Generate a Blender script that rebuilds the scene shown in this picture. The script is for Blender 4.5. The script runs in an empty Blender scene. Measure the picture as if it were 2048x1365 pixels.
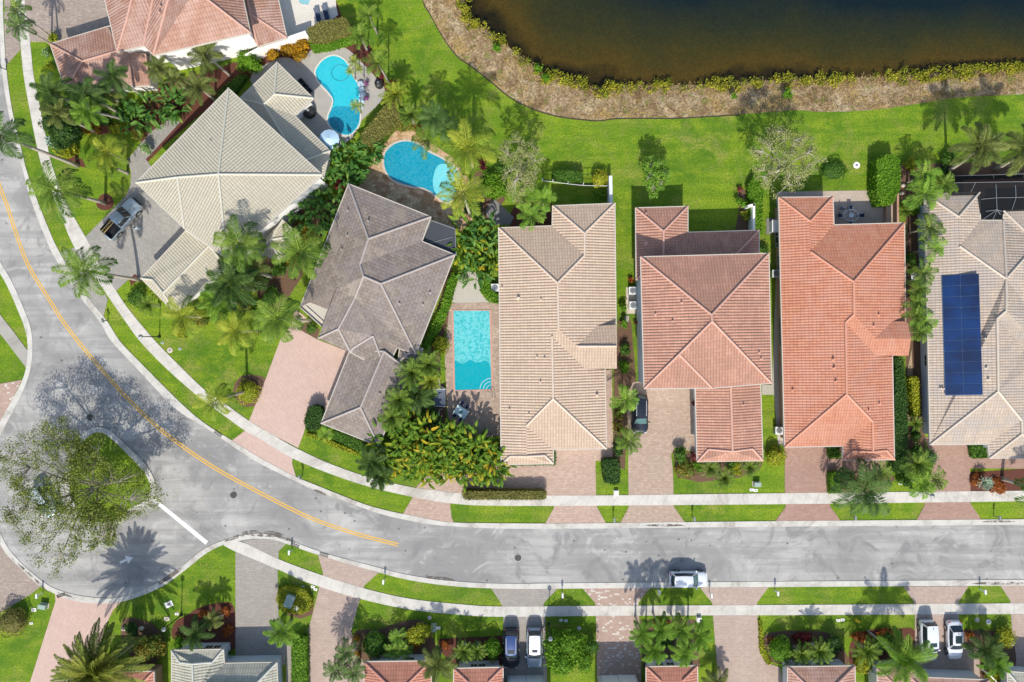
import bpy, bmesh, math, random
import numpy as np
from mathutils import Vector
from mathutils.geometry import tessellate_polygon
R = math.radians
random.seed(7); RNG = np.random.default_rng(7)
S = 0.063            # metres per photo pixel on the ground
H = 86.0             # drone height
CX, CY = 1024.0, 682.5
def W(px, py, h=0.0):
    k = S*(H-h)/H
    return Vector(((px-CX)*k, (CY-py)*k, h))
sc = bpy.context.scene
col = sc.collection
# ---------------------------------------------------------------- camera, sky, sun, exposure
cam = bpy.data.cameras.new("camera"); camo = bpy.data.objects.new("camera", cam); col.objects.link(camo)
cam.sensor_width = 36.0; cam.lens = 36.0*H/(2048*S); camo.location = (0, 0, H); cam.clip_end = 3000
sc.camera = camo
SUN_EL = 43.5
w = bpy.data.worlds.new("World"); sc.world = w; w.use_nodes = True
nt = w.node_tree; sky = nt.nodes.new("ShaderNodeTexSky"); sky.sky_type = 'NISHITA'; sky.sun_disc = False
sky.sun_elevation = R(SUN_EL); sky.sun_rotation = R(180); sky.air_density = 1.0; sky.dust_density = 1.4
nt.links.new(sky.outputs[0], nt.nodes["Background"].inputs[0]); nt.nodes["Background"].inputs[1].default_value = 0.15
sun = bpy.data.lights.new("sun", 'SUN'); sun.energy = 3.75; sun.angle = R(0.53); sun.color = (1.0, 0.95, 0.86)
suno = bpy.data.objects.new("sun", sun); col.objects.link(suno); suno.location = (0, -60, 60)
suno.rotation_euler = (R(90-SUN_EL), 0, R(-1.5))
sc.view_settings.view_transform = 'Standard'; sc.view_settings.look = 'None'
sc.view_settings.exposure = 0.44; sc.view_settings.gamma = 1.0
sc.cycles.max_bounces = 6; sc.cycles.transparent_max_bounces = 8
sc.cycles.use_denoising = True
sc.cycles.sample_clamp_indirect = 4.0
# ---------------------------------------------------------------- materials
class NT:
    def __init__(s, name):
        s.m = bpy.data.materials.new(name); s.m.use_nodes = True; s.t = s.m.node_tree
        s.b = s.t.nodes["Principled BSDF"]; s.o = s.t.nodes["Material Output"]
    def n(s, ty, **k):
        x = s.t.nodes.new(ty)
        for a, v in k.items(): setattr(x, a, v)
        return x
    def l(s, a, b): s.t.links.new(a, b)
    def coord(s, kind='Object'): 
        return s.n("ShaderNodeTexCoord").outputs[kind]
    def noise(s, vec, scale, detail=4, rough=0.6, dist=0.0):
        x = s.n("ShaderNodeTexNoise"); x.inputs['Scale'].default_value = scale; x.inputs['Detail'].default_value = detail
        x.inputs['Roughness'].default_value = rough; x.inputs['Distortion'].default_value = dist
        if vec is not None: s.l(vec, x.inputs['Vector'])
        return x.outputs[0]
    def ramp(s, f, pts, interp='LINEAR'):
        x = s.n("ShaderNodeValToRGB"); cr = x.color_ramp; cr.interpolation = interp
        while len(cr.elements) < len(pts): cr.elements.new(0.5)
        for e, (p, c) in zip(cr.elements, pts):
            e.position = p; e.color = (c[0], c[1], c[2], 1) if len(c) == 3 else c
        s.l(f, x.inputs[0]); return x.outputs[0]
    def mix(s, f, a, b, mode='MIX'):
        x = s.n("ShaderNodeMix", data_type='RGBA', blend_type=mode)
        for sock, v in ((x.inputs[0], f), (x.inputs[6], a), (x.inputs[7], b)):
            if isinstance(v, (int, float)): sock.default_value = v
            elif isinstance(v, tuple): sock.default_value = (*v[:3], 1)
            else: s.l(v, sock)
        return x.outputs[2]
    def math(s, op, a, b=None, c=None, clamp=False):
        x = s.n("ShaderNodeMath", operation=op); x.use_clamp = clamp
        for i, v in enumerate((a, b, c)):
            if v is None: continue
            if isinstance(v, (int, float)): x.inputs[i].default_value = v
            else: s.l(v, x.inputs[i])
        return x.outputs[0]
    def bump(s, h, dist=1.0, strength=1.0):
        x = s.n("ShaderNodeBump"); x.inputs['Distance'].default_value = dist; x.inputs['Strength'].default_value = strength
        s.l(h, x.inputs['Height']); s.l(x.outputs[0], s.b.inputs['Normal']); return x
    def base(s, c):
        if isinstance(c, tuple): s.b.inputs['Base Color'].default_value = (*c[:3], 1)
        else: s.l(c, s.b.inputs['Base Color'])
    def rough(s, v, spec=0.3):
        s.b.inputs['Roughness'].default_value = v; s.b.inputs['Specular IOR Level'].default_value = spec
def scale3(c, k): return tuple(min(1, x*k) for x in c)
_mc = {}
def plain(name, c, rough=0.6, metal=0.0, var=0.15, sc_=3.0, spec=0.4):
    if name in _mc: return _mc[name]
    t = NT(name); v = t.coord()
    n = t.noise(v, sc_, 5, 0.65)
    t.base(t.mix(n, scale3(c, 1-var), scale3(c, 1+var))); t.rough(rough, spec); t.b.inputs['Metallic'].default_value = metal
    _mc[name] = t.m; return t.m
def leafmat(name, dark, mid, light, trans=0.2, rough=0.55):
    if name in _mc: return _mc[name]
    t = NT(name); a = t.n("ShaderNodeAttribute"); a.attribute_name = "tint"
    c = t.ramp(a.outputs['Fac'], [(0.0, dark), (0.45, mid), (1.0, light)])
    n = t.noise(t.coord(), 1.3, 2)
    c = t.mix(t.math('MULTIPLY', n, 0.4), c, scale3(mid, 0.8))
    t.base(c); t.rough(rough, 0.12)
    tr = t.n("ShaderNodeBsdfTranslucent"); mx = t.n("ShaderNodeMixShader"); mx.inputs[0].default_value = trans
    t.l(c, tr.inputs[0]); t.l(t.b.outputs[0], mx.inputs[1]); t.l(tr.outputs[0], mx.inputs[2]); t.l(mx.outputs[0], t.o.inputs[0])
    _mc[name] = t.m; return t.m
def grassmat():
    t = NT("lawn_grass"); v = t.coord()
    big = t.noise(v, 0.045, 6, 0.7, 0.5); med = t.noise(v, 0.4, 6, 0.75); fine = t.noise(v, 5.0, 6, 0.85)
    c = t.ramp(big, [(0.40, (0.075, 0.165, 0.010)), (0.5, (0.15, 0.255, 0.012)), (0.6, (0.235, 0.335, 0.018))])
    c = t.mix(t.ramp(med, [(0.43, (0, 0, 0)), (0.6, (.9, .9, .9))]), c, (0.265, 0.34, 0.022))
    c = t.mix(t.ramp(t.noise(v, 0.22, 7, 0.78, 0.8), [(0.5, (0, 0, 0)), (0.66, (.75, .75, .75))]), c, (0.33, 0.29, 0.085))
    mp = t.n("ShaderNodeMapping"); mp.inputs['Scale'].default_value = (0.10, 1.1, 1); mp.inputs['Rotation'].default_value = (0, 0, 0.12); t.l(v, mp.inputs[0])
    c = t.mix(t.ramp(t.noise(mp.outputs[0], 0.8, 4, 0.6), [(0.42, (.45, .45, .45)), (0.55, (0, 0, 0))]), c, (0.08, 0.175, 0.01))
    c = t.mix(t.ramp(fine, [(0.38, (.95, .95, .95)), (0.58, (0, 0, 0))]), c, (0.055, 0.12, 0.008))
    t.base(c); t.rough(0.85, 0.15); t.bump(fine, 0.06, 0.7); return t.m
def asphaltmat():
    t = NT("road_asphalt"); v = t.coord()
    big = t.noise(v, 0.07, 6, 0.62, 0.6); st = t.noise(v, 0.25, 7, 0.7, 1.2); fine = t.noise(v, 9.0, 4, 0.8)
    mp = t.n("ShaderNodeMapping"); mp.inputs['Scale'].default_value = (0.06, 0.9, 1); t.l(v, mp.inputs[0])
    streak = t.noise(mp.outputs[0], 1.0, 5, 0.6)
    c = t.ramp(big, [(0.38, (0.255, 0.248, 0.235)), (0.5, (0.35, 0.34, 0.318)), (0.6, (0.43, 0.415, 0.385))])
    c = t.mix(t.ramp(st, [(0.38, (.85, .85, .85)), (0.48, (0, 0, 0))]), c, (0.20, 0.197, 0.192))
    c = t.mix(t.ramp(st, [(0.56, (0, 0, 0)), (0.61, (.6, .6, .6))]), c, (0.50, 0.485, 0.455))
    c = t.mix(t.ramp(streak, [(0.42, (.55, .55, .55)), (0.55, (0, 0, 0))]), c, (0.22, 0.215, 0.205))
    c = t.mix(t.math('MULTIPLY', fine, 0.35), c, (0.25, 0.24, 0.225))
    # scattered drips and patches
    sp = t.n("ShaderNodeTexVoronoi"); sp.inputs['Scale'].default_value = 0.55; t.l(v, sp.inputs['Vector'])
    c = t.mix(t.ramp(sp.outputs[0], [(0.06, (.8, .8, .8)), (0.1, (0, 0, 0))]), c, (0.1, 0.1, 0.1))
    t.base(c); t.rough(0.9, 0.2); t.bump(fine, 0.01, 0.5); return t.m
def concretemat(name, c0=(0.62, 0.59, 0.53), joint=1.5, uvj=True, dirt=0.5):
    t = NT(name); v = t.coord()
    n = t.noise(v, 0.6, 6, 0.65, 0.5); f = t.noise(v, 6, 4, 0.7)
    c = t.ramp(n, [(0.3, scale3(c0, 0.78)), (0.55, c0), (0.75, scale3(c0, 1.08))])
    c = t.mix(t.math('MULTIPLY', f, 0.25), c, scale3(c0, 0.65))
    d = t.noise(v, 0.16, 7, 0.75, 1.5)
    c = t.mix(t.ramp(d, [(0.52, (0, 0, 0)), (0.66, (dirt, dirt, dirt))]), c, (0.3, 0.27, 0.23))
    if uvj:
        u = t.n("ShaderNodeSeparateXYZ"); t.l(t.coord('UV'), u.inputs[0])
        fr = t.math('FRACT', t.math('DIVIDE', u.outputs[0], joint))
        ln = t.math('LESS_THAN', fr, 0.04/joint)
        c = t.mix(t.math('MULTIPLY', ln, 0.5), c, (0.16, 0.15, 0.13))
    t.base(c); t.rough(0.85, 0.2); t.bump(f, 0.01, 0.4); return t.m
def pavermat(name, c1, c2, joint, bw=0.42, rh=0.21, spots=None, rot=0.0, dirt=0.5, mottle=0.6):
    c1, c2, joint = [(q[0], q[1], q[2]*(.97 if max(q)-min(q) < .13 or name == 'pink_pavers' else .93)) for q in (c1, c2, joint)]
    t = NT(name); v = t.coord()
    mp = t.n("ShaderNodeMapping"); mp.inputs['Rotation'].default_value = (0, 0, rot); t.l(v, mp.inputs[0])
    b = t.n("ShaderNodeTexBrick"); t.l(mp.outputs[0], b.inputs['Vector'])
    b.inputs['Color1'].default_value = (*c1, 1); b.inputs['Color2'].default_value = (*c2, 1); b.inputs['Mortar'].default_value = (*joint, 1)
    b.inputs['Scale'].default_value = 1.0; b.inputs['Brick Width'].default_value = bw; b.inputs['Row Height'].default_value = rh
    b.inputs['Mortar Size'].default_value = 0.018; b.inputs['Mortar Smooth'].default_value = 0.3
    c = b.outputs[0]
    if spots:
        sn = t.n("ShaderNodeTexWhiteNoise", noise_dimensions='2D')
        q = t.n("ShaderNodeVectorMath", operation='FLOOR'); d = t.n("ShaderNodeVectorMath", operation='DIVIDE')
        d.inputs[1].default_value = (0.30, 0.20, 1); t.l(v, d.inputs[0]); t.l(d.outputs[0], q.inputs[0]); t.l(q.outputs[0], sn.inputs['Vector'])
        c = t.mix(t.math('LESS_THAN', sn.outputs[0], 0.11), c, spots)
    n = t.noise(v, 0.5, 6, 0.7); n2 = t.noise(v, 3.5, 4, 0.8)
    c = t.mix(t.ramp(n, [(0.35, (dirt, dirt, dirt)), (0.6, (0, 0, 0))]), c, scale3(c1, 0.62))
    c = t.mix(t.ramp(n2, [(0.35, (mottle, mottle, mottle)), (0.7, (0, 0, 0))]), c, scale3(c2, 0.72))
    t.base(c); t.rough(0.85, 0.2); t.bump(b.outputs['Fac'], 0.01, -0.4); return t.m
def roofmat(name, c1, c2, ucol=0.32, vrow=0.43, barrel=0.06, lip=0.05, patch=None, joint=0.45, slate=False, lip_shade=0.55, wear=0.8):
    """tile roof: u runs along the eave, v up the slope, both in metres"""
    c1, c2 = [(q[0]*.90, q[1]*.89, q[2]*(.87 if name[:5] in ('cream', 'beige', 'tan_t') else .83)) for q in (c1, c2)]
    t = NT(name); uv = t.n("ShaderNodeSeparateXYZ"); t.l(t.coord('UV'), uv.inputs[0])
    U = t.math('DIVIDE', uv.outputs[0], ucol); V = t.math('DIVIDE', uv.outputs[1], vrow)
    fV = t.math('FLOOR', V); 
    Uo = t.math('ADD', U, t.math('MULTIPLY', fV, 0.5 if slate else 0.0)) 
    fU = t.math('FLOOR', Uo)
    cv = t.n("ShaderNodeCombineXYZ"); t.l(fU, cv.inputs[0]); t.l(fV, cv.inputs[1])
    wn = t.n("ShaderNodeTexWhiteNoise", noise_dimensions='2D'); t.l(cv.outputs[0], wn.inputs['Vector'])
    c = t.mix(wn.outputs[0], c1, c2)
    v = t.coord()
    n = t.noise(v, 0.35, 6, 0.7, 0.8)
    pc = patch or scale3(c1, 0.72)
    c = t.mix(t.ramp(n, [(0.42, (wear,)*3), (0.56, (0, 0, 0))]), c, pc) if wear > .5 else t.mix(t.math('MULTIPLY', n, wear), c, pc)
    n2 = t.noise(v, 2.6, 4, 0.8)
    c = t.mix(t.ramp(n2, [(0.6, (0, 0, 0)), (0.85, (.5, .5, .5))]), c, scale3(c1, 0.5))
    sm_ = t.n("ShaderNodeMapping"); sm_.inputs['Scale'].default_value = (2.2, 0.16, 1); t.l(t.coord('UV'), sm_.inputs[0])
    c = t.mix(t.ramp(t.noise(sm_.outputs[0], 1.0, 5, 0.7), [(0.5, (0, 0, 0)), (0.7, (.38*wear,)*3)]), c, scale3(c1, 0.45))
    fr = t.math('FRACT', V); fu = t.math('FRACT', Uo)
    j = t.math('MAXIMUM', t.math('MULTIPLY', t.math('LESS_THAN', fr, 0.13), lip_shade), t.math('MULTIPLY', t.math('LESS_THAN', fu, 0.16), 0.55 if slate else 0.75))  # tile joints; row lines also carry the lip shadow, painted into the colour
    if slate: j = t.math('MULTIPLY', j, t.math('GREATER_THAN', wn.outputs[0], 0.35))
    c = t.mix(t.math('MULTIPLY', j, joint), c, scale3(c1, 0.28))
    t.base(c); t.rough(0.75, 0.25)
    bar = t.math('ABSOLUTE', t.math('SINE', t.math('MULTIPLY', Uo, math.pi)))
    h = t.math('ADD', t.math('MULTIPLY', bar, barrel), t.math('MULTIPLY', t.math('SUBTRACT', 1.0, fr), lip))
    t.bump(h, 1.0, 1.0); return t.m
def glassmat(name='dark_glass', c=(0.02, 0.03, 0.035)):
    if name in _mc: return _mc[name]
    t = NT(name); t.base(t.mix(t.noise(t.coord(), 1.5, 3), c, scale3(c, 1.8))); t.rough(0.06, 0.6); _mc[name] = t.m; return t.m
def paintmat(name, c, metal=0.25):
    if name in _mc: return _mc[name]
    t = NT(name); t.base(t.mix(t.noise(t.coord(), 4, 3), c, scale3(c, 0.9))); t.rough(0.28, 0.5); t.b.inputs['Metallic'].default_value = metal
    t.b.inputs['Coat Weight'].default_value = 0.6; t.b.inputs['Coat Roughness'].default_value = 0.08; _mc[name] = t.m; return t.m
M = {}
M['grass'] = grassmat(); M['asphalt'] = asphaltmat()
M['walk'] = concretemat('walk_concrete', (0.575, 0.545, 0.485), 1.6, dirt=.6); M['kerb'] = concretemat('kerb_concrete', (0.56, 0.535, 0.48), 3.0, dirt=0.85)
M['yellow'] = plain('yellow_road_paint', (0.62, 0.36, 0.05), 0.7, var=0.25, sc_=6)
M['whitepaint'] = plain('white_road_paint', (0.68, 0.68, 0.66), 0.7, var=0.12, sc_=6)
M['iron'] = plain('cast_iron', (0.07, 0.065, 0.06), 0.7, 0.3)
M['mulch'] = plain('bark_mulch', (0.105, 0.035, 0.022), 0.95, var=0.7, sc_=9)
M['mulch2'] = plain('brown_soil', (0.13, 0.075, 0.045), 0.95, var=0.6, sc_=7)
M['white'] = plain('white_stucco', (0.78, 0.76, 0.72), 0.8, var=0.06, sc_=1.2)
M['greywall'] = plain('blue_grey_stucco', (0.5, 0.55, 0.58), 0.8, var=0.07, sc_=1.2)
M['tanwall'] = plain('tan_stucco', (0.42, 0.25, 0.17), 0.8, var=0.1, sc_=1.2)
M['palewall'] = plain('pale_grey_stucco', (0.6, 0.62, 0.62), 0.8, var=0.07, sc_=1.2)
M['trim'] = plain('cream_trim', (0.50, 0.455, 0.385), 0.6, var=0.05)
M['metalw'] = plain('white_metal', (0.72, 0.73, 0.73), 0.4, 0.0, var=0.05)
M['metalg'] = plain('grey_metal', (0.32, 0.33, 0.33), 0.4, 0.5, var=0.1)
M['black'] = plain('black_plastic', (0.018, 0.018, 0.02), 0.5, var=0.2)
M['fabric'] = plain('navy_fabric', (0.02, 0.035, 0.075), 0.8, var=0.2)
M['slate_fabric'] = plain('slate_fabric', (0.09, 0.11, 0.15), 0.85, var=0.15)
M['stone'] = plain('pale_stone', (0.5, 0.44, 0.36), 0.85, var=0.35, sc_=2.5)
M['bark'] = plain('grey_bark', (0.33, 0.29, 0.23), 0.9, var=0.3, sc_=5)
M['barkl'] = plain('pale_bark', (0.36, 0.32, 0.25), 0.9, var=0.25, sc_=5)
M['orange_pot'] = plain('terracotta', (0.42, 0.16, 0.08), 0.8)
M['greenbox'] = plain('green_grey_steel', (0.28, 0.36, 0.31), 0.5, var=0.1)
M['hyd'] = plain('yellow_enamel', (0.72, 0.5, 0.02), 0.45, var=0.05)
M['glass'] = glassmat(); M['glassg'] = glassmat('green_glass', (0.06, 0.11, 0.11)); M['tyre'] = plain('tyre_rubber', (0.02, 0.02, 0.02), 0.9)
M['rim'] = plain('alloy_rim', (0.5, 0.5, 0.5), 0.3, 0.8)
M['red'] = plain('red_lens', (0.4, 0.02, 0.02), 0.3); M['lens'] = plain('clear_lens', (0.6, 0.62, 0.62), 0.15)
M['pv_grey'] = pavermat('grey_pavers', (0.40, 0.375, 0.345), (0.30, 0.285, 0.265), (0.2, 0.19, 0.175), rot=0.7, mottle=0.4)
M['pv_pink'] = pavermat('pink_pavers', (0.60, 0.43, 0.37), (0.54, 0.385, 0.33), (0.38, 0.29, 0.25), rot=1.2, dirt=0.25, mottle=0.3)
M['pv_multi'] = pavermat('blended_pavers', (0.60, 0.455, 0.385), (0.45, 0.31, 0.26), (0.32, 0.25, 0.22), mottle=0.6)
M['pv_cream'] = pavermat('cream_pavers', (0.58, 0.46, 0.385), (0.42, 0.30, 0.24), (0.28, 0.21, 0.18), mottle=0.7)
M['pv_red'] = pavermat('red_brick_pavers', (0.47, 0.31, 0.26), (0.37, 0.225, 0.185), (0.27, 0.195, 0.17))
M['pv_pinkg'] = pavermat('pink_grey_pavers', (0.54, 0.42, 0.37), (0.43, 0.325, 0.285), (0.3, 0.24, 0.215))
M['pv_spot'] = pavermat('spotted_pavers', (0.52, 0.385, 0.33), (0.42, 0.295, 0.25), (0.3, 0.235, 0.205), spots=(0.72, 0.69, 0.62))
M['pv_slate'] = pavermat('slate_grey_pavers', (0.43, 0.39, 0.35), (0.33, 0.30, 0.27), (0.21, 0.19, 0.175))
M['pv_mott'] = pavermat('mottled_pavers', (0.5, 0.42, 0.37), (0.32, 0.25, 0.22), (0.22, 0.19, 0.17), dirt=0.9)
M['patio_grey'] = pavermat('patio_grey', (0.44, 0.41, 0.37), (0.40, 0.375, 0.34), (0.33, 0.31, 0.29), mottle=0.35)
M['patio_pale'] = pavermat('patio_pale', (0.66, 0.62, 0.56), (0.62, 0.58, 0.52), (0.55, 0.5, 0.45), mottle=0.2, dirt=0.2)
M['patio_beige'] = pavermat('patio_beige', (0.5, 0.41, 0.35), (0.46, 0.37, 0.315), (0.4, 0.32, 0.28), bw=0.5, rh=0.5, mottle=0.3)
M['trav'] = pavermat('travertine', (0.88, 0.68, 0.46), (0.34, 0.18, 0.09), (0.42, 0.32, 0.24), bw=0.7, rh=0.5, rot=0.4, mottle=0.8)
M['trav2'] = pavermat('pool_deck_stone', (0.60, 0.48, 0.40), (0.38, 0.27, 0.22), (0.3, 0.24, 0.2), bw=0.5, rh=0.34, mottle=0.8)
M['coping'] = plain('brick_coping', (0.5, 0.27, 0.2), 0.8, var=0.2, sc_=4)
M['gravel'] = plain('pale_gravel', (0.42, 0.39, 0.33), 0.95, var=0.45, sc_=9)
M['slab'] = plain('dark_slab', (0.2, 0.19, 0.18), 0.85, var=0.3, sc_=3)
RM = {}
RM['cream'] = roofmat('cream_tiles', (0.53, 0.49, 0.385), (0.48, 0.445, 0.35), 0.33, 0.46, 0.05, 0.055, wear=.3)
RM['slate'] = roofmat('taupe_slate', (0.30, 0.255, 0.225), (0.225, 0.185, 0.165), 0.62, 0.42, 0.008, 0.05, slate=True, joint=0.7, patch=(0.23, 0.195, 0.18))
RM['beige'] = roofmat('beige_tiles', (0.60, 0.465, 0.35), (0.53, 0.395, 0.295), 0.34, 0.44, 0.065, 0.05, lip_shade=.25, wear=.45)
RM['pink'] = roofmat('pink_tiles', (0.53, 0.295, 0.225), (0.45, 0.23, 0.175), 0.34, 0.44, 0.068, 0.05, lip_shade=.25, wear=.65)
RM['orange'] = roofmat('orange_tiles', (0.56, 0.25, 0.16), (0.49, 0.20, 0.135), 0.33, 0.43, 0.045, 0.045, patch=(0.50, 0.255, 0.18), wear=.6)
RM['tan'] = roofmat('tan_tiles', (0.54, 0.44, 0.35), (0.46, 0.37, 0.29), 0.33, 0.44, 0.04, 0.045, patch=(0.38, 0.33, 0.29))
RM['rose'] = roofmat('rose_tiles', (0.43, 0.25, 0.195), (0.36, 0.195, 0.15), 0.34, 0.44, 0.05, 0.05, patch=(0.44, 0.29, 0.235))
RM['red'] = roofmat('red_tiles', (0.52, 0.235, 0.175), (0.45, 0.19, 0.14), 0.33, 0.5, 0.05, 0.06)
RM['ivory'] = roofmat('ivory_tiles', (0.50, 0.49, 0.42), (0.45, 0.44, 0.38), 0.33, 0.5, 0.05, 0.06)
CAP = {k: plain(k+'_ridge', c, 0.75, var=0.12, sc_=3) for k, c in dict(cream=(0.49, 0.47, 0.39), slate=(0.36, 0.315, 0.29), beige=(0.58, 0.465, 0.365),
    pink=(0.53, 0.31, 0.24), orange=(0.56, 0.27, 0.18), tan=(0.53, 0.455, 0.37), rose=(0.47, 0.28, 0.22), red=(0.55, 0.26, 0.195), ivory=(0.52, 0.51, 0.45)).items()}
G = {}
G['palm'] = leafmat('palm_green', (0.03, 0.075, 0.012), (0.085, 0.17, 0.022), (0.25, 0.34, 0.05))
G['palmd'] = leafmat('palm_dark_green', (0.025, 0.06, 0.018), (0.065, 0.13, 0.03), (0.15, 0.23, 0.06))
G['palmy'] = leafmat('palm_yellow_green', (0.05, 0.11, 0.014), (0.16, 0.25, 0.025), (0.42, 0.43, 0.045))
G['palmo'] = leafmat('palm_olive', (0.045, 0.075, 0.022), (0.12, 0.165, 0.04), (0.30, 0.33, 0.095))
G['palmb'] = leafmat('palm_bright', (0.06, 0.15, 0.018), (0.14, 0.29, 0.03), (0.28, 0.42, 0.06))
G['banana'] = leafmat('paddle_leaf_green', (0.03, 0.10, 0.018), (0.08, 0.19, 0.03), (0.24, 0.34, 0.08))
G['banorange'] = leafmat('paddle_leaf_golden', (0.04, 0.11, 0.012), (0.15, 0.255, 0.02), (0.60, 0.36, 0.02))
G['hedge'] = leafmat('hedge_green', (0.035, 0.085, 0.012), (0.075, 0.17, 0.02), (0.16, 0.28, 0.04))
G['hedgeb'] = leafmat('hedge_bright', (0.05, 0.13, 0.008), (0.12, 0.26, 0.015), (0.26, 0.42, 0.04))
G['hedged'] = leafmat('hedge_dark', (0.02, 0.05, 0.012), (0.05, 0.11, 0.02), (0.10, 0.18, 0.04))
G['hedgey'] = leafmat('hedge_yellow', (0.12, 0.17, 0.012), (0.32, 0.34, 0.02), (0.60, 0.55, 0.05))
G['hedgeo'] = leafmat('hedge_olive', (0.10, 0.10, 0.03), (0.22, 0.21, 0.05), (0.34, 0.30, 0.09))
G['croton'] = leafmat('croton_orange', (0.10, 0.07, 0.01), (0.42, 0.22, 0.012), (0.72, 0.40, 0.02))
G['flame'] = leafmat('flame_orange', (0.13, 0.05, 0.015), (0.33, 0.09, 0.02), (0.6, 0.19, 0.03))
G['redleaf'] = leafmat('burgundy_leaf', (0.07, 0.02, 0.015), (0.2, 0.03, 0.03), (0.38, 0.07, 0.07))
G['mixed'] = leafmat('mixed_leaf', (0.06, 0.10, 0.015), (0.17, 0.21, 0.03), (0.5, 0.27, 0.05))
G['oak'] = leafmat('oak_leaf', (0.045, 0.07, 0.015), (0.14, 0.185, 0.03), (0.30, 0.35, 0.06))
G['pale'] = leafmat('pale_leaf', (0.12, 0.15, 0.04), (0.27, 0.30, 0.10), (0.48, 0.49, 0.20))
G['shore'] = leafmat('shore_leaf', (0.06, 0.085, 0.01), (0.22, 0.245, 0.02), (0.50, 0.44, 0.04))
G['dry'] = leafmat('dry_stalk', (0.24, 0.16, 0.06), (0.50, 0.36, 0.18), (0.68, 0.46, 0.13))
G['agave'] = leafmat('agave_leaf', (0.15, 0.24, 0.17), (0.3, 0.4, 0.3), (0.5, 0.58, 0.42))
G['variegated'] = leafmat('variegated_leaf', (0.06, 0.14, 0.03), (0.25, 0.36, 0.12), (0.7, 0.72, 0.55))
# ---------------------------------------------------------------- object helpers
def tag(o, label=None, cat=None, group=None, kind=None):
    if label: o['label'] = label
    if cat: o['category'] = cat
    if group: o['group'] = group
    if kind: o['kind'] = kind
    return o
def empty(name, loc=(0, 0, 0), rz=0.0):
    o = bpy.data.objects.new(name, None); o.location = loc; o.rotation_euler = (0, 0, rz); o.empty_display_size = 0.3
    col.objects.link(o); return o
def link(name, me, parent=None, mats=()):
    for m in mats: me.materials.append(m)
    o = bpy.data.objects.new(name, me); col.objects.link(o)
    if parent: o.parent = parent
    return o
def copy_tree(o, parent=None, kids=None):
    c = o.copy(); col.objects.link(c); c.parent = parent
    for ch in list(o.children): copy_tree(ch, c)
    return c
class MB:
    def __init__(s): s.v = []; s.f = []; s.uv = []
    def add(s, vs, fs):
        b = len(s.v); s.v += [tuple(x) for x in vs]; s.f += [tuple(i+b for i in f) for f in fs]; return s
    def box(s, c, size, rz=0.0, tilt=0.0):
        x, y, z = size[0]/2, size[1]/2, size[2]/2; ca, sa = math.cos(rz), math.sin(rz); vs = []
        for dz in (-z, z):
            for dx, dy in ((-x, -y), (x, -y), (x, y), (-x, y)):
                vs.append((c[0]+dx*ca-dy*sa, c[1]+dx*sa+dy*ca, c[2]+dz+dx*tilt))
        return s.add(vs, [(3, 2, 1, 0), (4, 5, 6, 7), (0, 1, 5, 4), (1, 2, 6, 5), (2, 3, 7, 6), (3, 0, 4, 7)])
    def tube(s, pts, rad, n=6, cap=True):
        pts = [Vector(p) for p in pts]
        if isinstance(rad, (int, float)): rad = [rad]*len(pts)
        vs = []
        for i, p in enumerate(pts):
            d = (pts[min(i+1, len(pts)-1)]-pts[max(i-1, 0)]).normalized()
            a = d.cross(Vector((0, 0, 1))); a = a.normalized() if a.length > 1e-3 else Vector((1, 0, 0)); b = d.cross(a)
            for k in range(n):
                t = 2*math.pi*k/n; vs.append(p+(a*math.cos(t)+b*math.sin(t))*rad[i])
        fs = [(i*n+k, i*n+(k+1) % n, (i+1)*n+(k+1) % n, (i+1)*n+k) for i in range(len(pts)-1) for k in range(n)]
        if cap: fs += [tuple(range(n-1, -1, -1)), tuple((len(pts)-1)*n+k for k in range(n))]
        return s.add(vs, fs)
    def lathe(s, c, prof, n=16):
        vs = []
        for r, z in prof:
            for k in range(n):
                t = 2*math.pi*k/n; vs.append((c[0]+r*math.cos(t), c[1]+r*math.sin(t), c[2]+z))
        fs = [(i*n+k, i*n+(k+1) % n, (i+1)*n+(k+1) % n, (i+1)*n+k) for i in range(len(prof)-1) for k in range(n)]
        fs += [tuple(range(n-1, -1, -1)), tuple((len(prof)-1)*n+k for k in range(n))]
        return s.add(vs, fs)
    def build(s, name, mat, parent=None, smooth=False):
        me = bpy.data.meshes.new(name); me.from_pydata(s.v, [], s.f); me.update()
        if smooth: me.shade_smooth()
        return link(name, me, parent, [mat])
def quads_mesh(name, q, tint, mat):
    """q: (n,4,3) array of leaf quads"""
    q = np.asarray(q, dtype=np.float32); n = len(q); me = bpy.data.meshes.new(name)
    me.vertices.add(n*4); me.vertices.foreach_set('co', q.reshape(-1))
    me.loops.add(n*4); me.loops.foreach_set('vertex_index', np.arange(n*4, dtype=np.int32))
    me.polygons.add(n); me.polygons.foreach_set('loop_start', np.arange(0, n*4, 4, dtype=np.int32))
    me.update(calc_edges=True)
    a = me.attributes.new('tint', 'FLOAT', 'FACE'); a.data.foreach_set('value', np.asarray(tint, dtype=np.float32))
    me.materials.append(mat); return me
def catmull(p, n=8, closed=False):
    P = [np.array(x, float) for x in p]; out = []; L = len(P)
    rng = range(L if closed else L-1)
    for i in rng:
        if closed: a, b, c, d = P[(i-1) % L], P[i], P[(i+1) % L], P[(i+2) % L]
        else: a, b, c, d = P[max(i-1, 0)], P[i], P[i+1], P[min(i+2, L-1)]
        for k in range(n):
            t = k/n; out.append(0.5*((2*b)+(-a+c)*t+(2*a-5*b+4*c-d)*t*t+(-a+3*b-3*c+d)*t**3))
    if not closed: out.append(P[-1])
    return [tuple(x) for x in out]
def wpts(px, h=0.0): return [W(x, y, h) for x, y in px]
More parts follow.
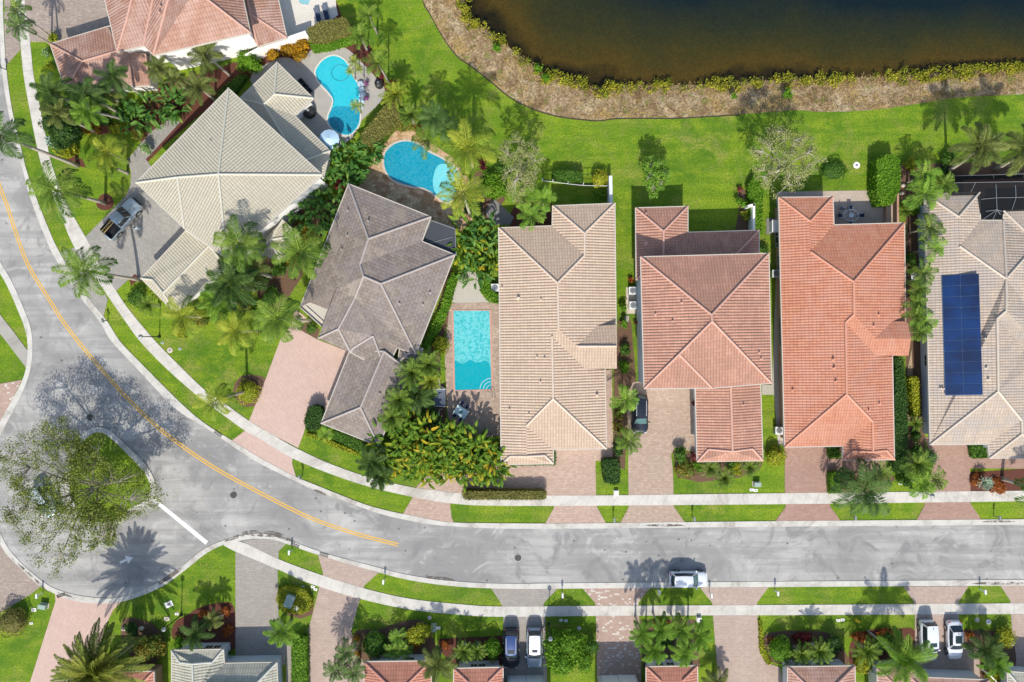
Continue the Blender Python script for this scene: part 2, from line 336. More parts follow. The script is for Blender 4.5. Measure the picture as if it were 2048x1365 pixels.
def sheet(name, px, z, mat, parent=None, thick=0.03, smooth=False, h=None, n=6, kind='structure'):
    """flat slab from a traced ground outline"""
    if smooth: px = catmull(px, n, True)
    pts = [W(x, y, z) for x, y in px]
    ar = sum(pts[i].x*pts[(i+1) % len(pts)].y-pts[(i+1) % len(pts)].x*pts[i].y for i in range(len(pts)))
    if ar < 0: pts.reverse()
    tri = tessellate_polygon([pts]); n_ = len(pts)
    mb = MB(); mb.v = [tuple(p) for p in pts]
    for t in tri:
        a, b, c = [pts[i] for i in t]
        if (b-a).cross(c-a).z < 0: t = (t[0], t[2], t[1])
        mb.f.append(tuple(t))
    if thick > 0:
        mb.v += [(p.x, p.y, z-thick) for p in pts]
        for i in range(n_): j = (i+1) % n_; mb.f.append((i, i+n_, j+n_, j))
    o = mb.build(name, mat, parent)
    if kind and not parent: o['kind'] = kind
    return o
def resample(p, n):
    P = np.array(p, float); d = np.r_[0, np.cumsum(np.linalg.norm(np.diff(P, axis=0), axis=1))]
    t = np.linspace(0, d[-1], n); return np.c_[np.interp(t, d, P[:, 0]), np.interp(t, d, P[:, 1])]
def ribbon(name, A, B, z, mat, n=120, kind='structure', parent=None, thick=0.08, smooth=True, closed=False):
    if smooth: A = catmull(A, 6, closed); B = catmull(B, 6, closed)
    if closed: A = A+[A[0]]; B = B+[B[0]]
    a = resample(A, n); b = resample(B, n)
    va = [W(*p, z) for p in a]; vb = [W(*p, z) for p in b]
    me = bpy.data.meshes.new(name); L = [0]
    for i in range(1, n): L.append(L[-1]+((va[i]+vb[i])/2-(va[i-1]+vb[i-1])/2).length)
    vs = [tuple(x) for x in va]+[tuple(x) for x in vb]+[(x.x, x.y, z-thick) for x in va]+[(x.x, x.y, z-thick) for x in vb]
    fs = []
    for i in range(n-1): fs.append((i, i+1, n+i+1, n+i))
    for i in range(n-1): fs.append((i, 2*n+i, 2*n+i+1, i+1)); fs.append((n+i, n+i+1, 3*n+i+1, 3*n+i))
    me.from_pydata(vs, [], fs); uvl = me.uv_layers.new(name='UVMap')
    for p in me.polygons:
        for li in p.loop_indices:
            vi = me.loops[li].vertex_index; uvl.data[li].uv = (L[vi % n], (vi//n) % 2)
    if me.polygons[0].normal.z < 0:
        me.flip_normals()
    o = link(name, me, parent, [mat])
    if kind and not parent: o['kind'] = kind
    return o
# ================================================================ GROUND, LAKE, ROADS
bank_in = [(846, -60), (846, 0), (860, 27), (882, 67), (902, 97), (920, 117), (940, 130), (975, 157), (1020, 194), (1060, 215), (1095, 227),
    (1132, 235), (1195, 241), (1229, 237), (1290, 236), (1355, 236), (1480, 229), (1592, 221), (1638, 224), (1738, 221), (1850, 206), (1913, 196), (2047, 189), (2300, 180), (2700, 175)]
shore = [(925, -60), (930, 0), (937, 32), (970, 52), (1005, 77), (1037, 102), (1065, 122), (1085, 142), (1120, 146), (1170, 165), (1195, 172), (1230, 165),
    (1330, 165), (1430, 162), (1505, 157), (1639, 151), (1763, 147), (1863, 142), (1988, 133), (2047, 130), (2300, 126), (2700, 124)]
bi = catmull(bank_in, 5); sh = catmull(shore, 5)
def outer(x, y): return W(x, y, 0)
g = [W(x, y) for x, y in bi]
ground = [Vector((600, g[-1].y, 0)), Vector((600, -600, 0)), Vector((-600, -600, 0)), Vector((-600, 600, 0)), Vector((g[0].x, 600, 0))]+g
tri = tessellate_polygon([ground]); mb = MB(); mb.v = [tuple(p) for p in ground]
for t in tri:
    a, b, c = [ground[i] for i in t]
    mb.f.append(tuple(t) if (b-a).cross(c-a).z > 0 else (t[0], t[2], t[1]))
o = mb.build('lawn_ground', M['grass']); o['kind'] = 'structure'
# bank: slopes from the lawn down to the water
tb = NT('bank_soil'); v = tb.coord()
n1 = tb.noise(v, 0.5, 7, 0.75, 1.0); n2 = tb.noise(v, 3.5, 6, 0.85); n3 = tb.noise(v, 0.22, 5, 0.7)
c = tb.ramp(n1, [(0.38, (0.20, 0.13, 0.055)), (0.5, (0.46, 0.335, 0.18)), (0.62, (0.64, 0.51, 0.32))])
c = tb.mix(tb.ramp(n3, [(0.5, (0, 0, 0)), (0.62, (.8, .8, .8))]), c, (0.5, 0.34, 0.11))
c = tb.mix(tb.ramp(n2, [(0.42, (.85, .85, .85)), (0.56, (0, 0, 0))]), c, (0.14, 0.09, 0.06))
c = tb.mix(tb.ramp(tb.noise(v, 0.8, 5, 0.7), [(0.56, (0, 0, 0)), (0.62, (.7, .7, .7))]), c, (0.17, 0.2, 0.04))
tb.base(c); tb.rough(0.95, 0.1); tb.bump(n2, 0.15, 0.8)
N = 160; A = resample(bi, N); B = resample(sh, N); mb = MB()
for i in range(N):
    for k, (f, z) in enumerate(((0, -0.004), (0.06, -0.06), (0.55, -0.25), (1.0, -0.78), (1.25, -1.3))):
        x, y = A[i]*(1-f)+B[i]*f; p = W(x, y); mb.v.append((p.x, p.y, z))
mb.f = [(i*5+k, i*5+k+1, (i+1)*5+k+1, (i+1)*5+k) for i in range(N-1) for k in range(4)]
o = mb.build('lake_bank', tb.m, smooth=True); o['kind'] = 'structure'
if o.data.polygons[0].normal.z < 0: o.data.flip_normals()
# lake: depth tints the water (brown shallows, dark teal deep)
tw = NT('lake_water'); a = tw.n("ShaderNodeAttribute"); a.attribute_name = "depth"; v = tw.coord()
f = tw.math('ADD', a.outputs['Fac'], tw.math('MULTIPLY', tw.math('SUBTRACT', tw.noise(v, 0.07, 5, 0.65), 0.5), 0.55))
c = tw.ramp(f, [(0.0, (0.016, 0.013, 0.005)), (0.09, (0.068, 0.045, 0.008)), (0.22, (0.045, 0.038, 0.009)), (0.40, (0.024, 0.028, 0.012)), (0.68, (0.006, 0.014, 0.018))])
fine = tw.noise(v, 3.2, 5, 0.8)
c = tw.mix(tw.ramp(fine, [(.42, (.3, .3, .3)), (.6, (0, 0, 0))]), c, (0.002, 0.004, 0.003))
tw.base(c); tw.rough(0.18, 0.16); tw.bump(tw.noise(v, 2.2, 4, 0.7), 0.05, 0.5)
sw = np.array([tuple(W(x, y))[:2] for x, y in sh]); xs = np.linspace(-12, 75, 110); ys = np.linspace(24, 110, 90)
mb = MB(); dep = []
for y in ys:
    for x in xs:
        d = np.sqrt(((sw-np.array((x, y)))**2).sum(1)).min(); mb.v.append((x, y, -0.75)); dep.append(min(1.0, d/14.0)*(0.5+0.6*min(1, max(0, (x+5)/60))))
nx = len(xs); mb.f = [(j*nx+i, j*nx+i+1, (j+1)*nx+i+1, (j+1)*nx+i) for j in range(len(ys)-1) for i in range(nx-1)]
o = mb.build('lake_water', tw.m); o['kind'] = 'structure'
at = o.data.attributes.new('depth', 'FLOAT', 'POINT'); at.data.foreach_set('value', dep)
mb = MB(); mb.add([(75, 24, -0.75), (600, 24, -0.75), (600, 600, -0.75), (75, 600, -0.75), (-12, 110, -0.75), (75, 110, -0.75), (-12, 600, -0.75)], [(0, 1, 2, 3), (4, 5, 3, 6)])
o = mb.build('far_lake_water', plain('far_water', (0.014, 0.026, 0.032), 0.15)); o['kind'] = 'structure'
# dark erosion edging between lawn and bank
ribbon('bank_edging', bank_in[:17], [(x-1.0, y+2.2) for x, y in bank_in[:17]], 0.03, plain('dark_edging', (0.05, 0.04, 0.02), 0.9), 200, thick=0.05)

# ---- roads
n_road = [(-3, -60), (-3, 20), (0, 90), (5, 150), (12, 200), (20, 240), (31, 290), (46, 341), (59, 392), (90, 475), (112, 520), (157, 590), (200, 645), (222, 682),
    (275, 739), (350, 817), (410, 855), (460, 889), (510, 922), (585, 960), (635, 983), (697, 1006), (760, 1028), (820, 1042), (870, 1050), (920, 1054), (995, 1057.5), (1110, 1058), (1229, 1057), (1435, 1055), (1639, 1053), (2047, 1050), (2400, 1047)]
n_kerb = [(5, -60), (6, 20), (9, 90), (12, 132), (17, 175), (25, 225), (38, 280), (53, 341), (71, 392), (102, 470), (122, 510), (166, 583), (212, 640), (240, 683),
    (282, 727), (362, 807), (409, 847), (460, 879), (520, 916), (585, 951), (635, 972), (685, 992), (735, 1011), (785, 1024), (826, 1032), (870, 1041), (907, 1045.5), (995, 1047), (1110, 1047.5), (1229, 1046.5), (1435, 1044), (1639, 1042), (2047, 1039), (2400, 1036)]
s_road = [(0, 1065), (12, 1090), (32, 1116), (62, 1145), (100, 1173), (137, 1187), (180, 1195), (225, 1197), (275, 1185), (317, 1165), (362, 1135), (409, 1098), (460, 1077), (497, 1069),
    (530, 1068), (560, 1074), (610, 1093), (660, 1110), (735, 1130), (820, 1151), (920, 1164), (1020, 1168), (1110, 1167), (1230, 1166), (1434, 1164.5), (1638, 1163), (2047, 1160), (2400, 1157)]
s_kerb = [(0, 1088), (14, 1110), (37, 1133), (75, 1169), (107, 1187), (135, 1199), (180, 1207), (237, 1205), (280, 1193), (325, 1173), (366, 1144), (410, 1109), (447, 1090), (485, 1081),
    (520, 1078), (550, 1081), (575, 1089), (635, 1110), (735, 1139), (820, 1161), (920, 1174), (1020, 1178), (1110, 1178), (1230, 1177), (1434, 1175.5), (1638, 1174), (2047, 1171.5), (2400, 1168)]
w_road = [(-60, 430), (0, 524), (25, 567), (45, 612), (60, 652), (65, 690), (62, 732), (52, 767), (37, 800), (15, 842), (0, 870), (-45, 925)]
w_kerb = [(-68, 442), (-5, 540), (14, 572), (35, 620), (49, 656), (55, 688), (53, 730), (44, 762), (27, 795), (5, 834), (-10, 860), (-54, 915)]
road = catmull(n_road, 6)+[(2400, 1157)]+catmull(s_road, 6)[::-1]+[(-30, 1020), (-50, 975)]+catmull(w_road, 6)[::-1]+[(-160, 250), (-160, -60)]
sheet('road', road, 0.02, M['asphalt'])
ribbon('kerb', n_kerb, n_road, 0.07, M['kerb'], 420)
ribbon('kerb', s_road, s_kerb, 0.07, M['kerb'], 420)
ribbon('kerb', w_kerb, w_road, 0.07, M['kerb'], 120)
isl_o = [(180, 858), (205, 856), (225, 866), (250, 889), (285, 923), (304, 950), (312, 978), (304, 1003), (287, 1016), (268, 1024), (250, 1042), (225, 1053), (198, 1055), (172, 1048), (150, 1030), (135, 1000), (130, 960), (136, 920), (152, 885)]
isl_i = [(184, 868), (204, 866), (220, 876), (244, 898), (277, 932), (294, 955), (301, 978), (294, 997), (281, 1007), (262, 1016), (243, 1033), (222, 1043), (199, 1045), (177, 1039), (158, 1023), (145, 997), (140, 961), (146, 925), (160, 891)]
ribbon('island_kerb', isl_i, isl_o, 0.12, M['kerb'], 160, closed=True)
sheet('island_lawn', isl_i, 0.10, M['grass'], smooth=True, thick=0.1)
# pavements
nw_l = [(28, -60), (30, 0), (40, 82), (47, 150), (57, 207), (70, 275), (86, 341), (120, 427), (150, 497), (207, 580), (245, 635), (280, 683), (330, 735), (392, 790), (435, 822), (490, 862), (518, 877), (585, 917), (660, 948), (735, 973), (819, 993), (900, 1007), (995, 1012), (1230, 1011.5), (1639, 1008), (2047, 1003), (2400, 999)]
nw_r = [(47, -60), (49, 0), (60, 85), (67, 150), (80, 215), (92, 275), (104, 332), (135, 410), (175, 482), (195, 522), (232, 582), (262, 625), (311, 683), (357, 730), (409, 780), (450, 808), (498, 842), (545, 870), (593, 897), (660, 928), (735, 954), (819, 974), (870, 981), (920, 987), (995, 991), (1095, 991.5), (1230, 991), (1639, 986), (2047, 982), (2400, 978)]
ribbon('pavement', nw_r, nw_l, 0.06, M['walk'], 420)
sw_t = [(450, 1085), (482, 1084), (555, 1118), (635, 1148), (727, 1177), (820, 1198), (920, 1209), (1005, 1213.5), (1230, 1212), (1639, 1210), (2047, 1207), (2400, 1204)]
sw_b = [(447, 1091), (472, 1104), (555, 1139), (622, 1168), (720, 1198), (819, 1219.5), (920, 1230), (1007, 1234), (1230, 1232), (1639, 1230.5), (2047, 1228.5), (2400, 1226)]
ribbon('pavement', sw_t, sw_b, 0.06, M['walk'], 320)
sheet('pavement', [(-60, 552), (-6, 622), (30, 668), (56, 703), (53, 737), (12, 683), (-10, 655), (-60, 590)], 0.058, M['walk'])
# paint
yl = catmull([(-20, 318), (0, 375), (15, 414), (32, 467), (57, 532), (95, 594), (125, 642), (156, 683), (190, 724), (245, 787), (312, 852), (365, 893), (410, 924), (460, 954), (535, 994), (590, 1022), (635, 1042), (710, 1067.5), (796, 1090)], 6)
P = np.array(yl); T = np.gradient(P, axis=0); T /= np.linalg.norm(T, axis=1)[:, None]; Nn = np.c_[-T[:, 1], T[:, 0]]
for s_ in (-1, 1):
    a = P+Nn*s_*3.6; b = P+Nn*s_*1.2
    ribbon('yellow_line', [tuple(x) for x in a], [tuple(x) for x in b], 0.026, M['yellow'], 200, thick=0.004, smooth=False)
sheet('stop_line', [(303, 1001), (309, 996), (416, 1083), (411, 1090)], 0.026, M['whitepaint'], thick=0.004)
sheet('road_arrow', [(239, 1124), (241, 1128), (254, 1122), (256, 1128), (266, 1115.5), (250, 1112), (252, 1117.5)], 0.026, M['whitepaint'], thick=0.004)
for (x, y), lb in (((180, 835), 'round iron manhole cover in the road beside the tree island'), ((467, 990), 'round iron manhole cover below the yellow double line'), ((1036, 1116), 'round iron manhole cover in the straight road')):
    e = tag(empty('manhole_cover', W(x, y, 0.02)), lb, 'manhole cover', 'manhole covers in the road')
    mb = MB().lathe((0, 0, 0), [(0.5, 0), (0.5, 0.02), (0.44, 0.022), (0.42, 0.012)], 24); mb.build('frame', M['metalg'], e)
    m2 = MB().lathe((0, 0, 0.01), [(0.42, 0), (0.42, 0.008), (0.3, 0.012), (0.28, 0.006), (0.15, 0.006), (0.13, 0.013)], 24); m2.build('lid', M['iron'], e)
for x, y, rz in ((122, 1191, 0.35), (436, 868, -0.62), (590, 1091, -0.35), (648, 1110, -0.3), (325, 1163, 0.6)):
    mb = MB()
    for k in range(8): mb.box((-0.49+k*0.14, 0, 0), (0.08, 0.3, 0.02))
    mb.box((0, 0.17, 0), (1.15, 0.05, 0.03)); mb.box((0, -0.17, 0), (1.15, 0.05, 0.03))
    o = mb.build('storm_drain', M['iron']); o.location = W(x, y, 0.075); o.rotation_euler.z = rz
    tag(o, {122: 'dark storm drain in the kerb at the foot of the turning circle', 436: 'dark storm drain in the kerb left of the pink driveway', 590: 'dark storm drain in the kerb by the small lawn wedge',
        648: 'dark storm drain at the head of the narrow pink driveway', 325: 'long dark storm drain in the kerb right of the palm shadow'}[x], 'drain', 'storm drains in the kerbs')
gd = NT('gutter_dirt'); gd.base(gd.mix(gd.noise(gd.coord(), 3, 4), (0.09, 0.075, 0.06), (0.2, 0.165, 0.13))); gd.rough(.95, .1)
gtr = gd.n("ShaderNodeBsdfTransparent"); gmx = gd.n("ShaderNodeMixShader"); gd.l(gd.ramp(gd.noise(gd.coord(), 1.1, 6, .75), [(.42, (0, 0, 0)), (.58, (.9, .9, .9))]), gmx.inputs[0]); gd.l(gtr.outputs[0], gmx.inputs[1]); gd.l(gd.b.outputs[0], gmx.inputs[2]); gd.l(gmx.outputs[0], gd.o.inputs[0])
for cx, cy, L_, w_, rz in ((2005, 1167, 60, 3, 0.0), (1997, 1043.5, 32, 2, 0), (525, 1068, 42, 6, -0.05), (470, 1076, 22, 3, .3), (572, 1079, 22, 2.5, -.3), (130, 1190, 16, 2, -.3), (1330, 1051, 40, 2.5, 0), (880, 1158, 30, 3, -.1), (640, 985, 16, 2.5, -.4), (345, 1150, 26, 4, 0.62), (60, 1150, 50, 2.5, -0.75)):
    pts = []
    for k in range(20):
        t = 2*math.pi*k/20; x = L_*math.cos(t)*(1+0.1*math.sin(3*t)); y = w_*math.sin(t)
        pts.append((cx+x*math.cos(rz)+y*math.sin(rz), cy-x*math.sin(rz)+y*math.cos(rz)))
    sheet('dirt_stain', pts, 0.075, gd.m, thick=0)
# driveways, aprons
DW = [('pv_grey', [(121, 505), (150, 495), (210, 588), (215, 600), (206, 637), (163, 580)]),
 ('pv_grey', [(170, 475), (232, 412), (252, 392), (261, 370), (262, 340), (285, 310), (300, 330), (380, 460), (330, 570), (285, 562), (270, 548), (258, 558), (232, 582), (200, 528)]),
 ('pv_pink', [(590, 618), (612, 635), (600, 660), (636, 680), (700, 705), (705, 720), (660, 797), (650, 838), (616, 836), (607, 868), (596, 896), (545, 870), (498, 842), (532, 757), (560, 682), (583, 650)]),
 ('pv_pink', [(490, 862), (518, 877), (585, 917), (584, 927), (592, 955), (520, 918), (464, 881)]),
 ('pv_multi', [(832, 976), (850, 955), (1000, 920), (1100, 925), (1110, 895), (1206, 890), (1206, 740), (1224, 740), (1226, 922), (1191, 922), (1192, 992), (1000, 991.5), (925, 987.5), (870, 981)]),
 ('pv_multi', [(826, 994), (900, 1007), (903, 1035), (908, 1046), (870, 1042), (806, 1028)]),
 ('pv_multi', [(1108, 1011), (1193, 1011), (1196, 1018), (1212, 1047), (1090, 1048), (1108, 1016)]),
 ('pv_cream', [(1258, 1011), (1347, 1010), (1349, 1016), (1370, 1045), (1240, 1047), (1257, 1016)]),
 ('pv_cream', [(1257, 991), (1256, 890), (1255, 830), (1258, 780), (1266, 765), (1285, 762), (1300, 775), (1390, 775), (1392, 905), (1350, 895), (1342, 910), (1346, 940), (1347, 989)]),
 ('pv_red', [(1572, 1008), (1659, 1007), (1661, 1014), (1681, 1042), (1550, 1044), (1571, 1015)]),
 ('pv_red', [(1569, 885), (1656, 885), (1657, 918), (1685, 918), (1782, 915), (1782, 942), (1659, 944), (1659, 986), (1570, 987)]),
 ('pv_red', [(1850, 1005), (1940, 1004), (1943, 1011), (1963, 1040), (1832, 1043), (1849, 1012)]),
 ('pv_red', [(1850, 875), (1940, 875), (1940, 890), (1945, 918), (2100, 910), (2100, 938), (1940, 937), (1941, 984), (1853, 985), (1866, 930)]),
 ('pv_mott', [(60, 84), (49, 0), (47, -60), (230, -60), (218, 60), (110, 96), (98, 84)]), ('pv_mott', [(8, -60), (30, -60), (40, 100), (12, 131), (9, 60)]),
 ('pv_mott', [(-60, 1050), (0, 1088), (14, 1110), (37, 1133), (82, 1173), (60, 1190), (30, 1208), (0, 1228), (-60, 1260)]),
 ('pv_spot', [(-40, 772), (0, 768), (28, 763), (44, 760), (27, 795), (5, 834), (-10, 860), (-60, 900)]),
 ('pv_pink', [(110, 1189), (180, 1207), (242, 1204), (225, 1222), (207, 1262), (180, 1420), (40, 1420), (60, 1365), (101, 1235), (111, 1203)]),
 ('pv_slate', [(471, 1103), (555, 1139), (556, 1180), (557, 1233), (575, 1260), (570, 1330), (471, 1330)]),
 ('pv_slate', [(482, 1082), (520, 1078), (550, 1081), (572, 1088), (557, 1103), (557, 1120)]),
 ('pv_slate', [(572, 1278), (583, 1278), (583, 1420), (572, 1420)]),
 ('pv_pinkg', [(636, 1111), (735, 1139), (757, 1146), (728, 1172), (727, 1178), (646, 1152), (646, 1146)]),
 ('pv_pinkg', [(639, 1174), (720, 1198), (702, 1263), (712, 1290), (728, 1330), (728, 1420), (615, 1420), (615, 1345), (617, 1260)]),
 ('pv_slate', [(982, 1177), (1115, 1178), (1088, 1206), (1086, 1214), (1005, 1214), (1003, 1208)]),
 ('pv_slate', [(1007, 1234), (1090, 1233), (1095, 1400), (1005, 1400)]),
 ('pv_spot', [(1165, 1177), (1300, 1176.5), (1277, 1205), (1277, 1212), (1191, 1212.5), (1190, 1206)]),
 ('pv_spot', [(1192, 1232), (1278, 1232), (1280, 1270), (1284, 1400), (1195, 1400)]),
 ('pv_pinkg', [(1400, 1176), (1537, 1175), (1514, 1206), (1514, 1211), (1425, 1211.5), (1424, 1206)]),
 ('pv_pinkg', [(1426, 1231.5), (1515, 1231), (1519, 1305), (1530, 1325), (1560, 1335), (1575, 1420), (1434, 1420), (1434, 1330)]),
 ('pv_pinkg', [(1808, 1174), (1937, 1173), (1917, 1204), (1917, 1208.5), (1828, 1209.5), (1828, 1204)]),
 ('pv_pinkg', [(1830, 1230), (1917, 1229.5), (1925, 1290), (1958, 1298), (1962, 1420), (1865, 1420), (1830, 1400)]),
 ('pv_pinkg', [(2001, 1172), (2200, 1170), (2200, 1206), (2021, 1207.5), (2021, 1202)]), ('pv_pinkg', [(2022, 1229), (2200, 1228), (2200, 1420), (2032, 1420), (2032, 1310), (2025, 1270)])]
for i, (m, p) in enumerate(DW): sheet('driveway', p, 0.045+0.0004*(i % 5), M[m], thick=0.06)
# mulch beds
MU = [('mulch', [(280, 557), (262, 572), (257, 556), (263, 543), (275, 535), (290, 533), (302, 540)]),
 ('mulch', catmull([(193, 405), (203, 390), (217, 389), (227, 402), (224, 416), (210, 421), (196, 416)], 4, True)),
 ('mulch', catmull([(135, 330), (150, 322), (158, 305), (152, 285), (162, 268), (150, 258), (130, 268), (118, 290), (128, 318), (138, 342), (158, 352), (172, 342), (166, 322), (158, 318)][:14], 3, True)),
 ('mulch', [(150, 238), (215, 245), (260, 262), (200, 270), (158, 262)]),
 ('mulch', [(290, 330), (330, 290), (400, 230), (470, 180), (500, 150), (480, 130), (430, 140), (330, 165), (270, 220), (255, 262), (290, 262), (275, 300)]),
 ('mulch', [(410, 150), (500, 110), (610, 80), (640, 95), (600, 122), (575, 116), (545, 122), (500, 155), (460, 180), (420, 190)]),
 ('mulch', [(660, 88), (740, 90), (770, 165), (800, 200), (790, 220), (768, 182), (748, 150), (717, 118), (692, 96)]),
 ('mulch2', [(464, 1240), (480, 700), (466, 690)][:0] or [(540, 440), (640, 400), (680, 400), (640, 480), (600, 560), (560, 620), (540, 640), (520, 600), (500, 560)]),
 ('mulch2', catmull([(466, 780), (485, 752), (532, 757), (525, 790), (510, 812), (480, 810)], 4, True)),
 ('mulch2', [(615, 640), (640, 660), (634, 678), (601, 660)]),
 ('mulch', [(1015, 440), (1035, 400), (1104, 408), (1104, 450), (1020, 456)]),
 ('mulch2', [(1236, 640), (1262, 640), (1272, 760), (1256, 800), (1250, 940), (1226, 930), (1228, 740)]),
 ('mulch2', [(1475, 380), (1492, 380), (1490, 415), (1500, 462), (1470, 462), (1478, 420)]),
 ('mulch2', [(1345, 900), (1392, 905), (1395, 925), (1525, 925), (1520, 940), (1480, 955), (1400, 965), (1355, 955)]),
 ('mulch2', [(1800, 330), (2100, 320), (2100, 350), (1905, 360), (1858, 400), (1852, 470), (1850, 900), (1820, 960), (1812, 940), (1812, 420), (1800, 400)]),
 ('mulch', [(1938, 945), (2100, 935), (2100, 984), (1940, 982)]),
 ('mulch2', [(1663, 945), (1780, 942), (1790, 960), (1760, 984), (1660, 984)]),
 ('mulch', catmull([(400, 1215), (440, 1206), (468, 1215), (468, 1300), (380, 1300), (345, 1275), (350, 1245), (372, 1232)], 4, True)),
 ('mulch2', catmull([(715, 1262), (760, 1258), (800, 1245), (840, 1240), (862, 1262), (862, 1322), (730, 1322), (703, 1290)], 4, True)),
 ('mulch', [(878, 1278), (1005, 1272), (1005, 1330), (905, 1330), (878, 1300)]),
 ('mulch2', [(1280, 1240), (1390, 1240), (1400, 1335), (1285, 1335)]),
 ('mulch2', catmull([(1530, 1270), (1600, 1262), (1660, 1268), (1688, 1300), (1690, 1332), (1575, 1332), (1535, 1315)], 4, True)),
 ('mulch', catmull([(1700, 1290), (1730, 1262), (1790, 1258), (1830, 1262), (1832, 1330), (1760, 1340), (1705, 1340)], 4, True)),
 ('mulch2', [(1925, 1260), (1990, 1262), (2032, 1270), (2035, 1400), (1960, 1400), (1958, 1298), (1928, 1290)]),
 ('mulch2', catmull([(245, 1240), (290, 1242), (320, 1262), (330, 1300), (300, 1330), (250, 1300)], 4, True)),
 ('mulch2', [(566, 1178), (610, 1185), (628, 1200), (625, 1230), (600, 1238), (566, 1228)]),
 ('mulch2', [(880, 700), (897, 640), (905, 545), (900, 520), (870, 640), (840, 700), (800, 880), (890, 870), (893, 780), (880, 760)]),
 ('mulch2', [(1470, 620), (1475, 615), (1475, 640)][:0] or [(955, 340), (1000, 360), (1010, 400), (980, 440), (940, 430), (935, 370)]),
 ('mulch', [(1030, 990), (1031, 990), (1031, 991)][:0] or [(640, 0), (672, 0), (685, 38), (660, 50), (645, 20)])]
for i, (m, p) in enumerate(MU): sheet('mulch_bed', p, 0.012+0.0006*(i % 6), M[m], thick=0.01)
sheet('gravel_path', catmull([(905, 605), (912, 575), (925, 548), (950, 545), (958, 570), (965, 590), (985, 606)], 4, True), 0.02, M['gravel'], thick=0.01)
sheet('side_path', [(1555, 480), (1566, 480), (1572, 890), (1556, 890), (1548, 790), (1524, 790), (1524, 770), (1544, 770)], 0.03, M['gravel'])
sheet('garden_slab', [(980, 405), (990, 400), (1028, 435), (1020, 450), (985, 450), (970, 425)], 0.03, M['slab'])
sheet('house_walk', [(262, 345), (255, 320), (300, 265), (345, 235), (360, 245), (300, 310), (285, 325)], 0.03, M['pv_grey'])
sheet('dirt_strip', [(1812, 760), (1823, 700), (1826, 760), (1824, 830), (1815, 850)], 0.02, plain('straw', (0.4, 0.3, 0.18), 0.95, var=0.3))
sheet('ac_pad', [(1252, 575), (1272, 575), (1272, 628), (1252, 628)], 0.04, M['stone']); sheet('ac_pad', [(1249, 632), (1258, 632), (1258, 645), (1249, 645)], 0.04, M['walk'])
# patios
sheet('patio', catmull([(545, 122), (575, 115), (597, 122), (622, 101), (660, 91), (692, 97), (717, 119), (747, 150), (770, 180), (760, 205), (720, 245), (703, 278), (660, 305), (640, 330), (560, 240), (500, 160)], 4, True), 0.03, M['patio_grey'])
sheet('patio', [(545, -60), (672, -60), (672, 12), (676, 30), (640, 60), (612, 72), (520, 110), (545, 40)], 0.03, M['patio_pale'])
sheet('patio', [(715, 378), (735, 340), (765, 290), (790, 262), (835, 262), (860, 285), (905, 315), (935, 355), (955, 400), (945, 440), (915, 470), (860, 470), (800, 430)], 0.03, M['trav'])
sheet('patio', [(898, 622), (905, 607), (985, 605), (1010, 610), (1010, 870), (940, 880), (895, 835), (890, 720), (893, 670)], 0.03, M['trav2'])
sheet('patio', [(1552, 392), (1555, 384), (1752, 381), (1790, 383), (1792, 470), (1560, 470)], 0.03, M['patio_beige'])
sheet('patio', [(1885, 352), (2100, 345), (2100, 470), (1885, 470)], 0.03, plain('enclosed_patio', (0.22, 0.13, 0.10), 0.85, var=0.3, sc_=1.5))
# ================================================================ POOLS
def watermat(name, c, c2, rip=1.0):
    t = NT(name); v = t.coord()
    vo = t.n("ShaderNodeTexVoronoi", feature='SMOOTH_F1'); vo.inputs['Scale'].default_value = 3.6
    n0 = t.n("ShaderNodeTexNoise"); n0.inputs['Scale'].default_value = 1.5; t.l(v, n0.inputs['Vector'])
    ad = t.n("ShaderNodeVectorMath", operation='ADD'); t.l(v, ad.inputs[0]); t.l(n0.outputs[1], ad.inputs[1]); t.l(ad.outputs[0], vo.inputs['Vector'])
    n = t.noise(v, 0.35, 4, 0.6)
    cc = t.mix(n, c, c2)
    cc = t.mix(t.math('MULTIPLY', t.ramp(vo.outputs[0], [(0.25, (0, 0, 0)), (0.5, (1, 1, 1))]), 0.5*rip), cc, (0.24, 0.62, 0.64))  # bright ripple net: caustic light painted into the water colour
    t.base(cc); t.rough(0.08, 0.4); t.bump(vo.outputs[0], 0.05, 0.5*rip); return t.m
WP = {'a': watermat('pool_water_light', (0.012, 0.40, 0.50), (0.03, 0.48, 0.56), 0.15), 'b': watermat('pool_water_deep', (0.0, 0.22, 0.33), (0.005, 0.27, 0.38), 0.2),
      'c': watermat('pool_water_rippled', (0.02, 0.36, 0.38), (0.06, 0.44, 0.45), 1.0), 's': watermat('shelf_water', (0.10, 0.50, 0.56), (0.17, 0.56, 0.6), 0.8)}
def offset_px(p, d):
    P = np.array(p, float); n = len(P); ar = sum(P[i][0]*P[(i+1) % n][1]-P[(i+1) % n][0]*P[i][1] for i in range(n)); sg = 1 if ar > 0 else -1
    T = np.roll(P, -1, 0)-np.roll(P, 1, 0); T /= np.linalg.norm(T, axis=1)[:, None]
    return [tuple(x) for x in P+sg*np.c_[T[:, 1], -T[:, 0]]*d]
def pool(label, outline, wat, cop, smooth=True, cw=5):
    e = tag(empty('swimming_pool', W(*outline[0])), label, 'swimming pool')
    o_ = catmull(outline, 5, True) if smooth else outline
    q = offset_px(o_, cw)
    inv = -Vector(e.location)
    def rel(o): o.location = inv; return o
    rel(sheet('water', o_, 0.045, wat, e, thick=0.0))
    if smooth: rel(ribbon('coping', o_, q, 0.075, cop, 160, parent=e, smooth=False, closed=True))
    else:
        for i in range(len(o_)): j = (i+1) % len(o_); rel(sheet('coping', [o_[i], o_[j], q[j], q[i]], 0.075+0.001*i, cop, e))
    return e, rel
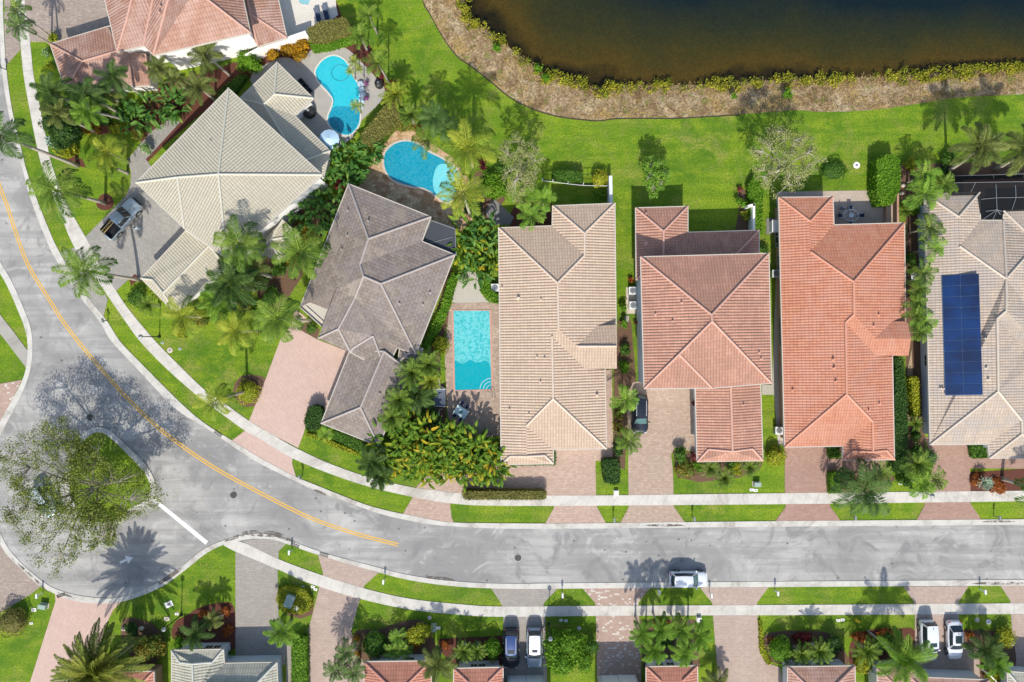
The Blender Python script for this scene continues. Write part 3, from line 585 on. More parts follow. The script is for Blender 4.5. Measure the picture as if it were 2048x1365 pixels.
p1, rel = pool('kidney shaped blue pool beside the cream roofed house', [(632, 140), (647, 120), (667, 112), (687, 120), (702, 140), (708, 157), (717, 172), (722, 196), (720, 225), (717, 250), (700, 269), (680, 267), (660, 252), (656, 235), (664, 215), (666, 199), (657, 185), (643, 170), (634, 157)], WP['a'], M['patio_pale'], cw=3)
rel(sheet('dark_water', catmull([(665, 215), (700, 214), (719, 225), (715, 250), (700, 267), (680, 265), (661, 251), (658, 235)], 4, True), 0.049, WP['b'], p1, thick=0))
rel(sheet('dark_water', catmull([(633, 143), (638, 160), (655, 172), (668, 195), (666, 212), (657, 187), (643, 171), (634, 157)], 3, True), 0.05, WP['b'], p1, thick=0))  # darker strip along the left edge of the kidney pool
mb = MB(); c0 = W(681, 146, 0.055)-p1.location
mb.tube([c0+Vector((1.15*math.cos(t), 1.0*math.sin(t), 0)) for t in np.linspace(0, 2*math.pi, 33)], 0.035, 4, False)
for r in (6, 10, 14, 18): 
    c1 = W(660, 258, 0.055)-p1.location; mb.tube([c1+Vector((r*S*math.cos(t), r*S*math.sin(t), 0)) for t in np.linspace(-0.1, 1.6, 12)], 0.03, 4, False)
mb.build('tile_line', plain('tile_line', (0.01, 0.16, 0.22), 0.4), p1)
wf = MB()
for i, (x, y, r) in enumerate([(722, 170, .5), (724, 180, .45), (726, 192, .5), (724, 203, .45), (722, 214, .4)]):
    q = W(x, y, 0)-p1.location; wf.lathe((q.x, q.y, 0), [(r, 0), (r*0.9, .35), (r*.6, .5), (0.05, .55)], 7)
wf.build('rock_fountain', plain('wet_rock', (0.42, 0.52, 0.58), 0.4, var=0.5, sc_=3), p1)
p2, rel = pool('teal free form pool set in brown travertine', [(768, 325), (772, 304), (790, 288), (815, 283), (840, 291), (856, 304), (880, 316), (905, 332), (918, 350), (914, 375), (906, 396), (893, 405), (878, 396), (862, 384), (845, 376), (820, 372), (790, 362), (774, 346)], WP['b'], M['stone'], cw=4)
rel(sheet('shallow_shelf', catmull([(873, 335), (885, 328), (905, 333), (917, 350), (912, 376), (904, 396), (893, 403), (880, 396), (868, 380), (866, 358)], 4, True), 0.05, WP['s'], p2, thick=0))
p3, rel = pool('long rectangular turquoise pool beside the beige roofed house', [(907, 622), (979, 622), (983, 779), (910, 781)], WP['c'], M['coping'], False, cw=4)
rel(sheet('dark_water', catmull([(908, 722), (925, 728), (940, 720), (955, 726), (972, 722), (981, 735), (982, 777), (945, 779), (911, 780), (909, 750)], 3, True), 0.05, watermat('pool_teal', (0.0, 0.30, 0.36), (0.0, 0.33, 0.38), 0.1), p3, thick=0))
for k in range(3): 
    c1 = W(982, 779, 0)-p3.location; mb = MB(); r = 0.55+0.42*k
    mb.tube([c1+Vector((-r*math.cos(t), r*math.sin(t), 0.04)) for t in np.linspace(0, math.pi/2, 8)], 0.04, 4); mb.build('step', M['metalw'], p3)
mb = MB(); c1 = W(984, 779, 0)-p3.location
for dx in (0, 0.35): mb.tube([c1+Vector((dx-0.6, -0.1, 0.0)), c1+Vector((dx-0.3, -0.3, 0.8)), c1+Vector((dx, -0.9, 0.8)), c1+Vector((dx+.05, -1.1, 0))], 0.03, 6)
mb.build('handrail', M['metalg'], p3)
pool('corner of a pale blue pool cut by the top edge of the photo', [(597, -40), (597, -2), (603, 8), (612, 9), (618, 6), (630, -40)], watermat('pale_pool', (0.20, 0.42, 0.46), (0.25, 0.47, 0.5), 0.2), M['patio_pale'], True, 2)

# ================================================================ HOUSES
def plane_dist(p, a, b):
    d = Vector((b.x-a.x, b.y-a.y)); n = Vector((-d.y, d.x)).normalized(); return abs((p.x-a.x)*n.x+(p.y-a.y)*n.y)
def inset_poly(pts, d):
    n = len(pts); ar = sum(pts[i].x*pts[(i+1) % n].y-pts[(i+1) % n].x*pts[i].y for i in range(n)); sg = 1 if ar > 0 else -1
    out = []
    for i in range(n):
        a, b, c = pts[i-1], pts[i], pts[(i+1) % n]
        e1 = (b-a); e2 = (c-b); n1 = Vector((-e1.y, e1.x)).normalized()*sg*d; n2 = Vector((-e2.y, e2.x)).normalized()*sg*d
        den = e1.x*e2.y-e1.y*e2.x
        if abs(den) < 1e-4*e1.length*e2.length+1e-6: out.append(b.to_2d()+n1.to_2d() if hasattr(n1, 'to_2d') else b+n1); continue
        p = a+n1; q = b+n2; t = ((q.x-p.x)*e2.y-(q.y-p.y)*e2.x)/den; r = p+e1*t; out.append(r)
    return [Vector((o.x, o.y)) for o in out]
class House:
    def __init__(s, label, name='house', cat='house', wall='white', roof='beige', base=(0, 0)):
        s.e = tag(empty(name, W(*base)), label, cat); s.wall = M[wall]; s.rm = roof; s.faces3 = []; s.walls = []
    def rel(s, o): o.location = -Vector(s.e.location); return o
    def block(s, v, f, loop, pitch=0.33, inset=0.55, wallh=None, walls=True, roof=None, trim=True):
        roof = roof or s.rm
        hh = {k: (c[2] if len(c) > 2 else None) for k, c in v.items()}
        est = {k: (h if h is not None else 5.0) for k, h in hh.items()}
        fp = {}
        f = [list(x) for x in f]
        for i_, x in enumerate(f):
            if not isinstance(x[-1], str): fp[i_] = x.pop()
        for _ in range(14):
            new = {}
            for k in v:
                if hh[k] is not None: continue
                p = W(v[k][0], v[k][1], est[k]); c = []
                for i_, fc in enumerate(f):
                    if k in fc and fp.get(i_) != -1:
                        a, b = fc[0], fc[1]; pa, pb = W(*v[a][:2], est[a]), W(*v[b][:2], est[b])
                        if k in (a, b): continue
                        c.append((pa.z+pb.z)/2+pitch*plane_dist(p, pa, pb))
                new[k] = sum(c)/len(c) if c else est[k]
            est.update(new)
        P = {k: W(v[k][0], v[k][1], est[k]) for k in v}; s.P = P
        mb = MB(); uvs = []; edges = {}
        for fc in f:
            pts = [P[k] for k in fc]; a, b = pts[0], pts[1]; u = (b-a); u.z = 0; u.normalize()
            tri = tessellate_polygon([[Vector((p.x, p.y, 0)) for p in pts]])
            cen = sum(pts, Vector())/len(pts); nrm = Vector((0, 0, 0))
            up = Vector((-u.y, u.x, 0)); 
            if (cen-a).dot(up) < 0: up = -up
            nz = Vector((-up.x*pitch, -up.y*pitch, 1)).normalized(); s.faces3.append(([v[k][:2] for k in fc], a.copy(), nz))
            sl = math.sqrt(1+pitch*pitch)
            for t in tri:
                q = [pts[i] for i in t]
                if (q[1]-q[0]).cross(q[2]-q[0]).z < 0: q = [q[0], q[2], q[1]]
                b0 = len(mb.v); mb.v += [tuple(x) for x in q]; mb.f.append((b0, b0+1, b0+2))
                uvs += [((x-a).dot(u), (x-a).dot(up)*sl) for x in q]
            for i in range(len(fc)):
                k1, k2 = fc[i], fc[(i+1) % len(fc)]; edges.setdefault(tuple(sorted((k1, k2))), []).append((cen, nz))
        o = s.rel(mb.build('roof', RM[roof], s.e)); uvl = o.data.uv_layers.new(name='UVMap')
        for i, q in enumerate(uvs): uvl.data[i].uv = q
        fas = MB()
        eave = set(tuple(sorted(fc[:2])) for fc in f)
        for (k1, k2), L in edges.items():
            if len(L) == 2:
                a, b = P[k1], P[k2]; (c1, n1), (c2, n2) = L
                if n1.dot(c2-a) < 0.02:
                    d = (b-a).normalized(); ln = (b-a).length
                    nseg = max(2, int(ln/0.8)); pts = [a.lerp(b, i/nseg)+Vector((0, 0, 0.03)) for i in range(nseg+1)]
                    MB().tube(pts, [0.125+0.012*(i % 2) for i in range(nseg+1)], 8).build('ridge_cap', CAP[roof], o)
        for (k1, k2) in [(loop[i], loop[(i+1) % len(loop)]) for i in range(len(loop))]:
            a, b = P[k1], P[k2]
            if (b-a).length < 0.15: continue
            d = (b-a); d.z = 0; d.normalize(); nn = Vector((d.y, -d.x, 0))*0.05
            vs = [a+nn, b+nn, b-nn, a-nn]; lo = [x-Vector((0, 0, 0.24)) for x in vs]; up_ = [x+Vector((0, 0, 0.02)) for x in vs]
            fas.add([*up_, *lo], [(0, 1, 2, 3), (7, 6, 5, 4), (0, 4, 5, 1), (1, 5, 6, 2), (2, 6, 7, 3), (3, 7, 4, 0)])
        if trim: fas.build('fascia', M['trim'], o)
        # soffit + walls
        lp = [P[k] for k in loop]; he = min(p.z for p in lp)
        if walls:
            ins = inset_poly([Vector((p.x, p.y)) for p in lp], inset); 
            mb = MB(); n = len(ins); wh = wallh or he-0.05
            for i in range(n):
                j = (i+1) % n; z0, z1 = wh, wh
                mb.add([(ins[i].x, ins[i].y, -0.05), (ins[j].x, ins[j].y, -0.05), (ins[j].x, ins[j].y, z1), (ins[i].x, ins[i].y, z0)], [(0, 1, 2, 3)])
            s.rel(mb.build('wall', s.wall, s.e)); s.walls.append((ins, wh))
            mb = MB(); b = [Vector((p.x, p.y, he-0.2)) for p in lp]; tri = tessellate_polygon([b]); mb.v = [tuple(x) for x in b]; mb.f = [tuple(t) for t in tri]
            s.rel(mb.build('soffit', M['trim'], s.e))
        return o
    def vent(s, px, py, r=0.09, hgt=0.3, mat=None):
        for poly, a, n in s.faces3[::-1]:
            ins = False; j = len(poly)-1
            for i in range(len(poly)):
                xi, yi = poly[i]; xj, yj = poly[j]
                if (yi > py) != (yj > py) and px < (xj-xi)*(py-yi)/(yj-yi)+xi: ins = not ins
                j = i
            if ins:
                o = Vector((0, 0, H)); d = W(px, py, 0)-o; t = (a-o).dot(n)/d.dot(n); p = o+d*t
                mb = MB().lathe((p.x, p.y, p.z-0.1), [(r*1.8, 0.05), (r*1.6, 0.12), (r, 0.14), (r, hgt+0.1)], 10)
                s.rel(mb.build('roof_vent', mat or CAP[s.rm], s.e)); return
    def window(s, wi, ei, t0, t1, z0, z1, name='window'):
        ins, wh = s.walls[wi]; a = ins[ei % len(ins)]; b = ins[(ei+1) % len(ins)]
        d = (b-a).normalized(); n = Vector((d.y, -d.x))
        ctr = sum(ins, Vector((0, 0)))/len(ins)
        ar = sum(ins[i].x*ins[(i+1) % len(ins)].y-ins[(i+1) % len(ins)].x*ins[i].y for i in range(len(ins)))
        if ar < 0: n = -n
        p = a.lerp(b, t0); q = a.lerp(b, t1)
        def pt(u, z, off): r = p.lerp(q, u)+n*off; return Vector((r.x, r.y, z))
        fr = MB(); w_ = (q-p).length; e = 0.07/w_
        for u0, u1, za, zb in ((-e, 0, z0-.07, z1+.07), (1, 1+e, z0-.07, z1+.07), (0, 1, z0-.07, z0), (0, 1, z1, z1+.07), (0.5-e*.35, 0.5+e*.35, z0, z1)):
            vs = [pt(u0, za, 0.0), pt(u1, za, 0.0), pt(u1, zb, 0.0), pt(u0, zb, 0.0), pt(u0, za, 0.07), pt(u1, za, 0.07), pt(u1, zb, 0.07), pt(u0, zb, 0.07)]
            fr.add(vs, [(4, 5, 6, 7), (0, 1, 5, 4), (1, 2, 6, 5), (2, 3, 7, 6), (3, 0, 4, 7)])
        pa = MB().add([pt(0, z0, 0.03), pt(1, z0, 0.03), pt(1, z1, 0.03), pt(0, z1, 0.03)], [(0, 1, 2, 3)])
        f = s.rel(fr.build(name, M['trim'], s.e)); pn = pa.build('pane', M['glass'], f)
def V(**k): return k

# ---- house with pale cream roof (upper left)
h = House('two storey house with a pale cream tiled hip roof, tilted to the kerb', roof='cream', wall='white', base=(440, 360))
h.block(dict(N=(554, 125, 3), E=(627, 197, 3), SE=(590, 232, 3), S2=(660, 302, 3), S3=(647, 356, 3), SW=(600, 380, 3), W=(440, 232, 3), NW=(478, 198, 3), a=(549, 189), b=(528, 209), c=(598, 326)),
    [['N', 'NW', 'b', 'a'], ['N', 'E', 'a'], ['E', 'SE', 'b', 'a'], ['SE', 'S2', 'c', 'b'], ['W', 'NW', 'b', 'c'], ['SW', 'W', 'c'], ['S3', 'SW', 'c'], ['S2', 'S3', 'c']], ['N', 'E', 'SE', 'S2', 'S3', 'SW', 'W', 'NW'])
h.block(dict(N=(457, 177, 5.8), W=(272, 366, 5.8), S=(369, 458, 5.8), D=(454, 519, 5.8), X=(560, 432, 5.8), E=(645, 350, 5.8), a=(437, 349), b=(355, 355)),
    [['N', 'W', 'b', 'a'], ['N', 'E', 'a'], ['D', 'E', 'X', 'D', 'a'][0:1]+['E', 'a'], ['S', 'D', 'a', 'b'], ['W', 'S', 'b']], ['N', 'W', 'S', 'D', 'E'], pitch=0.30)
h.block(dict(A=(372, 461, 3), B=(282, 557, 3), G=(350, 627, 3), E=(450, 531, 3), r=(327, 586), q=(306, 560), t=(339, 607), m=(418, 492)),
    [['A', 'B', 'q', 'r', 'm'], ['B', 'G', 't', 'r', 'q'], ['G', 'E', 'm', 'r', 't'], ['E', 'A', 'm']], ['A', 'B', 'G', 'E'])
h.block(dict(A=(566, 440, 3), B=(600, 470, 3), C=(560, 520, 3), D=(500, 510, 3), m=(540, 480)), [['A', 'B', 'm'], ['B', 'C', 'm'], ['C', 'D', 'm'], ['D', 'A', 'm']], ['A', 'B', 'C', 'D'], pitch=0.1, trim=False)
for p in ((422, 282), (312, 482), (413, 540), (630, 272)): h.vent(*p, 0.06, 0.25, M['metalg'])
# ---- taupe slate house
h = House('house with a grey brown slate roof of many hips between two pools', roof='slate', wall='white', base=(740, 560))
h.block(dict(G1=(700, 700, 2.8), G2=(642, 847, 2.8), G3=(758, 893, 2.8), G4=(818, 742, 2.8), a=(768, 703), b=(721, 815)),
    [['G1', 'G2', 'b', 'a'], ['G2', 'G3', 'b'], ['G3', 'G4', 'a', 'b'], ['G4', 'G1', 'a']], ['G1', 'G2', 'G3', 'G4'])
h.block(dict(A=(800, 690, 2.9), B=(846, 697, 2.9), C=(830, 741, 2.9), D=(795, 728, 2.9), m=(812, 710)), [['B', 'C', 'm'], ['C', 'D', 'm'], ['D', 'A', 'm'], ['A', 'B', 'm']], ['A', 'B', 'C', 'D'], pitch=0.2)
E4 = 3.3
h.block(dict(N=(697, 368, E4), W1=(600, 615, E4), W2=(636, 677), S1=(702, 706, E4), T=(705, 697), S3=(772, 743, E4), S4=(794, 696, E4), S5=(832, 709, E4), E1=(910, 510, E4), E2=(844, 483, E4), E3=(862, 434, E4),
    a=(737, 478), b=(720, 529), c=(727, 553), d=(762, 568), e=(710, 596), f=(677, 658), g=(746, 672), w=(672, 579)),
    [['N', 'W1', 'w', 'W2', 'f', 'e', 'c', 'b', 'a'], ['N', 'E3', 'a'], ['E3', 'E2', 'b', 'a'], ['E2', 'E1', 'd', 'c', 'b'], ['E1', 'S5', 'd'],
     ['S4', 'S5', 'd', 'c', 'e', 'g'], ['S3', 'S4', 'g'], ['S1', 'S3', 'g', 'T'], ['W2', 'S1', 'f'], ['T', 'g', 'e', 'f', 'S1'][:0] or ['S1', 'T', 'g', 'e', 'f']],
    ['N', 'W1', 'S1', 'S3', 'S4', 'S5', 'E1', 'E2', 'E3'], pitch=0.33, inset=0.6)
h.block(dict(A=(600, 615, 2.8), B=(648, 634, 2.8), m=(672, 579, 3.9), n=(600, 612, 2.85)), [['A', 'B', 'm', 'n']], ['A', 'B'], walls=False, trim=False)
for p in ((696, 422), (737, 443), (695, 472), (684, 500), (799, 608), (846, 610), (860, 586), (760, 788), (722, 660)): h.vent(*p, 0.09, 0.35, CAP['slate'])
# ---- beige house
h = House('house with a long beige barrel tiled roof beside the rectangular pool', roof='beige', wall='white', base=(1115, 660))
e = 3.1
h.block(dict(NW=(997, 456, e), A=(1104, 452, e), B=(1105, 412, e), NE=(1230, 407, e), U=(1233, 694, e), E1=(1233, 693, e+1.6), E2=(1234, 738, e+.78), N1=(1193, 652, e+.78), N2=(1233, 650, e+.78), E3=(1210, 739, e), SE=(1213, 898, e), S1=(1107, 900, e), S2=(1107, 928, e), SW=(1002, 930, e),
    y=(1169, 467), v=(1169, 511), x=(1115, 566), r=(1117, 659), l=(1104, 673), h=(1155, 693), q=(1170, 738, e+.78), m=(1106, 798), n=(1053, 852), o=(1054, 913), o1=(1089, 911), o2=(1020, 913)),
    [['NW', 'A', 'v', 'x'], ['B', 'A', 'v', 'y'], ['B', 'NE', 'y'], ['NE', 'U', 'h', 'r', 'x', 'v', 'y'], ['N1', 'N2', 'E1', 'h', -1],
     ['E2', 'q', 'l', 'r', 'h', 'E1'], ['E3', 'SE', 'm', 'l', 'q'], ['SE', 'S1', 'n', 'm'], ['S1', 'S2', 'o1', 'o', 'n'], ['SW', 'S2', 'o1', 'o', 'o2'],
     ['NW', 'SW', 'o2', 'o', 'n', 'm', 'l', 'r', 'x']], ['NW', 'A', 'B', 'NE', 'U', 'E3', 'SE', 'S1', 'S2', 'SW'])
for p in ((1037, 597), (1082, 600), (1004, 576), (1074, 715), (1089, 717), (1081, 764), (1019, 819), (1058, 829), (1193, 790)): h.vent(*p, 0.08, 0.35)
h.vent(1037, 597, 0.16, 0.4); h.vent(1194, 791, 0.11, 0.4)
# ---- pink two storey house
h = House('two storey house with a pink barrel tiled hip roof above a dark SUV', roof='pink', wall='greywall', base=(1420, 640))
e = 3.1
h.block(dict(A=(1271, 416, e), B=(1376, 413, e), C=(1376, 465, e), D=(1518, 461, e), E=(1520, 560, e), F=(1272, 560, e), a=(1327, 463), b=(1327, 515), d=(1470, 512)),
    [['A', 'B', 'a'], ['B', 'C', 'b', 'a'], ['C', 'D', 'd', 'b'], ['D', 'E', 'd'], ['F', 'E', 'd', 'b'], ['A', 'F', 'b', 'a']], ['A', 'B', 'C', 'D', 'E', 'F'], wallh=2.9)
h.block(dict(A=(1390, 760, e), B=(1394, 924, e), C=(1526, 922, e), D=(1521, 760, e), r=(1461, 762), s=(1465, 903), s1=(1417, 899), s2=(1505, 898)),
    [['A', 'B', 's1', 's', 'r'], ['B', 'C', 's2', 's', 's1'], ['C', 'D', 'r', 's', 's2']], ['A', 'B', 'C', 'D'])
e = 6.1
h.block(dict(NW=(1281, 514, e), NE=(1538, 507, e), SE=(1543, 767, e), S1=(1425, 777, e), SW=(1288, 778, e), a=(1423, 630), b=(1424, 643), c=(1358, 709)),
    [['NW', 'NE', 'a'], ['NE', 'SE', 'b', 'a'], ['SE', 'S1', 'c', 'b'], ['SW', 'S1', 'c'], ['NW', 'SW', 'c', 'b', 'a']], ['NW', 'NE', 'SE', 'S1', 'SW'], pitch=0.32, inset=0.45)
h.window(2, 4, 0.52, 0.58, 3.8, 4.8); h.window(2, 4, 0.25, 0.31, 3.8, 4.8)
for p in ((1292, 428), (1363, 606), (1311, 629), (1345, 643), (1518, 706), (1522, 718), (1487, 810)): h.vent(*p, 0.09, 0.3)
h.vent(1293, 487, 0.18, 0.25)
# ---- orange house
h = House('house with a bright orange tiled roof and a patio table behind', roof='orange', wall='tanwall', base=(1700, 640))
e = 3.2
h.block(dict(NW=(1557, 395, e), A=(1666, 394, e), B=(1668, 450, e), NE=(1809, 446, e), U=(1812, 677, e), E1=(1822, 677, e+1.35), E2=(1817, 712, e+.66), N1=(1780, 643, e+.66), N2=(1815, 643, e+.66), Q=(1752, 712, e+.66), E3=(1785, 713, e), SE=(1789, 920, e), S1=(1685, 921, e), S2=(1686, 893, e), SW=(1569, 895, e),
    a=(1620, 443), b=(1621, 504), c=(1707, 564), r=(1708, 629), l=(1691, 645), h=(1750, 677), m=(1693, 789), n=(1745, 843), o=(1746, 904), o1=(1773, 901), o2=(1705, 903)),
    [['NW', 'A', 'a'], ['A', 'B', 'b', 'a'], ['B', 'NE', 'c', 'b'], ['NE', 'U', 'h', 'r', 'c'], ['N1', 'N2', 'E1', 'h', -1], ['Q', 'E2', 'E1', 'h', 'r', 'l'], ['E3', 'SE', 'o1', 'o', 'n', 'm', 'l', 'Q'],
     ['SW', 'S2', 'n', 'm'], ['S2', 'S1', 'o2', 'o', 'n'], ['S1', 'SE', 'o1', 'o', 'o2'], ['NW', 'SW', 'm', 'l', 'r', 'c', 'b', 'a']],
    ['NW', 'A', 'B', 'NE', 'U', 'E3', 'SE', 'S1', 'S2', 'SW'], inset=0.75)
h.window(0, 9, 0.72, 0.79, 0.6, 2.4); h.window(0, 9, 0.40, 0.52, 0.6, 2.4); h.window(0, 9, 0.25, 0.31, 0.8, 2.3); h.window(0, 9, 0.83, 0.92, 0.1, 2.4)
for p in ((1757, 630), (1747, 652), (1585, 780), (1666, 719), (1668, 736), (1671, 763), (1758, 808), (1737, 821)): h.vent(*p, 0.1, 0.3)
# ---- tan house
h = House('house with a tan tiled roof carrying blue solar panels', roof='tan', wall='greywall', base=(1990, 640))
e = 3.2
h.block(dict(NW=(1849, 388, e), A=(1959, 385, e), B=(1961, 441, e), C=(2006, 441, e), D=(2007, 422, e), NE=(2098, 418, e), U=(2098, 668, e), Q=(2050, 700, e+.7), E2=(2110, 700, e+.7), E1=(2110, 665, e+1.4), h=(2054, 665), E3=(2100, 702, e), SE=(2100, 917, e), S1=(1979, 917, e), S2=(1976, 889, e), SW=(1860, 890, e),
    a=(1917, 434), b=(1919, 493), c=(2012, 558), d=(2075, 487), r=(2012, 622), l=(1994, 637), m=(1996, 783), n=(2043, 841), o=(2044, 868)),
    [['NW', 'A', 'a'], ['A', 'B', 'b', 'a'], ['B', 'C', 'c', 'b'], ['D', 'C', 'c', 'd'], ['D', 'NE', 'd'], ['NE', 'U', 'h', 'r', 'c', 'd'], ['Q', 'E2', 'E1', 'h', 'r', 'l', -1], ['SE', 'E3', 'Q', 'l', 'm', 'n', 'o', -1],
     ['SW', 'S2', 'n', 'm'], ['S2', 'S1', 'o', 'n'], ['S1', 'SE', 'o'], ['NW', 'SW', 'm', 'l', 'r', 'c', 'b', 'a']], ['NW', 'A', 'B', 'C', 'D', 'NE', 'U', 'E3', 'SE', 'S1', 'S2', 'SW'], inset=1.0)
h.window(0, 11, 0.30, 0.345, 0.9, 2.3)
for p in ((1972, 677), (1972, 736), (1976, 759), (1880, 777), (1885, 778)): h.vent(*p, 0.1, 0.3)
def roof_pt(h, px, py, off):
    for poly, a, n in h.faces3[::-1]:
        ins = False; j = len(poly)-1
        for i in range(len(poly)):
            xi, yi = poly[i]; xj, yj = poly[j]
            if (yi > py) != (yj > py) and px < (xj-xi)*(py-yi)/(yj-yi)+xi: ins = not ins
            j = i
        if ins:
            o = Vector((0, 0, H)); d = W(px, py, 0)-o; aa = a+n*off; t = (aa-o).dot(n)/d.dot(n); return o+d*t
pvm = NT('solar_cells'); n_ = pvm.noise(pvm.coord(), 0.35, 3); pvm.base(pvm.mix(pvm.ramp(n_, [(0.35, (0, 0, 0)), (0.65, (1, 1, 1))]), (0.006, 0.016, 0.055), (0.005, 0.03, 0.115))); pvm.rough(0.35, 0.5)
ar = tag(empty('solar_array', roof_pt(h, 1925, 670, 0.1)), 'blue solar array of two columns lying on the tan roof', 'solar panels')
q4 = [roof_pt(h, x, y, 0.14) for x, y in ((1884, 552), (1958, 548), (1966, 790), (1891, 791))]
for i in range(11):
    for j in range(2):
        def at(u, v_): return q4[0].lerp(q4[1], u).lerp(q4[3].lerp(q4[2], u), v_)
        g1, g2 = 0.007, 0.0028
        c4 = [at(j/2+g1, i/11+g2), at((j+1)/2-g1, i/11+g2), at((j+1)/2-g1, (i+1)/11-g2), at(j/2+g1, (i+1)/11-g2)]
        dn = Vector((0, 0, -0.05)); mb = MB().add([*c4, *[x+dn for x in c4]], [(3, 2, 1, 0), (0, 1, 5, 4), (1, 2, 6, 5), (2, 3, 7, 6), (3, 0, 4, 7)])
        o = mb.build('solar_panel', pvm.m, ar); o.location = -Vector(ar.location)
mb = MB(); z = Vector((0, 0, -0.06)); mb.add([x+z for x in (at(-.005, -.002), at(1.005, -.002), at(1.005, 1.002), at(-.005, 1.002))], [(3, 2, 1, 0)])
o = mb.build('mounting_rail', plain('rail_blue', (0.1, 0.16, 0.28), 0.4), ar); o.location = -Vector(ar.location)
# ---- rose house (top left)
h = House('house with a dusty pink tiled roof cut by the top edge, facing the grey driveway', roof='rose', wall='white', base=(300, 60))
e = 3.0
h.block(dict(A=(216, 53, e), B=(100, 88, e), C=(131, 180, e), D=(300, 172, e), E=(300, 40, e), a=(165, 123), b=(240, 101), c=(292, 108)),
    [['A', 'B', 'a', 'b'], ['B', 'C', 'a'], ['C', 'D', 'c', 'b', 'a'], ['E', 'A', 'b', 'c']][:3], ['A', 'B', 'C', 'D', 'E'])
h.block(dict(A=(517, 94, e), B=(574, 76, e), C=(548, -40, e), D=(470, -40, e), E=(470, 30, e), a=(500, 28), b=(488, -40)),
    [['A', 'B', 'a'], ['B', 'C', 'b', 'a'], ['A', 'E', 'D', 'b', 'a'][:0] or ['E', 'A', 'a', 'b', 'D']], ['A', 'B', 'C', 'D', 'E'])
e = 6.0
h.block(dict(A=(200, -40, e), B=(205, 0, e), C=(234, 105, e), D=(287, 92, e), E=(307, 111, e), F=(501, 66, e), G=(474, -60, e), a=(255, 35, 7.2), b=(277, -60, 8.4), v=(318, -60, 7.6), r=(352, -60, 8.6), s=(390, -20, 9.2), t=(378, -60, 9.3)),
    [['C', 'A', 'b', 'a'], ['C', 'D', 'v', 'b', 'a'], ['D', 'E', 'r', 'v'], ['E', 'F', 's', 'r'], ['F', 'G', 't', 's'], ['A', 'B', 'b'][:0] or ['s', 't', 'r']], ['A', 'C', 'D', 'E', 'F', 'G'], pitch=0.36)
for p in ((348, 24), (381, 72), (320, 12), (318, 24)): h.vent(*p, 0.08, 0.3)
# ---- row along the bottom edge
e = 3.0
h = House('house with an ivory tiled roof behind the grey driveway, cut by the bottom edge', roof='ivory', wall='greywall', base=(450, 1360))
h.block(dict(A=(343, 1301, e), B=(447, 1299, e), C=(449, 1327, e), D=(554, 1325, e), E=(560, 1480, e), F=(343, 1480, e), a=(360, 1325), b=(385, 1328), c=(425, 1325), d=(387, 1400), g=(512, 1368), j=(512, 1440), i=(412, 1367)),
    [['A', 'B', 'c', 'b', 'a'], ['B', 'C', 'i', 'd', 'b', 'c'], ['D', 'C', 'i', 'g'], ['E', 'D', 'g', 'j'], ['A', 'F', 'd', 'b', 'a'], ['F', 'E', 'j', 'g', 'i', 'd']], ['A', 'B', 'C', 'D', 'E', 'F'], inset=0.45)
h.window(0, 0, 0.55, 0.7, 1.0, 2.2); h.window(0, 0, 0.74, 0.88, 1.0, 2.2)
def row_house(label, roof, wall, x0, x1, y0, base, y1=1480, wins=(), d=None, e=3.0, inset=0.55):
    h = House(label, roof=roof, wall=wall, base=base); d = d or (x1-x0)*0.33
    h.block(dict(A=(x0, y0+1, e), B=(x1, y0-1, e), C=(x1+3, y1, e), D=(x0, y1, e), a=(x0+d, y0+d*0.98), b=(x1-d, y0+d*0.96), c=(x1-d, y1-30), f=(x0+d, y1-30)),
        [['A', 'B', 'b', 'a'], ['B', 'C', 'c', 'b'], ['C', 'D', 'f', 'c'], ['D', 'A', 'a', 'f'], ][:4], ['A', 'B', 'C', 'D'], inset=inset)
    h2 = h.P; mb = MB(); o = MB().add([h2['a'], h2['b'], h2['c'], h2['f']], [(3, 2, 1, 0)]).build('roof_deck', RM[roof], h.e); h.rel(o)
    for (t0, t1) in wins: h.window(0, 0, t0, t1, 1.0, 2.2)
    return h
row_house('corner of a red tiled house beside the big date palm, at the bottom edge', 'red', 'tanwall', 190, 308, 1344, (280, 1370), d=24)
def side_wall(px, z, mat, label, thick=0.2, name='garden_wall', cat='wall'):
    mb = MB()
    for a, b in zip(px[:-1], px[1:]):
        A_, B_ = W(*a), W(*b); d = (B_-A_); rz = math.atan2(d.y, d.x); c = (A_+B_)/2; mb.box((c.x, c.y, z/2), (d.length+thick*0.9, thick, z), rz)
    o = mb.build(name, mat); tag(o, label, cat); return o
row_house('house with a red tiled roof behind the round clipped shrubs at the bottom edge', 'red', 'palewall', 728, 862, 1323, (795, 1370), d=52, wins=((0.6, 0.75),))
row_house('small red tiled roof left of the dark blue SUV at the bottom edge', 'red', 'palewall', 907, 1006, 1336, (955, 1370), d=30, wins=((0.3, 0.45), (0.5, 0.65)))
row_house('red tiled roof behind the cluster of six small palms, bottom edge', 'red', 'palewall', 1292, 1395, 1333, (1343, 1370), d=30, wins=((0.2, 0.36), (0.45, 0.62)))
row_house('rose tiled roof between the spotted pavers drive and the flowering bed, bottom edge', 'rose', 'palewall', 1575, 1710, 1333, (1640, 1370), d=46, wins=((0.55, 0.75),))
hh_ = row_house('house with white wall and rose tiled roof under the leaning plume palm', 'rose', 'palewall', 1754, 1830, 1335, (1790, 1370), d=30, wins=((0.2, 0.7),))
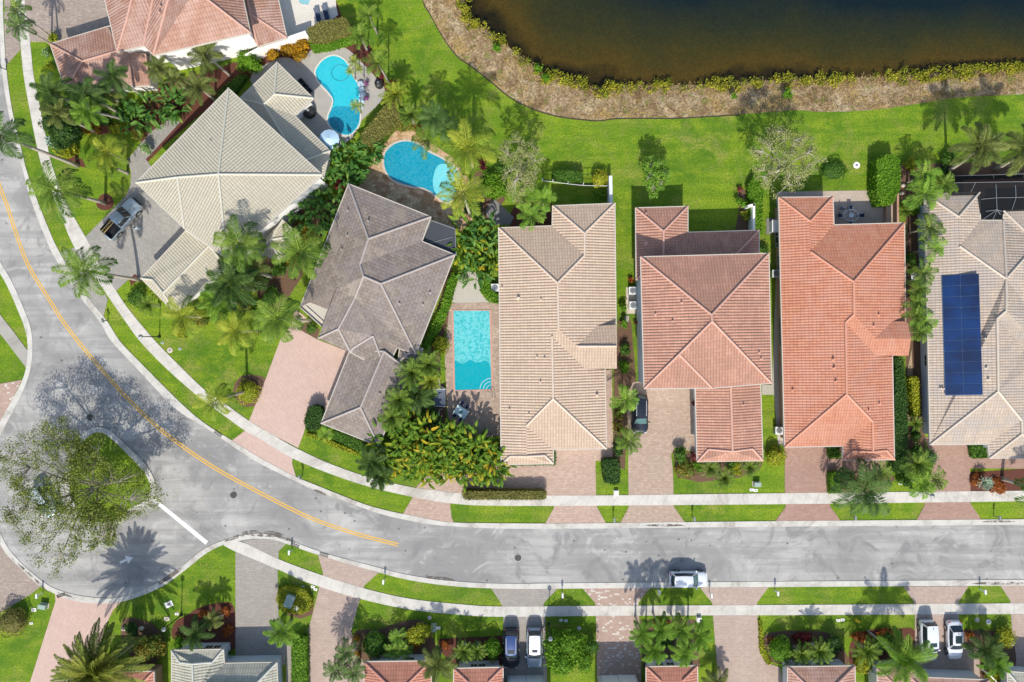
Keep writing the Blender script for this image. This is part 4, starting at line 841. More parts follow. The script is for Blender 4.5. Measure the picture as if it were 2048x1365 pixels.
hh_.block(dict(A=(1820, 1354, 3), B=(1978, 1360, 3), C=(1980, 1480, 3), D=(1820, 1480, 3), a=(1852, 1385), b=(1940, 1390), c=(1940, 1450), d=(1852, 1450)), [['A', 'B', 'b', 'a'], ['B', 'C', 'c', 'b'], ['C', 'D', 'd', 'c'], ['D', 'A', 'a', 'd']], ['A', 'B', 'C', 'D'], inset=0.3)
for lb, x0, x1, y in (('pale garage front wall behind the two parked SUVs, at the bottom edge', 1006, 1100, 1370), ('pale garage front wall behind the spotted driveway, at the bottom edge', 1196, 1290, 1370)):
    hg = row_house(lb, 'rose', 'palewall', x0, x1, y, ((x0+x1)/2, 1380), d=30, e=3.5)
    for t0, t1 in ((.06, .48), (.52, .94)):
        ins, wh = hg.walls[0]; p, q = ins[0].lerp(ins[1], t0), ins[0].lerp(ins[1], t1); o_ = MB().box(((p.x+q.x)/2, (p.y+q.y)/2, 1.1), ((q-p).length, .06, 2.2)).build('garage_door', M['white'], hg.e); hg.rel(o_)
h = House('pale blue grey roof corner at the bottom right edge of the photo', roof='ivory', wall='palewall', base=(2040, 1380))
h.block(dict(A=(2014, 1343, 3), B=(2140, 1352, 3), C=(2140, 1480, 3), D=(2020, 1480, 3), a=(2050, 1385), b=(2105, 1388), c=(2105, 1445), d=(2055, 1445)), [['A', 'B', 'b', 'a'], ['B', 'C', 'c', 'b'], ['C', 'D', 'd', 'c'], ['D', 'A', 'a', 'd']], ['A', 'B', 'C', 'D'])
side_wall([(505, 125), (540, 107), (620, 80)], 2.2, M['white'], 'long white garden wall behind the orange croton bed', 0.25)
side_wall([(1217, 362), (1218, 410)], 1.9, M['palewall'], 'short pale wall beside the beige roof, end of the iron fence', 0.4)
side_wall([(1490, 417), (1499, 415), (1499, 475)], 1.6, M['white'], 'small white L shaped wall by the pink house lanai', 0.28)
side_wall([(1787, 392), (1787, 455)], 1.0, M['tanwall'], 'low tan wall closing the patio behind the orange house', 0.25)
side_wall([(1768, 392), (1768, 455)], 0.6, M['tanwall'], 'low tan step wall on the patio behind the orange house', 0.15)
side_wall([(1738, 1338), (1742, 1420)], 2.4, M['white'], 'white side wall left of the leaning plume palm, bottom edge', 0.3)
side_wall([(262, 1330), (312, 1330), (320, 1336), (322, 1400)], 1.7, M['tanwall'], 'brown yard wall round the red roof corner, bottom edge', 0.2)
side_wall([(1963, 1338), (1990, 1365), (1995, 1400)], 1.2, M['white'], 'slanting white wall beside the white sedan drive', 0.15)
# dark screen enclosures
sm = NT('dark_screen'); sm.base((0.012, 0.014, 0.016)); sm.rough(0.9, 0.1); tr = sm.n("ShaderNodeBsdfTransparent"); mx = sm.n("ShaderNodeMixShader"); mx.inputs[0].default_value = 0.78
sm.l(tr.outputs[0], mx.inputs[1]); sm.l(sm.b.outputs[0], mx.inputs[2]); sm.l(mx.outputs[0], sm.o.inputs[0])
e_ = tag(empty('screen_enclosure', W(1990, 400)), 'dark mesh pool enclosure with pale beams beside the tan roof', 'screen enclosure')
def rl(o): o.location = -Vector(e_.location); return o
Z = 3.4; PT = [(1893, 353, 2.4), (2150, 345, 2.4), (2150, 470, 3.1), (1893, 470, 3.1), (1905, 365, Z), (2150, 362, Z)]
Q = [W(*p) for p in PT]
rl(MB().add([Q[0], Q[1], Q[5], Q[4], Q[2], Q[3]], [(0, 1, 2, 3), (3, 2, 4, 5)]).build('mesh_screen', sm.m, e_))
lw = [Vector((Q[0].x, Q[0].y, 0)), Vector((Q[1].x, Q[1].y, 0))]; rl(MB().add([Q[0], Q[1], lw[1], lw[0]], [(0, 1, 2, 3)]).build('mesh_screen', sm.m, e_))
for L in ([(1893, 353), (2150, 345)], [(1905, 366), (2150, 362)], [(1951, 366), (1942, 384)], [(1908, 368), (1901, 384)], [(1986, 350), (1992, 370), (1994, 420), (1986, 440)], [(2022, 350), (2031, 372), (2032, 396), (2024, 420)], [(1962, 399), (1994, 396), (2100, 394)], [(1994, 420), (1965, 440)], [(1994, 420), (1972, 423)], [(1994, 420), (2004, 423)], [(1994, 420), (2001, 430)]):
    rl(MB().tube([W(x, y, Z+0.04 if y > 356 else 2.45) for x, y in L], 0.03, 5).build('beam', M['metalg'], e_))
e_ = tag(empty('screen_roof', W(880, 470)), 'flat dark screened lanai roof beside the slate roof', 'screen roof')
q = [(862, 441), (910, 458), (912, 510), (844, 483)]; rl(sheet('mesh_screen', q, 2.8, plain('charcoal_screen', (0.045, 0.05, 0.06), 0.8, var=0.2, sc_=0.7), e_, thick=0.06))
for i in range(4): rl(MB().tube([W(*q[i], 2.84), W(*q[(i+1) % 4], 2.84)], 0.06, 5).build('beam', M['metalg'], e_))
rl(MB().tube([W(853, 489, 2.85), W(905, 474, 2.85)], 0.04, 5).build('beam', M['metalg'], e_))
for x, y in q[1:3]: p = W(x, y, 2.8); rl(MB().tube([p, (p.x, p.y, 0)], 0.07, 6).build('post', M['metalg'], e_))
# ================================================================ VEGETATION
def leafquads(base, dirv, side, L, Wd, droop=None):
    """arrays (n,3): narrow 4 point leaf, base -> tip"""
    tip = base+dirv*L[:, None]
    if droop is not None: tip[:, 2] -= droop
    mid = (base+tip)/2; mid[:, 2] += (droop if droop is not None else 0)*0.25
    s = side*Wd[:, None]/2
    return np.stack([base, mid-s, tip, mid+s], 1)
def norm(a): return a/np.maximum(np.linalg.norm(a, axis=-1, keepdims=True), 1e-6)
def frond_crown(name, mat, nf=16, L=3.0, nl=26, ll=0.75, lw=0.07, e0=(-10, 65), curve=1.5, vshape=0.35, bushy=False, seed=1, tilt_leaf=0.35, t0=0.12):
    r = np.random.default_rng(seed); Q = []; T = []
    for i in range(nf):
        az = 2*math.pi*(i*0.381966+r.uniform(-0.04, 0.04)); el = R(e0[0]+(e0[1]-e0[0])*((i+0.5)/nf)**0.8); ln = L*r.uniform(0.85, 1.1)*(1-0.15*(i/nf))
        n = 14; p = np.zeros(3); P = [p.copy()]; e = el; cur = curve*r.uniform(0.75, 1.25); sw = r.uniform(-0.25, 0.25)
        for k in range(n):
            a_ = az+sw*k/n; p = p+np.array((math.cos(a_)*math.cos(e), math.sin(a_)*math.cos(e), math.sin(e)))*ln/n; P.append(p.copy()); e -= cur/n*(0.4+1.2*k/n)
        P = np.array(P); ft = r.uniform(0, 1)
        D = norm(np.gradient(P, axis=0)); up = np.array((0, 0, 1.0))
        # rachis
        sd = norm(np.cross(D, up)); wd = np.linspace(0.05, 0.015, n+1)[:, None]
        for k in range(n): Q.append(np.array([P[k]-sd[k]*wd[k], P[k+1]-sd[k+1]*wd[k+1], P[k+1]+sd[k+1]*wd[k+1], P[k]+sd[k]*wd[k]])[None]); T.append([min(1, .75+.2*ft)])
        t = np.linspace(t0, 1.0, nl); idx = t*n; i0 = np.minimum(idx.astype(int), n-1); fr = (idx-i0)[:, None]
        B = P[i0]*(1-fr)+P[i0+1]*fr; Dd = D[i0]; Sd = sd[i0]; Up = np.cross(Sd, Dd)
        prof = np.sin(np.clip((t*0.85+0.15)*math.pi, 0, math.pi))**0.6*0.9+0.1
        dirs = [(1, vshape), (-1, vshape)] if not bushy else [(1, .2), (-1, .2), (.75, .8), (-.75, .8), (0.2, 1.1), (.9, -.4), (-.9, -.4)]
        for sg, u in dirs:
            d = norm(Sd*sg+Dd*(0.45+0.9*t[:, None]**2)+Up*u+r.normal(0, .08, (nl, 3)))
            Ln = ll*prof*r.uniform(.85, 1.15, nl); side = norm(np.cross(d, Up+Sd*0.3*sg))
            side = norm(side*(1-tilt_leaf)+Dd*tilt_leaf)
            Q.append(leafquads(B, d, side, Ln, np.full(nl, lw), Ln*(0.28 if not bushy else .1))); T.append(np.clip(0.25+0.45*ft+0.3*(i/nf)+r.normal(0, .12, nl), 0, 1))
    q = np.concatenate(Q); t = np.concatenate([np.ravel(x) for x in T])
    me = quads_mesh(name, q, t, mat)
    me['r'] = float(np.percentile(np.linalg.norm(q[:, 2, :2], axis=1), 97)); return me
CR = {}
def crown(kind, var):
    k = (kind, var)
    if k in CR: return CR[k]
    s = 11*var+sum(map(ord, kind))
    P = dict(
     coco=lambda: frond_crown('crown', G['palm'], 16, 3.1, 36, 0.78, 0.075, (-30, 70), 1.7, .05, False, s),
     cocod=lambda: frond_crown('crown', G['palmd'], 17, 3.1, 36, 0.78, 0.08, (-35, 70), 1.7, .15, False, s),
     cocoy=lambda: frond_crown('crown', G['palmy'], 15, 3.3, 36, 0.78, 0.075, (-30, 70), 1.6, .15, False, s),
     olive=lambda: frond_crown('crown', G['palmo'], 18, 3.2, 36, 0.72, 0.07, (-30, 70), 1.6, .2, False, s),
     fox=lambda: frond_crown('crown', G['palmd'], 13, 2.6, 30, 0.6, 0.05, (-20, 65), 1.9, .2, True, s),
     foxb=lambda: frond_crown('crown', G['palmb'], 13, 2.6, 30, 0.6, 0.05, (-15, 65), 1.9, .2, True, s),
     foxl=lambda: frond_crown('crown', G['palmo'], 14, 2.7, 32, 0.62, 0.05, (-15, 65), 1.8, .2, True, s),
     xmas=lambda: frond_crown('crown', G['palmb'], 10, 1.9, 20, 0.62, 0.08, (5, 60), 1.7, .5, False, s),
     xmasd=lambda: frond_crown('crown', G['palm'], 10, 1.9, 20, 0.62, 0.08, (5, 60), 1.7, .5, False, s),
     areca=lambda: frond_crown('crown', G['palm'], 30, 2.3, 22, 0.5, 0.07, (25, 85), 1.6, .3, False, s),
     arecay=lambda: frond_crown('crown', G['palmy'], 30, 2.3, 22, 0.5, 0.07, (25, 85), 1.6, .3, False, s),
     date=lambda: frond_crown('crown', G['datep'], 105, 4.8, 50, 0.6, 0.085, (-25, 80), 1.0, .35, False, s),
     sago=lambda: frond_crown('crown', G['palm'], 30, 1.3, 20, 0.25, 0.04, (0, 70), 1.0, .3, False, s),
     agave=lambda: frond_crown('crown', G['agave'], 26, 0.9, 3, 0.5, 0.16, (10, 75), 0.3, .1, False, s),
     plume=lambda: frond_crown('crown', G['palmb'], 13, 3.4, 34, 0.7, 0.05, (0, 65), 1.4, .2, True, s))
    CR[k] = P[kind](); return CR[k]
PN = dict(coco='coconut_palm', cocod='coconut_palm', cocoy='coconut_palm', olive='queen_palm', fox='foxtail_palm', foxb='foxtail_palm', foxl='foxtail_palm', xmas='christmas_palm', xmasd='christmas_palm',
    areca='areca_palm', arecay='areca_palm', date='date_palm', sago='sago_palm', agave='agave_plant', plume='foxtail_palm')
_pc = [0]
def palm(kind, cx, cy, r, h, label, base=None, group=None, trunk=0.15, rot=None):
    _pc[0] += 1; c = W(cx, cy, h); b = W(*base) if base else Vector((c.x, c.y, 0))
    e = tag(empty(PN[kind], b), label, 'agave' if kind == 'agave' else 'palm tree', group)
    me = crown(kind, _pc[0] % 3); o = bpy.data.objects.new('crown', me); col.objects.link(o); o.parent = e
    o.location = c-b; k = r*S*(H-h)/H/me['r']; o.scale = (k, k, k*0.95); o.rotation_euler = (0, 0, rot if rot is not None else random.uniform(0, 6.28))
    if h > 1.2:
        d = c-b; mid = Vector((d.x*0.35, d.y*0.35, d.z*0.6)); pts = []
        for i in range(9):
            t = i/8; pts.append(mid*(2*t*(1-t))+d*(t*t))
        rr = [trunk*(1.35-0.5*(i/8)) for i in range(9)]; rr[0] = trunk*1.8
        MB().tube(pts, rr, 8).build('trunk', M['barkl'] if kind in ('coco', 'cocoy', 'xmas', 'foxl') else M['bark'], e, True)
    return e
# ---- clipped and loose foliage volumes
def scatter_tri(tris, dens, r):
    tris = np.array(tris); ar = 0.5*np.linalg.norm(np.cross(tris[:, 1]-tris[:, 0], tris[:, 2]-tris[:, 0]), axis=1)
    n = max(20, int(ar.sum()*dens)); i = r.choice(len(tris), n, p=ar/ar.sum()); a, b = r.random(n), r.random(n); m = a+b > 1; a[m], b[m] = 1-a[m], 1-b[m]
    T = tris[i]; p = T[:, 0]+(T[:, 1]-T[:, 0])*a[:, None]+(T[:, 2]-T[:, 0])*b[:, None]; nr = norm(np.cross(T[:, 1]-T[:, 0], T[:, 2]-T[:, 0])); return p, nr
def leaves_at(p, nr, size, r, jit=0.6, fluff=0.1, aspect=0.6):
    n = len(p); nn = norm(nr+r.normal(0, jit, (n, 3))); p = p+nr*r.normal(0, fluff, (n, 1))+r.normal(0, fluff*0.5, (n, 3))
    d = norm(np.cross(nn, r.normal(0, 1, (n, 3)))); s = np.cross(nn, d); L = size*r.uniform(.6, 1.4, n)[:, None]
    return np.stack([p-d*L*.5, p-s*L*aspect*.5, p+d*L*.5, p+s*L*aspect*.5], 1)
def clump_noise(p, seed, f=1.6):
    q = p*f+seed; return 0.5+0.25*np.sin(q[:, 0]*1.3+np.sin(q[:, 1]*1.7))+0.25*np.sin(q[:, 1]*1.9+q[:, 2]+np.sin(q[:, 0]*2.3))
_sd = [100]
def hedge(px, h, mat, label, name='hedge', cat='hedge', leaf=0.2, dens=70, group=None, parts=True, top_noise=0.06):
    """px: outline of its TOP in the photo, h its height"""
    _sd[0] += 1; r = np.random.default_rng(_sd[0]); T = [np.array(W(x, y, h)) for x, y in px]; n = len(T)
    c = sum(T)/n; T = [t-(c*[1, 1, 0]) for t in T]; tri = tessellate_polygon([[Vector(t) for t in T]]); tris = []
    for t in tri:
        q = [T[i] for i in t]
        if np.cross(q[1]-q[0], q[2]-q[0])[2] < 0: q = [q[0], q[2], q[1]]
        tris.append(q)
    ar = sum(T[i][0]*T[(i+1) % n][1]-T[(i+1) % n][0]*T[i][1] for i in range(n)); Tc = T if ar > 0 else T[::-1]
    z = np.array((0, 0, h))
    for i in range(n):
        a, b = Tc[i], Tc[(i+1) % n]; tris += [[a-z, b-z, b], [a-z, b, a]]
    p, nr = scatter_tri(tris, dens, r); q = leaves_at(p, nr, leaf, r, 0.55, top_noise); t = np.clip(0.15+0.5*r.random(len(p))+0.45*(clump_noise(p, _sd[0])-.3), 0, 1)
    me = quads_mesh(name, q, t, mat)
    # dense inner mass
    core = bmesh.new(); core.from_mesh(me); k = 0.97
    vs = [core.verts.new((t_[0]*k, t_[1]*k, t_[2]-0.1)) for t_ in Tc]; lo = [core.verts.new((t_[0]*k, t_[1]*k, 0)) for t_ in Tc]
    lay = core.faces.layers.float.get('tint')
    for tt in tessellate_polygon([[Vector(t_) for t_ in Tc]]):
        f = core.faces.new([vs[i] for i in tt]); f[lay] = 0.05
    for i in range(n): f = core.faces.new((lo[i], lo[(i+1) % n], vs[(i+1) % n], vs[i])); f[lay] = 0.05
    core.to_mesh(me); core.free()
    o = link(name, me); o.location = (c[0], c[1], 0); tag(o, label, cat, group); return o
def blob_mesh(name, balls, mat, leaf, dens, seed, core=True, jit=0.7, fluff=0.12):
    """balls: (x,y,z,rx,ry,rz) in metres about the origin"""
    r = np.random.default_rng(seed); Q = []; T = []
    for (x, y, z, rx, ry, rz) in balls:
        n = int(4*math.pi*((rx*ry*rz)**(2/3))*dens*0.7)+12; d = norm(r.normal(0, 1, (n, 3))); d[:, 2] = np.abs(d[:, 2])*np.where(r.random(n) < .8, 1, -0.5)
        w_ = 1+0.12*np.sin(d[:, 0]*5+seed)+0.1*np.sin(d[:, 1]*7+seed*2)
        p = d*[rx, ry, rz]*w_[:, None]+[x, y, z]; p[:, 2] = np.maximum(p[:, 2], 0.03)
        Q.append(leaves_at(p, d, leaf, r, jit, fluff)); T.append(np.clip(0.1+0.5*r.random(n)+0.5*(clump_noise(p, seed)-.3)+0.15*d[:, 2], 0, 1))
    me = quads_mesh(name, np.concatenate(Q), np.concatenate(T), mat)
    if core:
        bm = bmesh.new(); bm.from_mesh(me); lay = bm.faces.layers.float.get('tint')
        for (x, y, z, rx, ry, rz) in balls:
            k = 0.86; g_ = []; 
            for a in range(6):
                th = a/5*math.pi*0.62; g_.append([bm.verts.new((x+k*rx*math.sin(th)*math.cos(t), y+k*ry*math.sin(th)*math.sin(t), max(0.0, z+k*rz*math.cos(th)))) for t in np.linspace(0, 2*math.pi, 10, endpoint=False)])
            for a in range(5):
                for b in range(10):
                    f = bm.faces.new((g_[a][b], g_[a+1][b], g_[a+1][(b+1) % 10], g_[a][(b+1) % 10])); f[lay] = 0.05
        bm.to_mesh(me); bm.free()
    return me
def bush(cx, cy, r, h, mat, label, name='shrub', cat='shrub', n=1, leaf=0.2, dens=60, sq=1.0, group=None, spread=0.45, smooth=False):
    _sd[0] += 1; rr = random.Random(_sd[0]); c = W(cx, cy, h*0.6); k = r*S*(H-h*0.6)/H; balls = []
    if n == 1: balls = [(0, 0, h-min(k*.8, h*.55), k, k*sq, min(k*.8, h*.55))]
    else:
        for i in range(n):
            a = i*2.4+rr.random(); d = k*spread*math.sqrt((i+.5)/n)*1.25; b = k*rr.uniform(.42, .62); hh = h*rr.uniform(.65, 1.0); balls.append((d*math.cos(a), d*sq*math.sin(a), hh-min(b*.7, hh*.5), b, b*(.6+.4*sq), min(b*.7, hh*.5)))
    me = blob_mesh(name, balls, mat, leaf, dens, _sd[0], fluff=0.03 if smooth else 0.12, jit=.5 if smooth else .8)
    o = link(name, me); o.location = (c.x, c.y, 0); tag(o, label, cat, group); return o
# ---- paddle leaf clumps (bird of paradise, banana like)
G['datep'] = leafmat('date_palm_leaf', (0.05, 0.08, 0.015), (0.13, 0.19, 0.03), (0.36, 0.36, 0.06))
def paddle_mesh(name, mat, n, rad, h, seed, L=1.5, wd=0.32):
    r = np.random.default_rng(seed); Q = []; T = []
    for i in range(n):
        a = r.uniform(0, 6.28); rr = rad*math.sqrt(r.random())*0.8; b = np.array((rr*math.cos(a), rr*math.sin(a), 0)); top = h*r.uniform(.55, 1.0)
        az = a+r.normal(0, .9); lean = r.uniform(.15, .55); c = b*1.0+np.array((math.cos(az)*lean*top*.35, math.sin(az)*lean*top*.35, top*.8))
        st = np.array((-math.sin(az), math.cos(az), 0))*0.03
        Q.append(np.array([b-st, b+st, c+st, c-st])[None]); T.append([0.3])
        e = R(r.uniform(10, 70)); p = c.copy(); l = L*r.uniform(.7, 1.15); w = wd*r.uniform(.8, 1.2); tt = np.clip(r.beta(1.4, 2.6)+r.normal(0, .08), 0, 1); sd = np.array((-math.sin(az), math.cos(az), 0)); prev = p; pw = 0.06
        roll = r.uniform(-.5, .5)
        for k in range(5):
            t = (k+1)/5; p = p+np.array((math.cos(az)*math.cos(e), math.sin(az)*math.cos(e), math.sin(e)))*l/5; e -= .38; cw = w*math.sin(math.pi*min(1, .2+.78*t))**.8/1.0+.01
            for sg in (-1, 1):
                up = np.array((0, 0, .28+roll*sg)); Q.append(np.array([prev, p, p+sd*sg*cw*.5+up*cw*.5, prev+sd*sg*pw*.5+up*pw*.5])[None]); T.append([np.clip(tt+r.normal(0, .05)+(.25 if k == 4 else 0)*tt, 0, 1)])
            prev, pw = p, cw
    return quads_mesh(name, np.concatenate(Q), np.concatenate([np.ravel(x) for x in T]), mat)
def paddle(cx, cy, r, h, mat, label, n=60, L=1.5, name='bird_of_paradise', group=None):
    _sd[0] += 1; c = W(cx, cy, h*.8); me = paddle_mesh(name, mat, n, r*S, h, _sd[0], L)
    o = link(name, me); o.location = (c.x, c.y, 0); return tag(o, label, 'plant', group)
# ---- broad trees
def tree(cx, cy, rx, ry, h, mat, label, base=None, name='tree', nclus=260, per=60, leaf=0.22, cr=0.75, thick=3.4, limb=9, bark='bark', tr=0.28, twig=True, hole=None, cat='tree', zc=None):
    _sd[0] += 1; r = np.random.default_rng(_sd[0]); zc = zc or h*0.72; C = np.array(W(cx, cy, zc)); b = np.array(W(*base)) if base else C*[1, 1, 0]
    kx, ky = rx*S*(H-zc)/H, ry*S*(H-zc)/H; e = tag(empty(name, b), label, cat)
    cc = C-b; mb = MB(); fork = np.array((cc[0]*.15, cc[1]*.15, h*.3)); mb.tube([(0, 0, 0), fork*.5, fork], [tr*1.4, tr*1.05, tr], 9)
    nodes = []
    for i in range(limb):
        a = i*2*math.pi/limb+r.uniform(-.3, .3); rr = r.uniform(.55, .9); end = cc+np.array((math.cos(a)*kx*rr, math.sin(a)*ky*rr, thick*r.uniform(-.2, .35)))
        m1 = fork*.65+end*.35+[0, 0, h*.12]; pts = [fork, m1, fork*.25+end*.75+[0, 0, h*.05], end]; pts = [np.array(p) for p in catmull(pts, 3)]
        mb.tube(pts, list(np.linspace(tr*.55, .035, len(pts))), 6); nodes += [(p, .1) for p in pts[3:]]
    mb.build('trunk', M[bark], e, True)
    NP = np.array([p for p, _ in nodes]); Q = []; T = []; tw = MB()
    for i in range(nclus):
        a = r.uniform(0, 6.283); rad = r.random()**.5; wob = 1+.16*math.sin(a*3+1)+.12*math.sin(a*7+2)
        x, y = math.cos(a)*kx*rad*wob, math.sin(a)*ky*rad*wob
        if hole and hole(x/kx, y/ky, r): continue
        top = math.sqrt(max(0, 1-min(1, rad)**2)); z = thick*.5*top*r.uniform(-.35, 1.0)
        p = cc+[x, y, z]; j = np.argmin(((NP-p)**2).sum(1)); q0 = NP[j]
        if twig: tw.tube([q0, (q0+p)/2+[0, 0, .12], p], [.04, .028, .012], 4, False)
        s = cr*r.uniform(.6, 1.25); pp = p+np.clip(r.normal(0, .42, (per, 3)), -1, 1)*[s, s, s*.55]
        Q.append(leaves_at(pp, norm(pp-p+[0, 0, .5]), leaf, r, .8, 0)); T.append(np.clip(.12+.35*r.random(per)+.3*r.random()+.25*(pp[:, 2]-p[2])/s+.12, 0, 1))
    if twig: tw.build('branches', M[bark], e)
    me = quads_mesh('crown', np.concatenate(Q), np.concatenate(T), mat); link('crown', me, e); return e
P_ = palm
# coconut palms at the left
P_('coco', 34, 18, 26, 6, 'upper of the two small palms over the pavement in the top left corner', (104, 76), trunk=.09)
P_('cocod', 38, 52, 29, 6, 'lower of the two small palms over the pavement in the top left corner', (118, 98), trunk=.1)
P_('cocod', 2, 272, 52, 10, 'tall coconut palm cut by the left edge, pale trunk crossing the pavement', (156, 332), trunk=.17)
P_('coco', 114, 382, 60, 9, 'coconut palm leaning over the kerb from the round mulch ring', (211, 407), trunk=.16)
P_('coco', 168, 542, 58, 8.2, 'coconut palm with olive fronds leaning over the grey driveway apron', (279, 560), trunk=.16)
P_('cocoy', 215, 305, 42, 4.5, 'bright green short palm on the lawn above the pick-up truck')
P_('coco', 479, 487, 56, 8.5, 'coconut palm casting its shadow on the cream tiled roof', (548, 503), trunk=.16)
P_('coco', 600, 503, 60, 8, 'coconut palm between the cream roof and the slate roof, by the orange crotons', trunk=.16)
P_('coco', 555, 638, 58, 8.5, 'coconut palm at the top of the pink driveway', (620, 642), trunk=.16)
P_('cocoy', 472, 662, 50, 7, 'yellow green palm left of the one at the pink driveway top', trunk=.14)
P_('cocoy', 432, 801, 42, 8, 'palm over the pavement leaning from the round yellow shrub', (494, 783), trunk=.14)
P_('cocoy', 366, 632, 46, 5.5, 'yellowish palm at the lower corner of the cream roofed house', trunk=.13)
P_('areca', 300, 610, 24, 2.2, 'small dark palm on the lawn beside the pavement below the driveway mulch wedge')
P_('fox', 465, 570, 62, 7, 'largest dense green foxtail palm below the cream roof garage', trunk=.2)
P_('foxb', 440, 600, 44, 5.5, 'second dense foxtail crown tucked against the lower left of the largest one', trunk=.18)
P_('foxl', 510, 545, 40, 5.5, 'yellow tipped foxtail crown at the right of the largest one', trunk=.18)
# foxtail group top left
for x, y, r, k, l in ((105, 185, 44, 'fox', 'foxtail palm over the pavement left of the dusty pink roof'), (118, 228, 36, 'foxl', 'foxtail palm below the one left of the dusty pink roof'), (175, 190, 40, 'fox', 'foxtail palm in front of the dusty pink roof corner'),
    (230, 155, 38, 'fox', 'foxtail palm overlapping the lower edge of the dusty pink roof'), (175, 225, 34, 'foxb', 'foxtail palm with a long pale trunk above the flower bed'), (215, 190, 30, 'foxl', 'yellow tinged frond clump below the dusty pink roof')):
    P_(k, x, y, r, 7 if x != 215 else 3.5, l, (258, 243) if x == 175 and y == 225 else None, trunk=.14)
for x, y, r, l in ((318, 138, 30, 'grey green fan palm left of the white house wall'), (412, 112, 38, 'grey green fan palm against the white house wall'), (398, 175, 38, 'grey green fan palm on the mulch below the white wall'), (350, 160, 24, 'small grey green fan palm between the two larger ones')):
    P_('foxl', x, y, r, 4.5, l, (460, 152) if x == 412 else None, trunk=.12)
for x, y, r, h, l, k in ((300, 215, 42, 3, 'paddle leaf clump below the fan palms', 'banana'), (340, 205, 34, 2.6, 'paddle leaf clump nearest the cream roof corner', 'banana'), (265, 235, 30, 2.4, 'paddle leaf clump left of the white flowered shrub', 'banana')):
    paddle(x, y, r, h, G[k], l, 55, 1.2)
bush(292, 300, 14, 1.6, G['variegated'], 'white flowered shrub beside the house walk', n=4, leaf=.16)
P_('areca', 228, 335, 26, 3.0, 'areca palm hanging over the lawn above the truck', base=None)
bush(108, 78, 13, 1.2, G['hedgey'], 'yellow shrub at the left tip of the dusty pink roof', n=4)
bush(98, 132, 9, 1.0, G['hedgey'], 'small yellow shrub under the left eave of the dusty pink roof', n=3)
bush(92, 105, 10, 1.1, G['variegated'], 'speckled white shrub left of the dusty pink roof', n=3, leaf=.16)
bush(122, 262, 38, 4, G['hedged'], 'dark broad leaf tree beside the pavement under the foxtail palms', name='small_tree', cat='tree', n=7, leaf=.24, dens=40)
hedge([(104, 300), (128, 292), (126, 270), (148, 278), (150, 305), (120, 318)], .9, G['hedgey'], 'low L shaped yellow hedge by the pavement')
bush(180, 258, 20, .7, G['croton'], 'orange flowering bed plants above the front lawn', n=6, sq=.35, cat='flowers', name='flower_clump')
bush(233, 258, 18, .9, G['hedgey'], 'yellow shrub at the right end of the orange flower bed', n=5, sq=.4)
bush(272, 598, 20, 1.4, G['hedge'], 'rounded green shrub below the driveway mulch wedge', n=4)
bush(355, 662, 18, .8, G['hedgey'], 'yellow ground shrub by the pavement below the cream roof', n=4)
# between cream and slate houses
for x, y, r, k, l in ((655, 325, 34, 'banana', 'paddle leaf clump beside the light blue umbrella'), (700, 320, 32, 'banana', 'paddle leaf clump right of the light blue umbrella'), (690, 350, 30, 'banana', 'paddle leaf clump above the slate roof tip'), (615, 385, 36, 'banana', 'paddle leaf clump at the right corner of the cream roof'),
    (645, 400, 34, 'banana', 'paddle leaf clump along the slate roof left edge'), (600, 420, 34, 'banana', 'paddle leaf clump over the cream roof eave'), (640, 430, 28, 'banana', 'paddle leaf clump above the croton bed'), (737, 300, 22, 'banana', 'small paddle leaf clump beside the brown patio')):
    paddle(x, y, r, 3.2, G[k], l, 45, 1.1)
for x, y, r, l in ((575, 485, 20, 'croton clump with orange leaves left of the slate roof'), (612, 470, 22, 'croton clump with orange leaves beside the slate roof edge'), (565, 500, 14, 'small croton clump at the white wall foot')):
    bush(x, y, r, 1.1, G['croton'], l, n=6, cat='flowers', name='croton')
bush(545, 590, 20, 1.6, G['hedge'], 'green shrub right of the large foxtail palm', n=5)
bush(520, 620, 22, 1.5, G['hedgeb'], 'bright shrub mass below the foxtail palms', n=5)
bush(400, 640, 24, 1.0, G['mixed'], 'low speckled shrub row by the lawn palms', n=5, sq=.5)
bush(622, 658, 10, .9, G['hedge'], 'small round green shrub at the slate roof corner')
bush(494, 785, 24, 1.3, G['hedgey'], 'round yellow clipped shrub in the brown bed by the pink driveway', leaf=.16, dens=90, smooth=True)
hedge([(615, 820), (625, 812), (640, 814), (645, 828), (640, 852), (630, 862), (612, 860), (608, 840)], 1.5, G['hedged'], 'dark green rounded hedge at the garage corner of the slate house')
hedge([(665, 862), (700, 874), (738, 893), (742, 908), (715, 902), (680, 885), (662, 876)], .9, G['hedge'], 'low dark green hedge in front of the slate roof garage')
hedge([(612, 866), (640, 872), (668, 885), (715, 905), (716, 912), (680, 900), (640, 880), (612, 872)], .35, G['hedgey'], 'thin strip of yellow edging plants before the slate roof garage')
P_('xmas', 652, 868, 18, 1.5, 'small bright palm in the bed before the slate roof garage')
